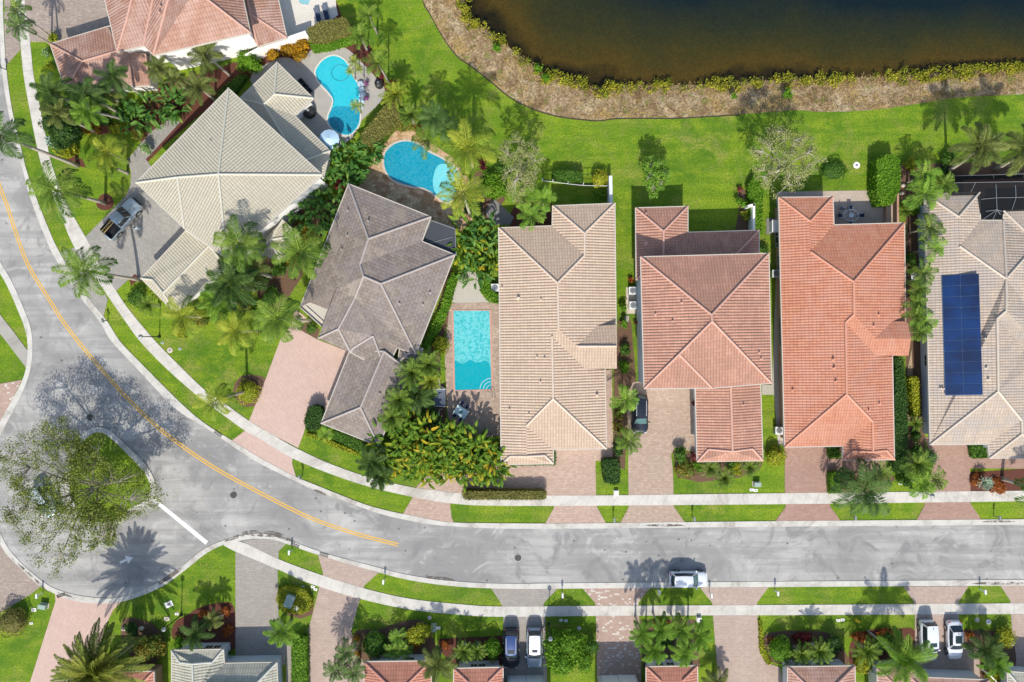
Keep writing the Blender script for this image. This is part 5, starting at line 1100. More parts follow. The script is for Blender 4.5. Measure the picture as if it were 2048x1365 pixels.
# pool 1 surroundings
def crot(cx, cy, r, l, h=1.2): bush(cx, cy, r, h, G['croton'], l, n=7, leaf=.22, dens=45, cat='flowers', name='croton')
crot(545, 108, 16, 'leftmost orange croton clump along the white garden wall'); crot(575, 98, 16, 'middle orange croton clump along the white garden wall'); crot(605, 88, 14, 'orange croton clump at the brown topped hedge end'); crot(598, 108, 16, 'orange croton clump nearest the grey patio')
bush(495, 122, 24, 2.2, G['hedgeb'], 'bright green round shrub below the white house wall', n=6, leaf=.26)
hedge([(614, 58), (640, 44), (690, 34), (698, 46), (700, 58), (650, 76), (618, 78)], 3.0, G['hedgeo'], 'tall brown topped hedge by the dark loungers')
hedge([(618, 80), (700, 60), (716, 52), (722, 66), (700, 80), (655, 93), (622, 98)], 1.5, G['hedgeb'], 'bright green hedge in front of the brown topped one')
hedge([(455, 196), (468, 186), (495, 150), (478, 150), (440, 178), (430, 200)], .8, G['hedge'], 'low hedge on the mulch beside the cream roof tip')
hedge([(792, 205), (776, 204), (722, 268), (724, 286), (745, 292), (800, 232)], 2.6, G['hedgeo'], 'long olive topped hedge between the two curved pools')
hedge([(800, 215), (806, 232), (752, 296), (738, 296), (730, 290), (744, 286)], 1.4, G['hedgeb'], 'bright green lower hedge beside the olive topped one')
P_('xmasd', 721, 72, 30, 5.2, 'palm beside the brown topped hedge end', (735, 102), trunk=.1)
P_('xmasd', 756, 127, 31, 5.8, 'palm beside the lawn at the kidney pool patio edge', (777, 165), trunk=.1)
P_('xmasd', 738, 30, 26, 5, 'palm above the brown topped hedge, partly over the lawn edge', trunk=.1)
for x, y, r, l in ((708, 122, 14, 'tiny palm at the upper edge of the kidney pool'), (700, 142, 11, 'tiny palm reaching over the kidney pool'), (712, 212, 16, 'tiny palm at the lower edge of the kidney pool'), (718, 138, 10, 'tiny palm on the patio beside the kidney pool')):
    P_('cocoy', x, y, r, 2.8, l, trunk=.06)
for x, y, l in ((733, 168, 'upper purple flowering pot plant by the kidney pool'), (733, 197, 'lower purple flowering pot plant by the kidney pool')):
    bush(x, y, 5, .8, leafmat('purple_flower', (.12, .04, .1), (.35, .1, .28), (.6, .3, .5)), l, cat='flowers', name='flower_pot', leaf=.14)
bush(738, 112, 9, .9, G['redleaf'], 'burgundy plant between the two patio edge palms', n=3); bush(762, 152, 9, .9, G['redleaf'], 'burgundy plant at the foot of the lawn side palm', n=3); bush(785, 168, 8, .9, G['redleaf'], 'burgundy plant at the upper tip of the olive topped hedge', n=3)
P_('arecay', 792, 192, 32, 3, 'yellow green areca palm at the upper tip of the olive topped hedge')
P_('areca', 822, 232, 26, 3.2, 'areca palm above the brown stone patio')
bush(815, 245, 20, 1.0, G['mixed'], 'reddish leaved plants at the brown patio top', n=5)
P_('cocod', 868, 236, 36, 5.0, 'dark palm at the top of the teal pool', trunk=.1)
P_('xmasd', 850, 282, 34, 3.4, 'dark palm hanging over the teal pool edge', trunk=.1)
P_('cocod', 896, 258, 30, 4.5, 'dark palm between the teal pool and the lawn', trunk=.1)
P_('cocoy', 934, 298, 62, 9, 'large yellow coconut palm at the right end of the teal pool', (946, 335), trunk=.16)
P_('cocoy', 925, 386, 56, 8.5, 'coconut palm over the pale shelf of the teal pool', (941, 432), trunk=.15)
bush(962, 330, 14, 1.2, G['redleaf'], 'burgundy shrub right of the teal pool', n=4)
bush(985, 372, 28, 1.8, G['hedgeb'], 'bright green shrub between the teal pool and the pale tree', n=6, leaf=.26)
bush(945, 410, 22, 1.8, G['hedged'], 'dark shrub below the teal pool corner', n=5)
bush(1000, 345, 18, 1.2, G['hedge'], 'green shrub under the pale tree', n=4)
for x, y, r, m, l in ((935, 465, 34, 'banorange', 'golden leaved clump above the gravel path'), (975, 462, 36, 'banana', 'green paddle clump at the beige roof corner'), (960, 500, 40, 'banana', 'broad paddle clump left of the beige roof'), (925, 505, 28, 'banorange', 'golden leaved clump touching the slate roof tip'), (985, 520, 32, 'banorange', 'golden tipped clump over the beige roof edge'), (950, 540, 30, 'banana', 'lowest paddle clump above the gravel path')):
    paddle(x, y, r, 3.4, G[m], l, 42, 1.25)
P_('xmas', 1045, 392, 32, 4, 'left one of the three bright palms above the beige roof', trunk=.09); P_('xmas', 1088, 398, 28, 4, 'right one of the three bright palms above the beige roof', trunk=.09); P_('xmas', 1062, 432, 32, 4, 'lowest of the three bright palms, at the beige roof edge', trunk=.09)
tree(1042, 332, 42, 58, 7, G['pale'], 'sparse pale green tree with visible branches above the beige roof', name='pale_tree', nclus=130, per=55, leaf=.14, cr=.55, thick=3, bark='barkl', tr=.14, base=(1042, 350))
hedge([(1108, 342), (1135, 340), (1165, 346), (1166, 362), (1140, 362), (1105, 356)], 1.5, G['hedge'], 'green hedge behind the iron garden fence')
bush(1200, 357, 17, 1.6, G['hedgey'], 'yellow green ball shrub at the end of the iron fence', leaf=.18, dens=80, smooth=True)
bush(1198, 388, 12, 1.2, G['hedgeb'], 'small green shrub inside the iron fence corner', n=3)
tree(1312, 350, 24, 36, 4.2, G['palmb'], 'small bright green bushy tree alone on the back lawn', name='small_tree', nclus=80, per=60, leaf=.2, cr=.55, thick=2.4, tr=.1, limb=6)
tree(1568, 322, 68, 66, 8.5, G['pale'], 'large sparse pale tree on the back lawn behind the orange roof', name='pale_tree', nclus=210, per=50, leaf=.15, cr=.6, thick=3.4, bark='barkl', tr=.18, base=(1545, 350), limb=13)
hedge([(1508, 350), (1528, 380), (1524, 470), (1505, 475), (1500, 400), (1496, 372)], 1.0, G['hedgeb'], 'loose bright green hedge behind the small white wall')
bush(1480, 405, 13, 1.2, G['hedgeb'], 'round green shrub left of the small white wall', n=3); bush(1481, 378, 7, .8, G['redleaf'], 'burgundy plant on the lawn edge by the white wall', n=2)
bush(1488, 432, 10, .9, G['hedgey'], 'yellow shrub inside the small white wall', n=3); bush(1528, 500, 12, 1.0, G['hedge'], 'green shrub between the pink and orange roofs', n=4)
bush(1669, 341, 28, 1.1, G['hedge'], 'wide round clipped shrub on the back lawn', sq=.75, leaf=.17, dens=80, smooth=True)
hedge([(1755, 318), (1775, 308), (1796, 312), (1802, 340), (1800, 380), (1785, 408), (1762, 408), (1753, 380)], 2.2, G['hedgeb'], 'tall rounded hedge at the patio behind the orange roof')
bush(1822, 328, 14, .9, G['hedgey'], 'yellow shrub right of the tall rounded hedge', n=4)
for x, y, r, k, l in ((1848, 352, 34, 'xmas', 'upper palm of the trio right of the tall rounded hedge'), (1848, 388, 40, 'xmas', 'lower left palm of the trio right of the tall rounded hedge'), (1886, 370, 32, 'xmasd', 'right palm of the trio, nearest the mesh enclosure'), (1810, 422, 16, 'sago', 'small round green palm by the patio step wall')):
    P_(k, x, y, r, 3.6 if r > 20 else 1.0, l, trunk=.1)
ys_ = [(1857, 456, 33), (1866, 497, 30), (1845, 546, 30), (1838, 578, 26), (1832, 606, 26), (1831, 630, 28), (1850, 645, 26), (1840, 664, 26)]
ws_ = ['first', 'second', 'third', 'fourth', 'fifth', 'sixth', 'seventh', 'eighth and lowest']
for (x, y, r), w_ in zip(ys_, ws_): P_('xmas' if y % 2 else 'xmasd', x, y, r, 4.2, w_+' palm down the gap between orange and tan roofs', group='palms in the gap between the orange and tan roofs', trunk=.09)
bush(1818, 520, 16, 1.4, G['hedge'], 'dark shrub below the second palm of the gap row', n=4)
P_('foxl', 1957, 298, 56, 6.6, 'foxtail palm above the mesh enclosure with a pale leaning trunk', (1893, 344), trunk=.17, rot=.4)
P_('foxl', 2050, 300, 56, 6.8, 'foxtail palm cut by the right edge above the mesh enclosure', (1990, 340), trunk=.17)
bush(1900, 322, 20, 1.5, G['hedge'], 'dark shrub at the foot of the leaning foxtail palm', n=4)
hedge([(1790, 715), (1806, 715), (1816, 800), (1816, 880), (1812, 945), (1788, 945), (1790, 800)], 1.7, G['hedged'], 'tall narrow dark hedge along the orange roof right side')
hedge([(1822, 755), (1838, 755), (1842, 830), (1828, 835)], 1.2, G['hedgey'], 'yellow green hedge along the white wall under the tan roof')
P_('sago', 1830, 846, 18, 1.1, 'sago palm at the end of the yellow green hedge'); bush(1833, 872, 10, 1.0, G['hedge'], 'small dark green shrub below the sago palm')
P_('areca', 1830, 928, 34, 2.6, 'green palm at the left of the brick drive with solar roof'); P_('xmas', 1840, 968, 34, 2.6, 'bright palm over the pavement at the brick drive', trunk=.08); P_('xmasd', 1868, 958, 30, 2.4, 'palm leaning onto the brick drive of the solar roof house', trunk=.08)
bush(1862, 915, 16, 1.5, G['variegated'], 'white flowered shrub beside the brick drive', n=4, leaf=.16); bush(1832, 905, 15, 1.4, G['hedge'], 'green shrub above the palms by the brick drive', n=4)
P_('cocod', 1728, 980, 62, 5, 'large dark olive palm over the pavement below the orange roof', trunk=.2); P_('xmasd', 1758, 946, 34, 2.2, 'small palm right behind the large olive palm', trunk=.08)
hedge([(1661, 946), (1680, 946), (1684, 986), (1662, 988)], 1.1, G['hedgeb'], 'clipped bright green block hedge left of the large olive palm')
hedge([(1658, 895), (1681, 895), (1681, 915), (1660, 916)], .8, G['hedge'], 'small square hedge tucked at the orange roof step')
hedge([(1942, 890), (1975, 893), (1976, 916), (1946, 916)], .8, G['hedge'], 'small square hedge tucked at the tan roof step')
P_('agave', 1969, 966, 16, 1.0, 'silvery agave rosette in the red flower bed')
bush(1955, 958, 16, .7, G['flame'], 'red leaved plants left of the agave', n=6, cat='flowers', name='flower_clump', dens=30); bush(1995, 975, 20, .6, G['flame'], 'red leaved plants right of the agave', n=6, cat='flowers', name='flower_clump', dens=30)
P_('coco', 2085, 985, 46, 6, 'palm cut by the right edge, pale trunk rising from the red flower bed', (2003, 957), trunk=.17)
# slate to pool 3
hedge([(905, 545), (914, 552), (902, 600), (888, 640), (868, 678), (852, 705), (842, 700), (860, 660), (882, 612), (896, 560)], 1.3, G['hedgeb'], 'narrow bright hedge along the slate roof right side')
bush(881, 691, 17, 1.7, G['hedgey'], 'ball shaped yellow green tree between hedge and rectangular pool', leaf=.18, dens=80, smooth=True)
for x, y, r, k, l in ((858, 730, 34, 'areca', 'areca palm below the ball shaped shrub'), (825, 745, 36, 'areca', 'areca palm over the slate garage roof edge'), (838, 790, 38, 'fox', 'foxtail palm left of the hammock'), (800, 800, 34, 'areca', 'areca palm beside the slate garage ridge'), (862, 762, 28, 'arecay', 'yellow areca palm frond touching the hammock'), (785, 835, 30, 'areca', 'areca palm at the slate garage lower corner')):
    P_(k, x, y, r, 3.6, l, trunk=.09)
bush(860, 830, 26, 2.0, G['hedged'], 'dark shrub mass below the hammock', n=5)
gold = [(775, 872, 36), (810, 862, 34), (852, 872, 34), (898, 884, 32), (945, 890, 32), (780, 905, 42), (825, 905, 44), (872, 908, 42), (920, 912, 42), (962, 915, 38), (992, 930, 30), (845, 935, 34), (765, 930, 34), (890, 935, 32), (935, 940, 28), (978, 943, 24)]
gl = ['top left', 'second from the left in the top row', 'middle one in the top row', 'one just below the white table', 'right end of the top row', 'left one in the middle row', 'second in the middle row', 'centre one of the whole mass', 'fourth in the middle row', 'right one in the middle row', 'rightmost by the beige roof corner', 'lower row left', 'lowest left over the lawn', 'lower row middle', 'lower row right of middle', 'lowest right over the brick drive']
for (x, y, r), l in zip(gold, gl): paddle(x, y, r, 4.2, G['banorange'], 'golden paddle leaf clump, '+l, 75, 1.3, group='golden paddle leaf clumps by the brick drive')
P_('fox', 745, 925, 38, 3.6, 'dark palm at the left end of the golden leaf mass'); P_('fox', 762, 952, 32, 3.2, 'dark palm over the pavement below the golden leaf mass')
hedge([(926, 983), (1088, 983), (1092, 988), (1092, 997), (1088, 1000), (930, 1000), (925, 995), (925, 987)], 1.5, G['hedgeo'], 'long clipped golden hedge along the pavement at the brick drive', leaf=.18, dens=90)
hedge([(962, 550), (972, 545), (980, 552), (982, 580), (996, 590), (996, 606), (978, 603), (962, 585)], 1.2, G['hedgeb'], 'curved bright hedge left of the beige roof air conditioner')
bush(928, 558, 14, .7, G['variegated'], 'pale speckled shrub on the gravel path', n=4, leaf=.14)
hedge([(1107, 900), (1111, 900), (1111, 930), (1106, 930), (1022, 932), (1022, 929), (1106, 927)], .5, G['hedge'], 'thin L shaped hedge along the beige roof front corner')
hedge([(1206, 920), (1232, 919), (1240, 928), (1240, 965), (1230, 970), (1210, 965), (1205, 940)], 1.3, G['hedged'], 'dark clipped shrub block on the lawn strip beside the cream paver drive')
P_('xmas', 1250, 799, 33, 3.0, 'bright palm above the roof of the dark SUV', (1246, 805), trunk=.08); P_('coco', 1258, 882, 30, 3.0, 'palm below the bonnet of the dark SUV', (1245, 885), trunk=.09)
for i, (x, y, r, m, l) in enumerate([(1246, 615, 10, 'hedgeb', 'by the left eave of the pink house near its two air conditioners'), (1248, 650, 10, 'hedgeb', 'below the pale stepping pad'), (1250, 700, 13, 'hedge', 'halfway down the beige roof right eave'), (1248, 735, 13, 'hedgeb', 'above the walk gate'), (1238, 830, 13, 'mixed', 'left of the dark SUV door'), (1238, 858, 13, 'mixed', 'left of the dark SUV bonnet'), (1236, 900, 14, 'hedged', 'above the dark clipped block')]):
    bush(x, y, r, 1.2, G[m], 'shrub '+l, n=4)
bush(1272, 646, 5, .6, G['redleaf'], 'burgundy plant under the left wall of the pink house', n=2); bush(1262, 560, 7, .7, G['flame'], 'reddish plant above the air conditioners', n=3)
# front of pink house
bush(1360, 910, 17, 1.6, G['hedge'], 'dark green shrub left of the pink garage front', n=4); bush(1368, 940, 20, 1.1, G['mixed'], 'red and green mixed shrub at the drive corner of the pink house', n=6); bush(1395, 935, 14, 1.0, G['hedgeb'], 'bright low shrub under the pink garage eave', n=4)
for x, y, r, l in ((1418, 936, 22, 'left one of three low palms before the pink garage'), (1447, 955, 24, 'middle low palm before the pink garage, nearest the lawn'), (1498, 934, 22, 'right one of three low palms before the pink garage')): P_('areca', x, y, r, 1.6, l)
bush(1468, 938, 15, .8, G['hedgey'], 'yellow shrub between the low palms before the pink garage', n=4); bush(1478, 950, 10, .7, G['hedgey'], 'small yellow tuft nearest the lawn before the pink garage', n=2)
bush(1551, 914, 20, 1.6, G['hedgey'], 'round yellow green ball shrub between the pink garage and the brick drive', leaf=.17, dens=80, smooth=True)
# bottom side
P_('date', 197, 1338, 84, 7.5, 'very large date palm with a wheel of stiff fronds, bottom left', trunk=.35)
bush(22, 1245, 28, 1.9, G['hedgeo'], 'round clipped olive shrub on the far left lower lawn', leaf=.17, dens=80, smooth=True)
bush(300, 1295, 30, 2.4, G['mixed'], 'green and orange leaved round shrub right of the date palm', n=7, leaf=.24)
bush(262, 1262, 16, 1.1, G['hedged'], 'dark plants among the pale boulders', n=4)
for x, y, s_, l in ((250, 1257, 6, 'left pinkish boulder'), (268, 1252, 7, 'long grey boulder'), (284, 1256, 7, 'right tan boulder')):
    p = W(x, y); o = link('boulder', blob_mesh('boulder', [(0, 0, .2, s_*S, s_*S*.7, .4)], M['stone'], .01, 1, 5+x)); o.location = p; tag(o, l+' above the date palm', 'rock')
P_('fox', 392, 1268, 34, 3.2, 'foxtail palm above the ivory roof', trunk=.1); P_('foxl', 426, 1240, 22, 2.6, 'small foxtail palm in the orange flower bed', (448, 1228), trunk=.1)
bush(452, 1222, 10, .6, G['flame'], 'upper bright orange flower patch beside the grey drive', n=5, cat='flowers', name='flower_clump'); bush(455, 1262, 12, .6, G['flame'], 'lower red orange flower patch beside the grey drive', n=5, cat='flowers', name='flower_clump'); bush(408, 1228, 12, .6, G['flame'], 'orange flower patch at the bed top left of the small foxtail', n=5, cat='flowers', name='flower_clump', sq=.5)
bush(360, 1290, 16, 1.2, G['hedgeb'], 'bright shrub at the ivory roof upper left', n=4); bush(462, 1305, 7, .9, G['hedge'], 'little dark shrub between ivory house and grey drive', n=2)
hedge([(556, 1180), (572, 1173), (610, 1180), (624, 1200), (620, 1222), (600, 1230), (565, 1226), (552, 1200)], .7, G['hedgey'], 'oval yellow green hedge ring round the transformer box')
P_('foxb', 565, 1262, 36, 3.4, 'foxtail palm between the grey drive and the oval hedge ring', trunk=.12)
hedge([(583, 1278), (613, 1275), (613, 1420), (583, 1420)], 1.2, G['hedgeb'], 'long bright hedge between two driveways at the bottom edge')
for x, y, r, l in ((692, 1304, 26, 'upper one of three palms over the narrow pink driveway'), (672, 1340, 28, 'lower left one of three palms over the narrow pink driveway'), (708, 1344, 28, 'lower right one of three palms over the narrow pink driveway')): P_('cocod', x, y, r, 3.6, l, (723, 1284) if y == 1304 else None, trunk=.07)
bush(748, 1292, 28, 2.0, G['hedge'], 'large round clipped green shrub at the red roof corner', leaf=.17, dens=80, smooth=True); bush(836, 1268, 26, 1.9, G['hedgey'], 'round yellow green shrub with a red flowered side', leaf=.2, n=6); bush(832, 1290, 11, 1.3, G['flame'], 'red flowers under the round yellow green shrub', n=4, cat='flowers', name='flower_clump')
for x, y, r, l in ((795, 1274, 22, 'upper short palm between the two round shrubs'), (785, 1302, 22, 'lower left short palm above the red roof'), (808, 1303, 22, 'lower right short palm above the red roof')): P_('xmas', x, y, r, 1.8, l, trunk=.07)
bush(712, 1278, 8, .5, G['croton'], 'yellow flowers left of the large clipped shrub', n=3, cat='flowers', name='flower_clump'); bush(715, 1308, 8, .5, G['croton'], 'yellow flowers below the large clipped shrub', n=3, cat='flowers', name='flower_clump')
P_('foxl', 876, 1328, 42, 3.4, 'foxtail palm between the two red roofs', trunk=.12)
P_('areca', 928, 1300, 26, 1.8, 'left short palm in the bed before the small red roof'); P_('areca', 955, 1300, 22, 1.8, 'right short palm in the bed before the small red roof')
bush(890, 1290, 10, .7, G['flame'], 'reddish plants at the left end of that bed by the foxtail', n=4, cat='flowers', name='flower_clump')
bush(984, 1300, 21, 2.0, G['hedgeb'], 'bright round clipped shrub left of the dark blue SUV', leaf=.17, dens=85, smooth=True)
bush(1128, 1302, 44, 4.0, G['hedgeb'], 'bright leafy round tree right of the white roofed SUV', name='small_tree', cat='tree', n=16, leaf=.26, dens=60)
bush(1182, 1292, 21, 2.0, G['hedge'], 'greyish green round shrub right of the bright leafy tree', leaf=.18, n=3); bush(1172, 1325, 22, 1.8, G['hedgeb'], 'green shrub mass below the greyish round shrub', n=5)
for i, (x, y) in enumerate([(1285, 1266), (1322, 1258), (1360, 1260), (1396, 1273), (1307, 1302), (1370, 1306)]):
    P_('foxb', x, y, 31, 4.8, ['first', 'second', 'third', 'fourth'][i]+' palm from the left in the upper row of the cluster of six' if i < 4 else ['left', 'right'][i-4]+' palm in the lower row of the cluster of six', group='six palms before the red roof', trunk=.09)
bush(1325, 1250, 20, .6, G['flame'], 'orange flower strip behind the six palms', n=7, sq=.25, cat='flowers', name='flower_clump')
bush(1330, 1280, 20, .9, G['hedged'], 'dark green undergrowth under the six palms', n=5)
P_('foxl', 1435, 1365, 32, 1.8, 'olive grassy palm cut by the bottom edge beside the pink grey drive')
bush(1563, 1302, 26, 2.2, G['hedgeb'], 'bright round shrub at the left end of the flowering bed', leaf=.17, dens=85, smooth=True)
P_('areca', 1600, 1306, 26, 1.8, 'low palm right of the bright round shrub'); P_('areca', 1636, 1300, 30, 2.2, 'larger low palm in the middle of the flowering bed')
bush(1545, 1280, 8, .6, G['flame'], 'small orange patch above the bright round shrub', n=3, cat='flowers', name='flower_clump'); bush(1605, 1275, 20, .7, G['redleaf'], 'burgundy border behind the low palms', n=6, sq=.35)
bush(1668, 1290, 22, 2.0, G['hedged'], 'dark twiggy shrub at the right end of the flowering bed', n=5)
for x, y, r, k, l in ((1730, 1298, 32, 'areca', 'low palm in the oval bed left part'),): P_(k, x, y, r, 2, l)
bush(1722, 1275, 18, .7, G['flame'], 'orange border along the oval bed top left', n=6, sq=.5, cat='flowers', name='flower_clump'); bush(1770, 1268, 20, .7, G['flame'], 'red orange border along the oval bed top', n=6, sq=.3, cat='flowers', name='flower_clump')
bush(1730, 1325, 22, 1.2, G['hedgey'], 'yellow green shrub at the bottom of the oval bed', n=5); bush(1775, 1290, 24, 1.6, G['hedge'], 'fine leaved green shrub in the oval bed', n=5)
P_('plume', 1805, 1315, 62, 4.2, 'leaning feathery palm over the white van like SUV', (1735, 1262), trunk=.1)
P_('fox', 1972, 1298, 38, 3.2, 'dark foxtail palm right of the white sedan', (1936, 1275), trunk=.1); P_('foxb', 1992, 1328, 32, 3.0, 'lower foxtail palm right of the white sedan', trunk=.1)
bush(1940, 1272, 10, .7, G['flame'], 'orange plants beside the boot of the white sedan', n=4, cat='flowers', name='flower_clump'); bush(2012, 1275, 22, 1.6, G['hedgey'], 'yellow green shrub by the far right driveway', n=5); bush(1995, 1350, 26, 1.4, G['hedgey'], 'yellow green shrub mass at the bottom right', n=5)
hedge([(1518, 1240), (1522, 1240), (1530, 1300), (1545, 1330), (1535, 1330), (1520, 1300)], .3, G['hedgey'], 'thin yellow green edging by the wide pink grey drive')
# tree on the island
def hole(x, y, r): return (x < -.1 and r.random() < .42) or (y < -.45 and r.random() < .5) or (x > .1 and y > -.2 and r.random() < .35) or (x > .5 and y > .45)
tree(142, 985, 146, 138, 8.5, G['oak'], 'very large spreading tree on the kerbed road island', (222, 962), 'island_tree', nclus=900, per=60, leaf=.18, cr=1.0, thick=3.6, limb=13, tr=.3, hole=hole, zc=6.4)
bush(170, 905, 20, .6, G['oak'], 'low ground plants at the island upper left edge', n=5)
# ---- shore plants
r = np.random.default_rng(55); Q = []; T = []
shp = resample(shore, 900)
for i in range(430):
    k = r.integers(20, 800); x, y = shp[k]; 
    if 1060 < x < 1078 or (1735 < x < 1755) or (1520 < x < 1540 and r.random() < .7): continue
    if math.sin(k*.11)+math.sin(k*.037+1) < -.75 and r.random() < .85: continue
    tx, ty = shp[k+1]-shp[k-1]; l = math.hypot(tx, ty); nx_, ny_ = -ty/l, tx/l; off = r.normal(5.0, 6.5); p = np.array(W(x+nx_*off, y+ny_*off, .2)); s = r.uniform(.35, .8)
    n = int(80*s); d = norm(r.normal(0, 1, (n, 3))); d[:, 2] = np.abs(d[:, 2]); pp = p+d*[s, s, s*1.1]*r.uniform(.4, 1, (n, 1)); pp[:, 2] -= .55
    Q.append(leaves_at(pp, d, .24, r, .9, .05)); T.append(np.clip(.0+.4*r.random(n)+.55*r.random()+.15*d[:, 2], 0, 1))
o = link('shoreline_shrubbery', quads_mesh('shoreline_shrubbery', np.concatenate(Q), np.concatenate(T), G['shore'])); tag(o, 'yellow green shrubbery along the waterline', 'undergrowth', kind='stuff')
AI, BI = resample(bi, 900), resample(sh, 900); n = 26000
k = r.integers(0, 850, n); f = r.random(n)*.98+.02; xy = AI[k]*(1-f)[:, None]+BI[k]*f[:, None]+r.normal(0, 1.5, (n, 2))
P = np.c_[(xy[:, 0]-CX)*S, (CY-xy[:, 1])*S, -.05-.6*f]; d = norm(np.c_[r.normal(0, 1, (n, 2)), np.abs(r.normal(.5, .5, n))]); sd = norm(np.cross(d, r.normal(0, 1, (n, 3)))); L = r.uniform(.15, .5, n)
cl = clump_noise(P, 3, .8); t = np.clip(.15+.5*cl+.3*r.normal(0, .6, n), 0, 1); q = leafquads(P, d, sd, L, np.full(n, .055))
o = link('bank_undergrowth', quads_mesh('bank_undergrowth', q, t, G['dry'])); tag(o, 'dry straw and brown weeds covering the lake bank', 'undergrowth', kind='stuff')
n = 11000; k = r.integers(0, 850, n); f = .1+.75*r.random(n); m = clump_noise(np.c_[k*.05, f*3, f*0], 9, 1.0) > .66; k, f = k[m], f[m]; n = len(k)
xy = AI[k]*(1-f)[:, None]+BI[k]*f[:, None]; P = np.c_[(xy[:, 0]-CX)*S, (CY-xy[:, 1])*S, -.1-.6*f]
o = link('bank_weeds', quads_mesh('bank_weeds', leaves_at(P, np.tile([0, 0, 1.], (n, 1)), .22, r, .9, .1), r.random(n), G['mixed'])); tag(o, 'orange and green weeds scattered on the lake bank', 'undergrowth', kind='stuff')
for x, y, rr, l in ((1076, 138, 9, 'isolated bright green shrub at the lake bend'), (1090, 156, 9, 'isolated flat green shrub below the lake bend'), (1210, 184, 13, 'large yellow green shrub standing alone at the lake bend right'), (993, 97, 9, 'bright green shrub on the bank slope'), (1467, 193, 7, 'little green weed clump in the middle of the bank'), (1575, 190, 12, 'green weed patch in the right half of the bank')):
    bush(x, y, rr, 1.0, G['hedgeb'] if rr < 13 else G['shore'], l, n=4, leaf=.24, dens=40)
# pebbles and stones edging in the bed beside tan house
for x, y, l in ((1805, 372, 'upper'), (1802, 388, 'middle'), (1808, 404, 'lower')):
    o = link('boulder', blob_mesh('boulder', [(0, 0, .15, .35, .3, .3)], M['stone'], .01, 1, x)); o.location = W(x, y); tag(o, l+' pale stone by the patio hedge of the orange house', 'rock', 'stones by the patio hedge')
o = link('lawn_leaf_litter', quads_mesh('lawn_leaf_litter', leaves_at(np.array([tuple(W(r.uniform(130, 420), r.uniform(740, 1130), .028)) for _ in range(260)]), np.tile([0, 0, 1.], (260, 1)), .16, r, .1, 0), r.random(260), G['dry'])); o['kind'] = 'stuff'; o['label'] = 'fallen dry leaves on the road near the island tree'; o['category'] = 'leaf litter'

for x, y, r, h_, m, l in ((240, 215, 20, 1.6, 'hedge', 'under the pale trunk of the foxtail palm'), (275, 265, 15, 1.2, 'mixed', 'at the right end of the front flower bed'), (205, 238, 18, 1.2, 'hedged', 'beneath the foxtail group above the flower bed'), (350, 232, 12, 1.2, 'hedgeb', 'on the mulch near the cream roof upper edge'), (140, 210, 20, 1.5, 'hedge', 'between the foxtail palms by the pavement'),
  (560, 540, 18, 1.4, 'hedge', 'below the middle palm between the two big roofs'), (530, 555, 15, 1.3, 'hedged', 'in the dark gap below the cream house wall'), (605, 450, 14, 1.2, 'mixed', 'beside the croton bed of the slate house'), (648, 452, 12, 1.2, 'hedge', 'against the slate roof left eave'), (585, 520, 14, 1.0, 'croton', 'with yellow leaves under the middle palm'),
  (440, 625, 20, 1.4, 'hedge', 'between the yellow palms on the left lawn'), (490, 612, 18, 1.5, 'mixed', 'right below the dense foxtail palms'), (330, 590, 16, 1.2, 'hedgey', 'along the lower eave of the cream garage'), (384, 618, 14, 1.1, 'hedge', 'at the lower tip of the cream garage'), (680, 368, 14, 1.4, 'redleaf', 'with burgundy leaves at the slate roof tip'), (710, 345, 16, 1.6, 'hedge', 'beside the brown stone patio left tip'),
  (748, 275, 12, 1.0, 'flame', 'with orange leaves between hedge and teal pool'), (840, 262, 12, 1.0, 'flame', 'with orange leaves above the teal pool'), (780, 780, 16, 1.6, 'hedged', 'beside the slate garage right slope'), (1462, 930, 12, .9, 'hedge', 'in the middle of the pink garage front bed'), (1830, 420, 12, 1.0, 'hedgeb', 'between step wall and first gap palm'), (1812, 960, 16, 1.1, 'hedge', 'left of the brick drive palms'), (1890, 345, 16, 1.0, 'hedged', 'at the mesh enclosure left end'), (1700, 965, 18, .8, 'mixed', 'under the large olive palm')):
    bush(x, y, r, h_, G[m], 'leafy shrub '+l, n=5)
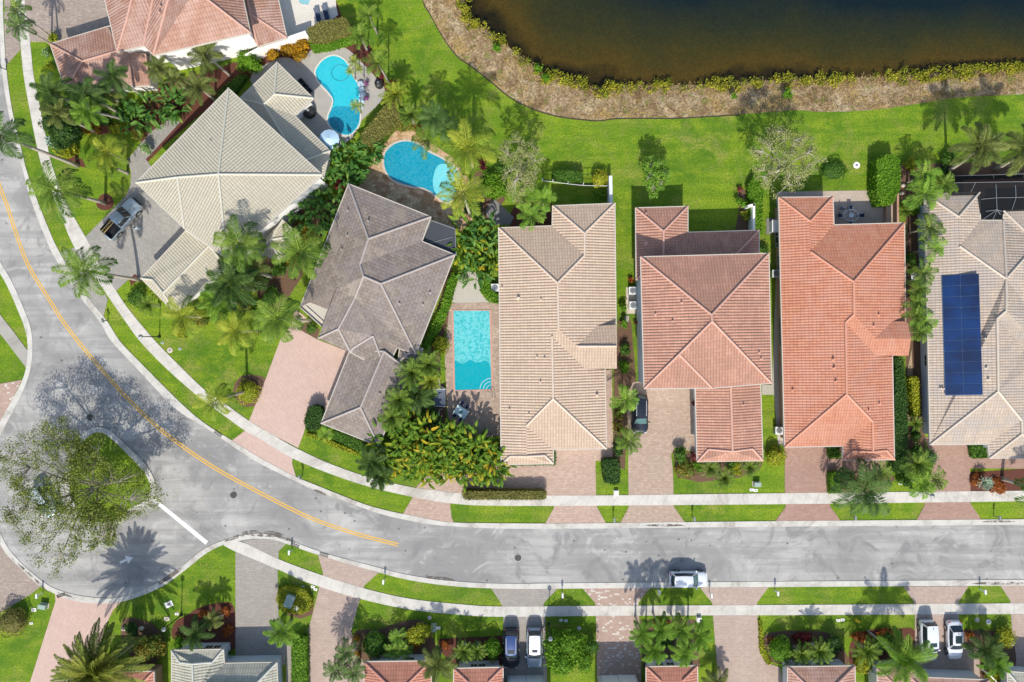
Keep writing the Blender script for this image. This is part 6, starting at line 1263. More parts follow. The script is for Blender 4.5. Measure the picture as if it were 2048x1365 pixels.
# ================================================================ VEHICLES
def interp(t, pts):
    xs = [p[0] for p in pts]; return float(np.interp(t, xs, [p[1] for p in pts]))
def vehicle(name, label, x, y, ang, kind='suv', paint=(0.75, 0.77, 0.78), L=4.7, Wd=1.9, Ht=1.68, glass='glass', roofpaint=None, sunroof=None, rails=False, cat='car', doors=True, metal=.2):
    """local +x is the front"""
    c = W(x, y, .8); e = tag(empty(name, (c.x, c.y, 0.05), ang), label, cat)
    pm = paintmat('paint_%.2f_%.2f_%.2f' % paint, paint, metal); rp = paintmat('paint_%.2f_%.2f_%.2f' % roofpaint, roofpaint, metal) if roofpaint else pm
    truck = kind == 'truck'; sedan = kind == 'sedan'; hb = .92 if sedan else 1.02
    if truck: hb = 1.15
    hl, hw = L/2, Wd/2
    top = [(-1, .72*hb), (-.97, .93*hb), (-.8, 1.0*hb), (.35, 1.0*hb), (.45, .99*hb), (.85, .88*hb), (.96, .76*hb), (1, .55*hb)]
    wid = [(-1, .66), (-.97, .83), (-.9, .94), (-.75, .99), (-.4, 1.0), (.5, 1.0), (.72, .97), (.84, .90), (.92, .80), (.97, .66), (1, .46)]
    if truck: wid = [(-1, .95), (-.97, .99), (-.4, 1.0), (.75, .99), (.88, .93), (.95, .85), (1, .68)]; top = [(-1, hb*.98), (.4, hb), (.85, hb*.97), (.95, hb*.9), (1, .7)]
    mb = MB(); xs = sorted(set(list(np.linspace(-1, 1, 33))+[-.97, -.95, .9, .95, .97, .985])); n = 0
    for t in xs:
        z1 = interp(t, top); w = hw*interp(t, wid); zb = .28
        prof = [(-.96, zb), (-1.0, .45), (-1.0, z1*.75), (-.965, z1*.93), (-.86, z1), (-.45, z1+.035), (0, z1+.045), (.45, z1+.035), (.86, z1), (.965, z1*.93), (1.0, z1*.75), (1.0, .45), (.96, zb)]
        mb.v += [(t*hl, w*a, z) for a, z in prof]; n = len(prof)
    m = len(xs); bed = (-.93, -.30)
    for i in range(m-1):
        for k in range(n-1):
            tm = (xs[i]+xs[i+1])/2
            if truck and bed[0] < tm < bed[1] and 4 <= k <= 7: continue
            mb.f.append((i*n+k, (i+1)*n+k, (i+1)*n+k+1, i*n+k+1))
        mb.f.append((i*n+n-1, (i+1)*n+n-1, (i+1)*n, i*n))
    mb.f += [tuple(range(n)), tuple((m-1)*n+k for k in range(n-1, -1, -1))]
    body = mb.build('body', pm, e, True)
    if truck:
        x0, x1 = bed[0]*hl, bed[1]*hl; yy = hw*.84; b = MB()
        b.add([(x0, -yy, hb*.99), (x1, -yy, hb*.99), (x1, yy, hb*.99), (x0, yy, hb*.99), (x0, -yy, .62), (x1, -yy, .62), (x1, yy, .62), (x0, yy, .62)], [(4, 5, 6, 7), (0, 4, 7, 3), (1, 2, 6, 5), (0, 1, 5, 4), (3, 7, 6, 2)])
        b.build('bed', M['black'], e)
        b = MB().box(((x0+x1)/2, .05, hb*.98), ((x1-x0), .06, .05)); b.box(((x0+x1)/2, -hw*.9, hb+.03), ((x1-x0), .12, .05)); b.box(((x0+x1)/2, hw*.9, hb+.03), ((x1-x0), .12, .05)); b.build('bed_rail', M['black'], e)
    # greenhouse
    if truck: g = dict(b0=-.28, b1=.42, r0=-.24, r1=.18)
    elif sedan: g = dict(b0=-.80, b1=.44, r0=-.52, r1=.14)
    elif kind == 'van': g = dict(b0=-.95, b1=.52, r0=-.88, r1=.22)
    else: g = dict(b0=-.93, b1=.46, r0=-.80, r1=.14)
    zb, zr = hb*1.0, Ht; wb, wr = hw*.90, hw*.70
    def P(u, s, lv):  # u 0 back..1 front ; s -1..1 ; lv 0 belt,1 roof
        xx = (g['b0']+(g['b1']-g['b0'])*u)*(1-lv)+(g['r0']+(g['r1']-g['r0'])*u)*lv; w = wb*(1-lv)+wr*lv
        bow = .10*(1-s*s)*(1 if u > .5 else -1)*(abs(u-.5)*2)**4*(1-.5*lv)
        return (xx*hl+bow, s*w*(1-.06*abs(u-.5)*2), (zb-.02)*(1-lv)+zr*lv+(.05*(1-s*s) if lv == 1 else 0)-(.05*(abs(u-.45)*2)**2 if lv == 1 else 0))
    mb = MB(); N = 10; Ms = 8
    for u in np.linspace(0, 1, N+1):
        for s in np.linspace(-1, 1, Ms+1): mb.v.append(P(u, s, 1))
    for i in range(N):
        for k in range(Ms): mb.f.append((i*(Ms+1)+k, i*(Ms+1)+k+1, (i+1)*(Ms+1)+k+1, (i+1)*(Ms+1)+k))
    o = mb.build('roof', rp, e, True)
    if o.data.polygons[0].normal.z < 0: o.data.flip_normals()
    def band(name, pts_fn, mat, k=8, thick_off=0):
        b = MB()
        for t in np.linspace(0, 1, k+1): b.v += [pts_fn(t, 0), pts_fn(t, .5), pts_fn(t, 1)]
        for i in range(k):
            for j in range(2): b.f.append((i*3+j, i*3+j+1, (i+1)*3+j+1, (i+1)*3+j))
        return b.build(name, mat, e, True)
    # painted pillars (solid shell just inside), glass proud of it
    def shell(t, lv): 
        return None
    band('windshield', lambda t, lv: P(1, -.93+1.86*t, .02+.93*lv), M[glass]); band('rear_window', lambda t, lv: P(0, -.9+1.8*t, .12+.8*lv), M['glass'])
    for s in (-1, 1):
        band('side_window', lambda t, lv: P(.06+.86*t, s, .08+.84*lv), M['glass'])
        band('pillar', lambda t, lv: tuple(np.array(P(.90+.10*t, s, lv))+[0, s*.006, .004]), pm, 2); band('pillar', lambda t, lv: tuple(np.array(P(.0+.07*t, s, lv))+[0, s*.006, .004]), pm, 2)
        band('roof_edge', lambda t, lv: tuple(np.array(P(t, s, .90+.10*lv))+[0, s*.008, .004]), rp, 8)
        MB().box((g['b1']*hl*.82, s*(hw+.09), hb+.06), (.16, .22, .14)).build('mirror', M['black'] if paint[0] < .05 else pm, e)
        for wx in (-.60, .62):
            w = empty('wheel', (wx*hl, s*(hw-.11), .36)); w.parent = e; rr = .36 if not truck else .42; w.location.z = rr-.03
            t_ = MB(); ring = [(rr*.72, -.13), (rr*.97, -.12), (rr, -.06), (rr, .06), (rr*.97, .12), (rr*.72, .13)]
            for (ra, yy) in ring:
                for k in range(18): a = 2*math.pi*k/18; t_.v.append((ra*math.cos(a), yy, ra*math.sin(a)))
            t_.f = [(i*18+k, i*18+(k+1) % 18, (i+1)*18+(k+1) % 18, (i+1)*18+k) for i in range(5) for k in range(18)]
            t_.build('tyre', M['tyre'], w, True); rm = MB()
            for k in range(5): a = 2*math.pi*k/5; rm.box((.14*math.cos(a)*rr/.36, s*.11, .14*math.sin(a)*rr/.36), (.09, .03, .09))
            rm.tube([(0, s*.06, 0), (0, s*.1, 0)], rr*.7, 14); rm.build('rim', M['rim'], w)
            a_ = MB(); pts = [( wx*hl+(rr+.07)*math.cos(t), s*(hw+.004), rr-.03+(rr+.07)*math.sin(t)) for t in np.linspace(-.1, math.pi+.1, 12)]; a_.tube(pts, .045, 5); a_.build('wheel_arch', M['black'], e)
        MB().box((.90*hl, s*hw*.66, .76*hb), (.22, .26, .12)).build('headlight', M['lens'], e); MB().box((-.955*hl, s*hw*.72, .86*hb), (.12, .22, .18)).build('taillight', M['red'], e)
        MB().box((.05*hl, s*(hw+.003), .78*hb), (.16, .02, .03)).box((-.3*hl, s*(hw+.003), .78*hb), (.16, .02, .03)).build('door_handle', M['rim'] if paint[0] < .3 else pm, e)
        if rails: MB().tube([P(.08, s*.9, 1), tuple(np.array(P(.12, s*.9, 1))+[0, 0, .07]), tuple(np.array(P(.85, s*.9, 1))+[0, 0, .07]), P(.9, s*.9, 1)], .022, 5).build('roof_rail', M['metalw'], e)
    MB().box((-.985*hl, 0, .55), (.10, Wd*.64, .22)).build('rear_bumper', M['black'] if truck or paint[0] < .05 else pm, e); MB().box((.985*hl, 0, .46), (.12, Wd*.5, .20)).build('front_bumper', M['black'] if truck else pm, e)
    if truck: MB().box((.99*hl, 0, .75), (.14, Wd*.7, .3)).build('grille', M['black'], e)
    if sunroof:
        u0, u1, w_ = sunroof; b = MB()
        for u in np.linspace(u0, u1, 4):
            for s in np.linspace(-w_, w_, 4): p = P(u, s, 1); b.v.append((p[0], p[1], p[2]+.015))
        b.f = [(i*4+k, i*4+k+1, (i+1)*4+k+1, (i+1)*4+k) for i in range(3) for k in range(3)]; b.build('sunroof', M['glass'], e)
    if not truck: p = P(.1, 0, 1); MB().box((p[0], p[1], p[2]+.05), (.18, .04, .07)).build('antenna', M['black'], e)
    return e
WHT = (0.76, 0.78, 0.80)
vehicle('pickup_truck', 'pale blue grey pick-up truck with black bed parked on the grey driveway', 244, 438, R(48), 'truck', (0.40, 0.47, 0.50), 5.8, 2.0, 1.9, cat='truck', metal=.4)
vehicle('parked_car', 'dark SUV with roof rails on the cream paver drive of the pink house', 1280, 829, R(-90), 'suv', (0.012, 0.016, 0.026), 4.9, 1.98, 1.75, 'glassg', rails=True)
vehicle('parked_car', 'white SUV parked along the kerb of the straight road', 1377, 1159, 0, 'suv', WHT, 4.75, 1.95, 1.7, 'glassg')
vehicle('parked_car', 'black and dark blue SUV, left of the two parked side by side', 1022, 1298, R(-90), 'suv', (0.012, 0.016, 0.03), 5.0, 2.0, 1.8, roofpaint=(0.012, 0.045, 0.17), sunroof=(.72, .92, .6), rails=True)
vehicle('parked_car', 'grey blue SUV with a white roof beside the bright leafy tree', 1069, 1297, R(-90), 'suv', (0.36, 0.42, 0.48), 4.9, 2.0, 1.8, roofpaint=WHT, sunroof=(.72, .88, .5))
vehicle('parked_car', 'white tall SUV half under the leaning feathery palm', 1857, 1282, R(-88), 'van', WHT, 5.0, 2.0, 1.8, sunroof=(.74, .92, .65))
vehicle('parked_car', 'white sedan with a large dark sunroof on the right drive', 1910, 1281, R(-89), 'sedan', WHT, 4.8, 1.88, 1.45, sunroof=(.25, .85, .6))
vehicle('parked_car', 'silvery blue car seen through the branches of the island tree', 88, 1003, R(-56), 'suv', (0.55, 0.62, 0.67), 4.6, 1.85, 1.6, 'glassg')
# ladder on the truck bed
e = tag(empty('ladder', W(231, 455, 1.2)), 'yellow ladder laid along the left side of the truck bed', 'ladder'); e.rotation_euler = (0, 0, R(48)); e.location = W(214, 455, 1.35)
for s in (-1, 1): MB().box((0, s*.2, 0), (2.1, .06, .07)).build('rail', plain('ladder_yellow', (.6, .42, .15), .6), e)
for k in range(7): MB().box((-.9+k*.3, 0, 0), (.04, .36, .04)).build('rung', plain('ladder_yellow', (.6, .42, .15), .6), e)
# ================================================================ PERSON standing by the truck
b = W(283, 460, .045)
me = bpy.data.meshes.new('person'); J = dict(pelvis=(0, 0, .93), chest=(0, 0, 1.28), neck=(0, 0, 1.46), head=(0.0, .015, 1.56), top=(0, .02, 1.70), ls=(-.18, 0, 1.42), le=(-.25, .02, 1.13), lw=(-.24, .14, .90), rs=(.18, 0, 1.42), re=(.25, .02, 1.13), rw=(.24, .14, .90),
    lh=(-.09, 0, .90), lk=(-.10, .03, .49), la=(-.10, -.01, .09), lt=(-.11, .15, .04), rh=(.09, 0, .90), rk=(.10, .05, .49), ra=(.10, .0, .09), rt=(.11, .16, .04))
rad = dict(pelvis=.14, chest=.15, neck=.055, head=.085, top=.075, ls=.07, le=.045, lw=.03, rs=.07, re=.045, rw=.03, lh=.09, lk=.058, la=.042, lt=.035, rh=.09, rk=.058, ra=.042, rt=.035)
Eg = [('pelvis', 'chest'), ('chest', 'neck'), ('neck', 'head'), ('head', 'top'), ('chest', 'ls'), ('ls', 'le'), ('le', 'lw'), ('chest', 'rs'), ('rs', 're'), ('re', 'rw'), ('pelvis', 'lh'), ('lh', 'lk'), ('lk', 'la'), ('la', 'lt'), ('pelvis', 'rh'), ('rh', 'rk'), ('rk', 'ra'), ('ra', 'rt')]
for sd, w_ in (('l', 'lw'), ('r', 'rw')):
    sx = -1 if sd == 'l' else 1; x0, y0, z0 = J[w_]; J[sd+'p'] = (x0, y0+.04, z0-.07); rad[sd+'p'] = .028; Eg.append((w_, sd+'p'))
    for i, ln in enumerate((.062, .075, .08, .07)):
        a_ = J[sd+'p']; k1, k2 = f'{sd}f{i}a', f'{sd}f{i}b'; J[k1] = (a_[0]+(i-1.5)*.02*0+.002*sx, a_[1]+(i-1.5)*.021+.01, a_[2]-.05); J[k2] = (a_[0]-sx*.012, J[k1][1]+.008, a_[2]-.05-ln*.6); rad[k1] = .009; rad[k2] = .008; Eg += [(sd+'p', k1), (k1, k2)]
    J[sd+'th'] = (J[sd+'p'][0]-sx*.01, J[sd+'p'][1]+.045, J[sd+'p'][2]-.02); rad[sd+'th'] = .01; Eg.append((sd+'p', sd+'th'))
ks = list(J); me.from_pydata([J[k] for k in ks], [(ks.index(a), ks.index(b_)) for a, b_ in Eg], [])
ob = bpy.data.objects.new('person', me); col.objects.link(ob); ob.location = b; ob.rotation_euler.z = R(60)
md = ob.modifiers.new('skin', 'SKIN'); 
for i, k in enumerate(ks): me.skin_vertices[0].data[i].radius = (rad[k], rad[k])
me.skin_vertices[0].data[0].use_root = True; md2 = ob.modifiers.new('sub', 'SUBSURF'); md2.levels = 1; md2.render_levels = 2
me.materials.append(plain('pale_blue_cloth', (0.48, 0.56, 0.62), .8, var=.08)); tag(ob, 'person in pale blue clothes standing on the driveway beside the truck', 'person')
hr = MB().lathe((0, -.01, 1.58), [(.095, -.03), (.112, .05), (.10, .11), (.06, .15), (.01, .165)], 12).build('hair', plain('dark_hair', (.03, .018, .012), .7), ob, True)
fc = MB().lathe((0, .075, 1.53), [(.05, 0), (.065, .04), (.06, .09)], 10).build('face', plain('skin', (.45, .28, .2), .6), ob, True)
# ================================================================ STREET FURNITURE
def lamp(bx, by, label, h=4.1):
    e = tag(empty('street_lamp', W(bx, by, 0.0)), label, 'street lamp', 'black street lamps'); MB().tube([(0, 0, 0), (0, 0, .5), (0, 0, h)], [.11, .07, .05], 8).build('pole', M['black'], e)
    MB().lathe((0, 0, 0), [(.2, 0), (.2, .12), (.12, .3), (.09, .5)], 10).build('base', M['black'], e); MB().lathe((0, 0, h), [(.12, 0), (.22, .12), (.24, .3)], 12).build('lantern', M['lens'], e); MB().lathe((0, 0, h+.3), [(.27, 0), (.22, .12), (.08, .22), (.03, .32)], 12).build('cap', M['metalg'], e)
lamp(319, 674, 'street lamp on the lawn beside the curved pavement'); lamp(363, 1230, 'street lamp on the lower lawn below the turning circle'); lamp(1097, 1248, 'street lamp beside the bright leafy tree'); lamp(1822, 976, 'street lamp by the brick drive of the solar roof house')
def mailbox(x, y, label, dark=True, rz=0.0):
    e = tag(empty('mailbox', W(x, y, .0), rz), label, 'mailbox', 'kerbside mailboxes'); MB().box((0, 0, .55), (.1, .1, 1.1)).build('post', M['metalg' if dark else 'metalw'], e)
    mb = MB(); n = 8; pr = [(-.12, 1.05), (-.12, 1.2)]+[(.12*math.cos(t), 1.2+.1*math.sin(t)) for t in np.linspace(math.pi, 0, n)]+[(.12, 1.05)]
    mb.v = [(a, s*.27, z) for s in (-1, 1) for a, z in pr]; k = len(pr); mb.f = [(i, (i+1) % k, k+(i+1) % k, k+i) for i in range(k)]+[tuple(range(k-1, -1, -1)), tuple(range(k, 2*k))]
    mb.build('box', M['metalg' if dark else 'metalw'], e); MB().box((.14, .05, 1.25), (.02, .04, .16)).build('flag', M['black'], e)
for x, y, l in ((13, 141, 'mailbox by the kerb near the top left corner'), (216, 642, 'mailbox by the kerb below the grey driveway'), (605, 952, 'mailbox by the kerb right of the pink driveway'), (1226, 1036, 'mailbox on the small lawn wedge between two aprons'), (1384, 1034, 'mailbox by the kerb below the pink garage'), (1702, 1032, 'mailbox by the kerb under the large olive palm'), (1987, 1032, 'mailbox by the kerb near the right edge')): mailbox(x, y, l, True, R(20) if x < 700 else 0)
for x, y, l in ((86, 1186, 'pale mailbox at the foot of the turning circle'), (584, 1100, 'pale mailbox on the small lawn wedge'), (770, 1158, 'pale mailbox right of the narrow pink driveway'), (1124, 1185, 'pale mailbox on the lawn trapezoid by the two SUVs'), (1315, 1179, 'pale mailbox in the palm shadow by the white SUV'), (1549, 1181, 'pale mailbox on the long lower verge'), (1958, 1178, 'pale mailbox on the last lawn trapezoid')): mailbox(x, y, l, False)
mailbox(1418, 1185, 'pale mailbox right behind the parked white SUV', False)
def ubox(x, y, w_, d, h, label, mat='metalw', rz=0.0, name='utility_box', cat='utility box'):
    e = tag(empty(name, W(x, y, 0), rz), label, cat); MB().box((0, 0, .03), (w_+.16, d+.16, .08)).build('pad', M['stone'], e); MB().box((0, 0, h/2+.05), (w_, d, h)).build('cabinet', M[mat], e); MB().box((0, 0, h+.07), (w_+.04, d+.04, .04)).build('lid', M[mat], e); return e
ubox(584, 1197, 1.0, 1.5, 1.1, 'green grey transformer cabinet inside the oval hedge ring', 'greenbox', R(-20)); ubox(596, 1213, .45, .45, .6, 'white meter cabinet inside the oval hedge ring', 'metalw', R(-25))
ubox(90, 1211, .9, .5, .6, 'pale green cabinet on the lower left lawn', 'greenbox', R(-10)); ubox(868, 1254, .5, .8, .6, 'green cabinet on the lower lawn below the pavement', 'greenbox'); ubox(112, 285, 1.2, 1.0, .9, 'pale green cabinet beside the L shaped yellow hedge', 'greenbox', R(10)); ubox(1512, 968, .8, .5, .6, 'pale green cabinet on the lawn below the pink garage', 'greenbox')
ubox(1397, 1238, .5, .5, .4, 'white square cabinet at the end of the orange flower strip'); ubox(1232, 986, .5, .6, .3, 'white square box at the pavement below the dark clipped block'); ubox(2008, 1277, .9, 1.0, .9, 'pale cabinet inside the shrubs right of the white sedan', 'stone')
def cover(x, y, s_, label, mat='stone', rnd=True, rz=0.0):
    e = tag(empty('valve_cover', W(x, y, 0), rz), label, 'valve cover', 'ground covers on the lawns')
    if rnd: MB().lathe((0, 0, 0), [(s_, 0), (s_, .05), (s_*.85, .06)], 14).build('rim', M[mat], e); MB().lathe((0, 0, .055), [(s_*.4, 0), (s_*.4, .02)], 10).build('lid', M['metalg'], e)
    else: MB().box((0, 0, .03), (s_*2, s_*1.4, .07)).build('rim', M[mat], e); MB().box((0, 0, .07), (s_*.8, s_*.6, .02)).build('lid', M['metalg'], e)
for a in ((340, 701, .36, 'round tan ground cover on the lawn beside the curved pavement'), (325, 686, .2, 'left small green ground disc near the tan cover', 'greenbox'), (360, 698, .2, 'right small green ground disc near the tan cover', 'greenbox'), (338, 1209, .5, 'large white rectangular ground cover on the lower lawn', 'white', False, .4), (354, 1228, .22, 'small white ground cover near the large rectangular one', 'white', False),
    (334, 1238, .35, 'stone ground cover beside the lower lawn lamp', 'stone', False), (219, 1262, .22, 'white ground cover at the pink driveway edge', 'white', False), (68, 1220, .3, 'white ground cover on the lower left lawn', 'white', False), (82, 1212, .25, 'round white cover beside the pale green cabinet', 'white'), (63, 1247, .2, 'small white cover right of the olive clipped shrub', 'white', False),
    (626, 1174, .22, 'left one of two white covers above the narrow pink driveway', 'white', False, -.3), (631, 1179, .22, 'right one of two white covers above the narrow pink driveway', 'white', False, -.3), (606, 1175, .2, 'pale blue round cover above the oval hedge ring', 'lens'), (859, 1236, .26, 'tan cover on the lower lawn below the pavement', 'stone'), (877, 1256, .24, 'white cover right of the green cabinet', 'white', False),
    (1122, 1241, .2, 'left one of two white covers in the tree shadow', 'white', False), (1132, 1242, .2, 'right one of two white covers in the tree shadow', 'white', False), (1158, 1257, .24, 'pale round cover above the greyish round shrub', 'lens'), (1503, 980, .24, 'left one of two white covers below the pink garage', 'white', False), (1511, 981, .24, 'right one of two white covers below the pink garage', 'white', False),
    (1676, 1241, .24, 'left one of two white covers on the lawn by the yellow hydrant', 'white', False), (1685, 1240, .24, 'right one of two white covers on the lawn by the yellow hydrant', 'white', False), (1954, 1240, .3, 'tan cover right of the white sedan boot', 'stone'), (1977, 1244, .32, 'round white cover right of the tan one near the sedan', 'white'), (1801, 967, .25, 'white cover between the olive palm and the brick drive palms', 'white', False),
    (1713, 331, .42, 'white ring ground cover on the back lawn', 'white')): cover(*a)
e = tag(empty('fire_hydrant', W(1712, 1240, 0)), 'yellow fire hydrant on the lawn below the pavement', 'fire hydrant')
MB().lathe((0, 0, 0), [(.2, 0), (.2, .08), (.13, .12), (.13, .6), (.17, .64), (.15, .76), (.06, .84), (.04, .9)], 14).build('barrel', M['hyd'], e)
for s in (-1, 1): MB().tube([(0, 0, .5), (s*.26, 0, .5)], [.08, .09], 8).build('nozzle', M['hyd'], e)
# air conditioners
for x, y, l in ((1263, 583, 'upper of two air conditioners at the left wall of the pink house'), (1264, 612, 'lower of two air conditioners at the left wall of the pink house'), (1547, 549, 'air conditioner between the pink and orange roofs'), (990, 577, 'air conditioner at the left eave of the beige roof'), (1822, 555, 'air conditioner in the gap beside the orange roof'), (1553, 860, 'small white unit at the lower left wall of the orange roof')):
    e = tag(empty('air_conditioner', W(x, y, 0)), l, 'air conditioner', 'air conditioning units beside the houses'); MB().box((0, 0, .45), (.9, .9, .8)).build('cabinet', M['metalg'], e); MB().box((0, 0, .88), (.95, .95, .07)).build('top', M['metalw'], e)
    MB().lathe((0, 0, .93), [(.38, 0), (.38, .02), (.30, .03)], 18).build('fan_guard', M['metalg'], e); mb = MB()
    for k in range(5): mb.box((.16*math.cos(k*1.256), .16*math.sin(k*1.256), .97), (.3, .09, .015), k*1.256)
    mb.build('fan_blade', M['rim'], e)
e = tag(empty('white_boat_cover', W(1541, 453, 0)), 'white generator housing on a grey pad between the pink and orange roofs', 'generator'); e.name = 'generator'
MB().box((0, 0, .04), (1.1, 2.0, .1)).build('pad', M['slab'], e); MB().box((.15, -.15, .6), (.7, 1.4, 1.0)).build('housing', M['metalw'], e); MB().box((.15, -.15, 1.13), (.78, 1.5, .06)).build('lid', M['white'], e)
# pool furniture
e = tag(empty('umbrella', W(668, 290, 0)), 'light blue round umbrella beside the kidney pool', 'umbrella'); um = MB(); n = 12
um.v = [(0, 0, 2.75)]+[(1.25*math.cos(2*math.pi*k/n), 1.25*math.sin(2*math.pi*k/n), 2.25) for k in range(n)]; um.f = [(0, 1+k, 1+(k+1) % n) for k in range(n)]; um.build('canopy', plain('pale_blue_canvas', (.42, .58, .70), .8, var=.1), e)
MB().tube([(0, 0, 0), (0, 0, 2.8)], .04, 8).build('pole', M['metalw'], e); MB().lathe((0, 0, 0), [(.35, 0), (.35, .08), (.1, .12)], 12).build('base', M['black'], e)
def lounger(x, y, rz, label, mat='fabric'):
    e = tag(empty('sun_lounger', W(x, y, .03), rz), label, 'sun lounger', 'dark sun loungers'); f = MB()
    f.box((0, 0, .28), (1.9, .68, .05)); f.build('frame', M['metalw'], e); MB().box((-.3, 0, .34), (1.25, .62, .08)).build('cushion', M[mat], e); MB().box((.62, 0, .42), (.62, .62, .08), 0, .35).build('backrest', M['slate_fabric'], e)
    for a in (-.8, .8):
        for b_ in (-.28, .28): MB().box((a, b_, .13), (.06, .06, .26)).build('leg', M['metalw'], e)
lounger(637, 34, R(105), 'left dark lounger beside the brown topped hedge'); lounger(653, 29, R(105), 'right dark lounger beside the brown topped hedge')
def chair(x, y, rz, label, seat='fabric', frame='metalw', z=.03, group='patio chairs'):
    e = tag(empty('patio_chair', W(x, y, z), rz), label, 'chair', group); MB().box((0, 0, .43), (.48, .48, .06)).build('seat', M[seat], e); MB().box((-.24, 0, .68), (.05, .48, .5)).build('backrest', M[seat], e)
    for a in (-.2, .2):
        for b_ in (-.2, .2): MB().tube([(a, b_, 0), (a, b_, .43)], .02, 5).build('leg', M[frame], e)
    for b_ in (-.26, .26): MB().tube([(-.22, b_, .42), (-.22, b_, .66), (.22, b_, .66), (.22, b_, .42)], .022, 5).build('armrest', M[frame], e)
t_ = tag(empty('patio_table', W(923, 823, .03), R(-33)), 'pale green square patio table with a dark hole beside the rectangular pool', 'table')
mb = MB().box((0, 0, .73), (1.65, 1.15, .05)); mb.build('tabletop', plain('pale_green_top', (.50, .62, .60), .4, var=.04), t_); MB().lathe((0, 0, .76), [(.2, 0), (.2, .012)], 16).build('parasol_collar', plain('dark_teal', (.01, .09, .09), .5), t_)
for a in (-.7, .7):
    for b_ in (-.45, .45): MB().box((a, b_, .35), (.06, .06, .7)).build('leg', M['metalw'], t_)
for x, y, rz, l in ((925, 806, 237, 'upper left chair of the square patio table'), (935, 813, 237, 'upper right chair of the square patio table'), (910, 830, 57, 'lower left chair of the square patio table'), (922, 838, 57, 'lower right chair of the square patio table')): chair(x, y, R(rz), l)
t_ = tag(empty('patio_table', W(1697, 433, .03)), 'round glass topped patio table with white frame behind the orange roof', 'table')
MB().tube([(1.05*math.cos(t)*.9, .8*math.sin(t)*.9, .74) for t in np.linspace(0, 2*math.pi, 29)], .035, 6, False).build('rim', M['metalw'], t_); mb = MB()
for k in range(8): a = k*math.pi/4+.2; mb.box((.68*math.cos(a), .53*math.sin(a), .735), (.42, .03, .03), a)
mb.build('frame', M['metalw'], t_); MB().lathe((0, 0, .72), [(.3, 0), (.3, .01)], 16).build('tabletop', M['lens'], t_)
for a in (-.4, .4): MB().tube([(a, 0, 0), (a, 0, .72)], .03, 6).build('leg', M['metalw'], t_)
for x, y, rz, l in ((1697, 418, 270, 'upper chair of the round patio table'), (1717, 433, 180, 'right chair of the round patio table'), (1677, 433, 0, 'left chair of the round patio table'), (1697, 449, 90, 'lower chair of the round patio table')): chair(x, y, R(rz), l)
chair(1681, 420, R(-20), 'spare pale chair upper left of the round patio table', 'slate_fabric')
for x, y, l in ((603, 168, 'uppermost black chair along the cream roof tip'), (611, 177, 'middle black chair along the cream roof tip'), (619, 186, 'lowest black chair along the cream roof tip')): chair(x+3, y-1, R(-45), l, 'black', 'black')
e = tag(empty('hammock', W(880, 795, .0)), 'dark slate hammock hung on a white stand between palms and patio', 'hammock'); mb = MB(); N = 8
for i in range(N+1):
    for k in range(5): u, v_ = i/N-.5, k/4-.5; mb.v.append((v_*1.5, u*2.1, .75-.28*(1-(2*u)**2)*(1-.3*abs(2*v_))))
mb.f = [(i*5+k, i*5+k+1, (i+1)*5+k+1, (i+1)*5+k) for i in range(N) for k in range(4)]; mb.build('sling', M['slate_fabric'], e, True)
for s in (-1, 1):
    MB().box((0, s*1.07, .76), (1.6, .06, .05)).build('spreader_bar', M['metalw'], e)
    for a in (-.75, .75): MB().tube([(a, s*1.07, .78), (0, s*1.6, .95)], .014, 4).build('rope', M['metalw'], e)
    MB().tube([(0, s*1.6, .95), (0, s*2.3, 1.05), (0, s*2.0, .05)], .035, 6).build('stand', M['metalw'], e)
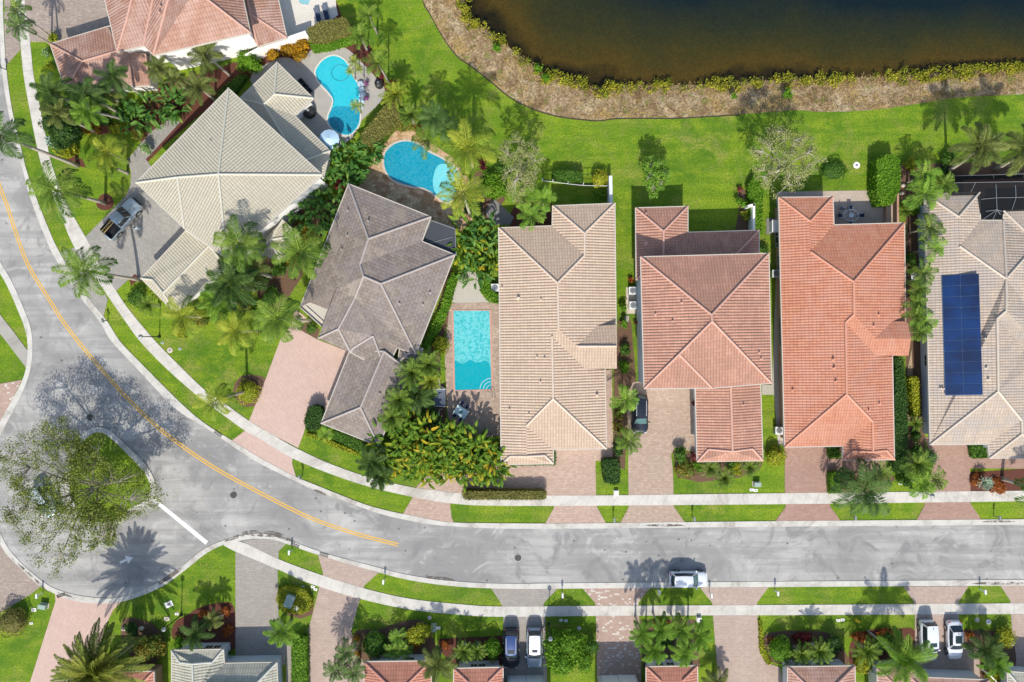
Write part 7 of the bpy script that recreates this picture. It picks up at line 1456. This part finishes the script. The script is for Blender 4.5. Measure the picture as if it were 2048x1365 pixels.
for x, y, r_, l in ((759, 171, .55, 'black covered fire bowl at the kidney pool patio edge'), (620, 226, .85, 'black covered spa tub under the cream roof corner')):
    e = tag(empty('covered_grill', W(x, y, .03)), l, 'covered grill'); MB().lathe((0, 0, 0), [(r_*.95, 0), (r_, .4), (r_*.9, .8), (r_*.5, .95), (.03, 1.0)], 10).build('cover', M['black'], e); MB().lathe((0, 0, .9), [(r_*.3, 0), (r_*.2, .14)], 8).build('knob', M['metalg'], e)
# iron fence
e = tag(empty('iron_fence', W(1130, 370, 0)), 'curved dark iron fence above the beige roof garden', 'fence'); loc = Vector(e.location)
fp = catmull([(1085, 362), (1105, 364), (1135, 368), (1165, 371), (1190, 372), (1215, 372)], 4)
for z_ in (.15, 1.05): o = MB().tube([W(x, y, z_)-loc for x, y in fp], .03, 5).build('rail', M['metalw' if z_ > 1 else 'black'], e)
rs = resample(fp, 62); mb = MB()
for x, y in rs: p = W(x, y, 0)-loc; mb.box((p.x, p.y, .6), (.025, .025, 1.0))
mb.build('balusters', M['black'], e)
for x, y in fp[::4]: p = W(x, y, 0)-loc; MB().box((p.x, p.y, .6), (.09, .09, 1.25)).build('post', M['metalw'], e)
e = tag(empty('garden_gate', W(1175, 353, 0)), 'short black rail between the hedge and the yellow ball shrub', 'fence'); MB().box((0, 0, 1.0), (1.3, .05, .06)).build('rail', M['black'], e)
for a in (-.6, 0, .6): MB().box((a, 0, .5), (.05, .05, 1.0)).build('post', M['black'], e)
e = tag(empty('garden_hose_reel', W(1553, 490, 0)), 'small grey meter box on the orange house side wall path', 'meter box'); e.name = 'meter_box'; MB().box((0, 0, .4), (.4, .3, .8)).build('cabinet', M['metalg'], e); MB().box((0, .16, .5), (.2, .02, .2)).build('dial', M['lens'], e)
for x, y, l in ((1392, 806, 'white pot with reddish plant beside the pink garage, upper'), (1391, 912, 'white pot with plant beside the pink garage, lower')):
    e = tag(empty('plant_pot', W(x-6, y, .05)), l, 'plant pot'); MB().lathe((0, 0, 0), [(.2, 0), (.28, .4), (.3, .45)], 12).build('pot', M['white'], e); o = link('plant', blob_mesh('plant', [(0, 0, .7, .4, .4, .35)], G['redleaf'], .2, 50, x), e)
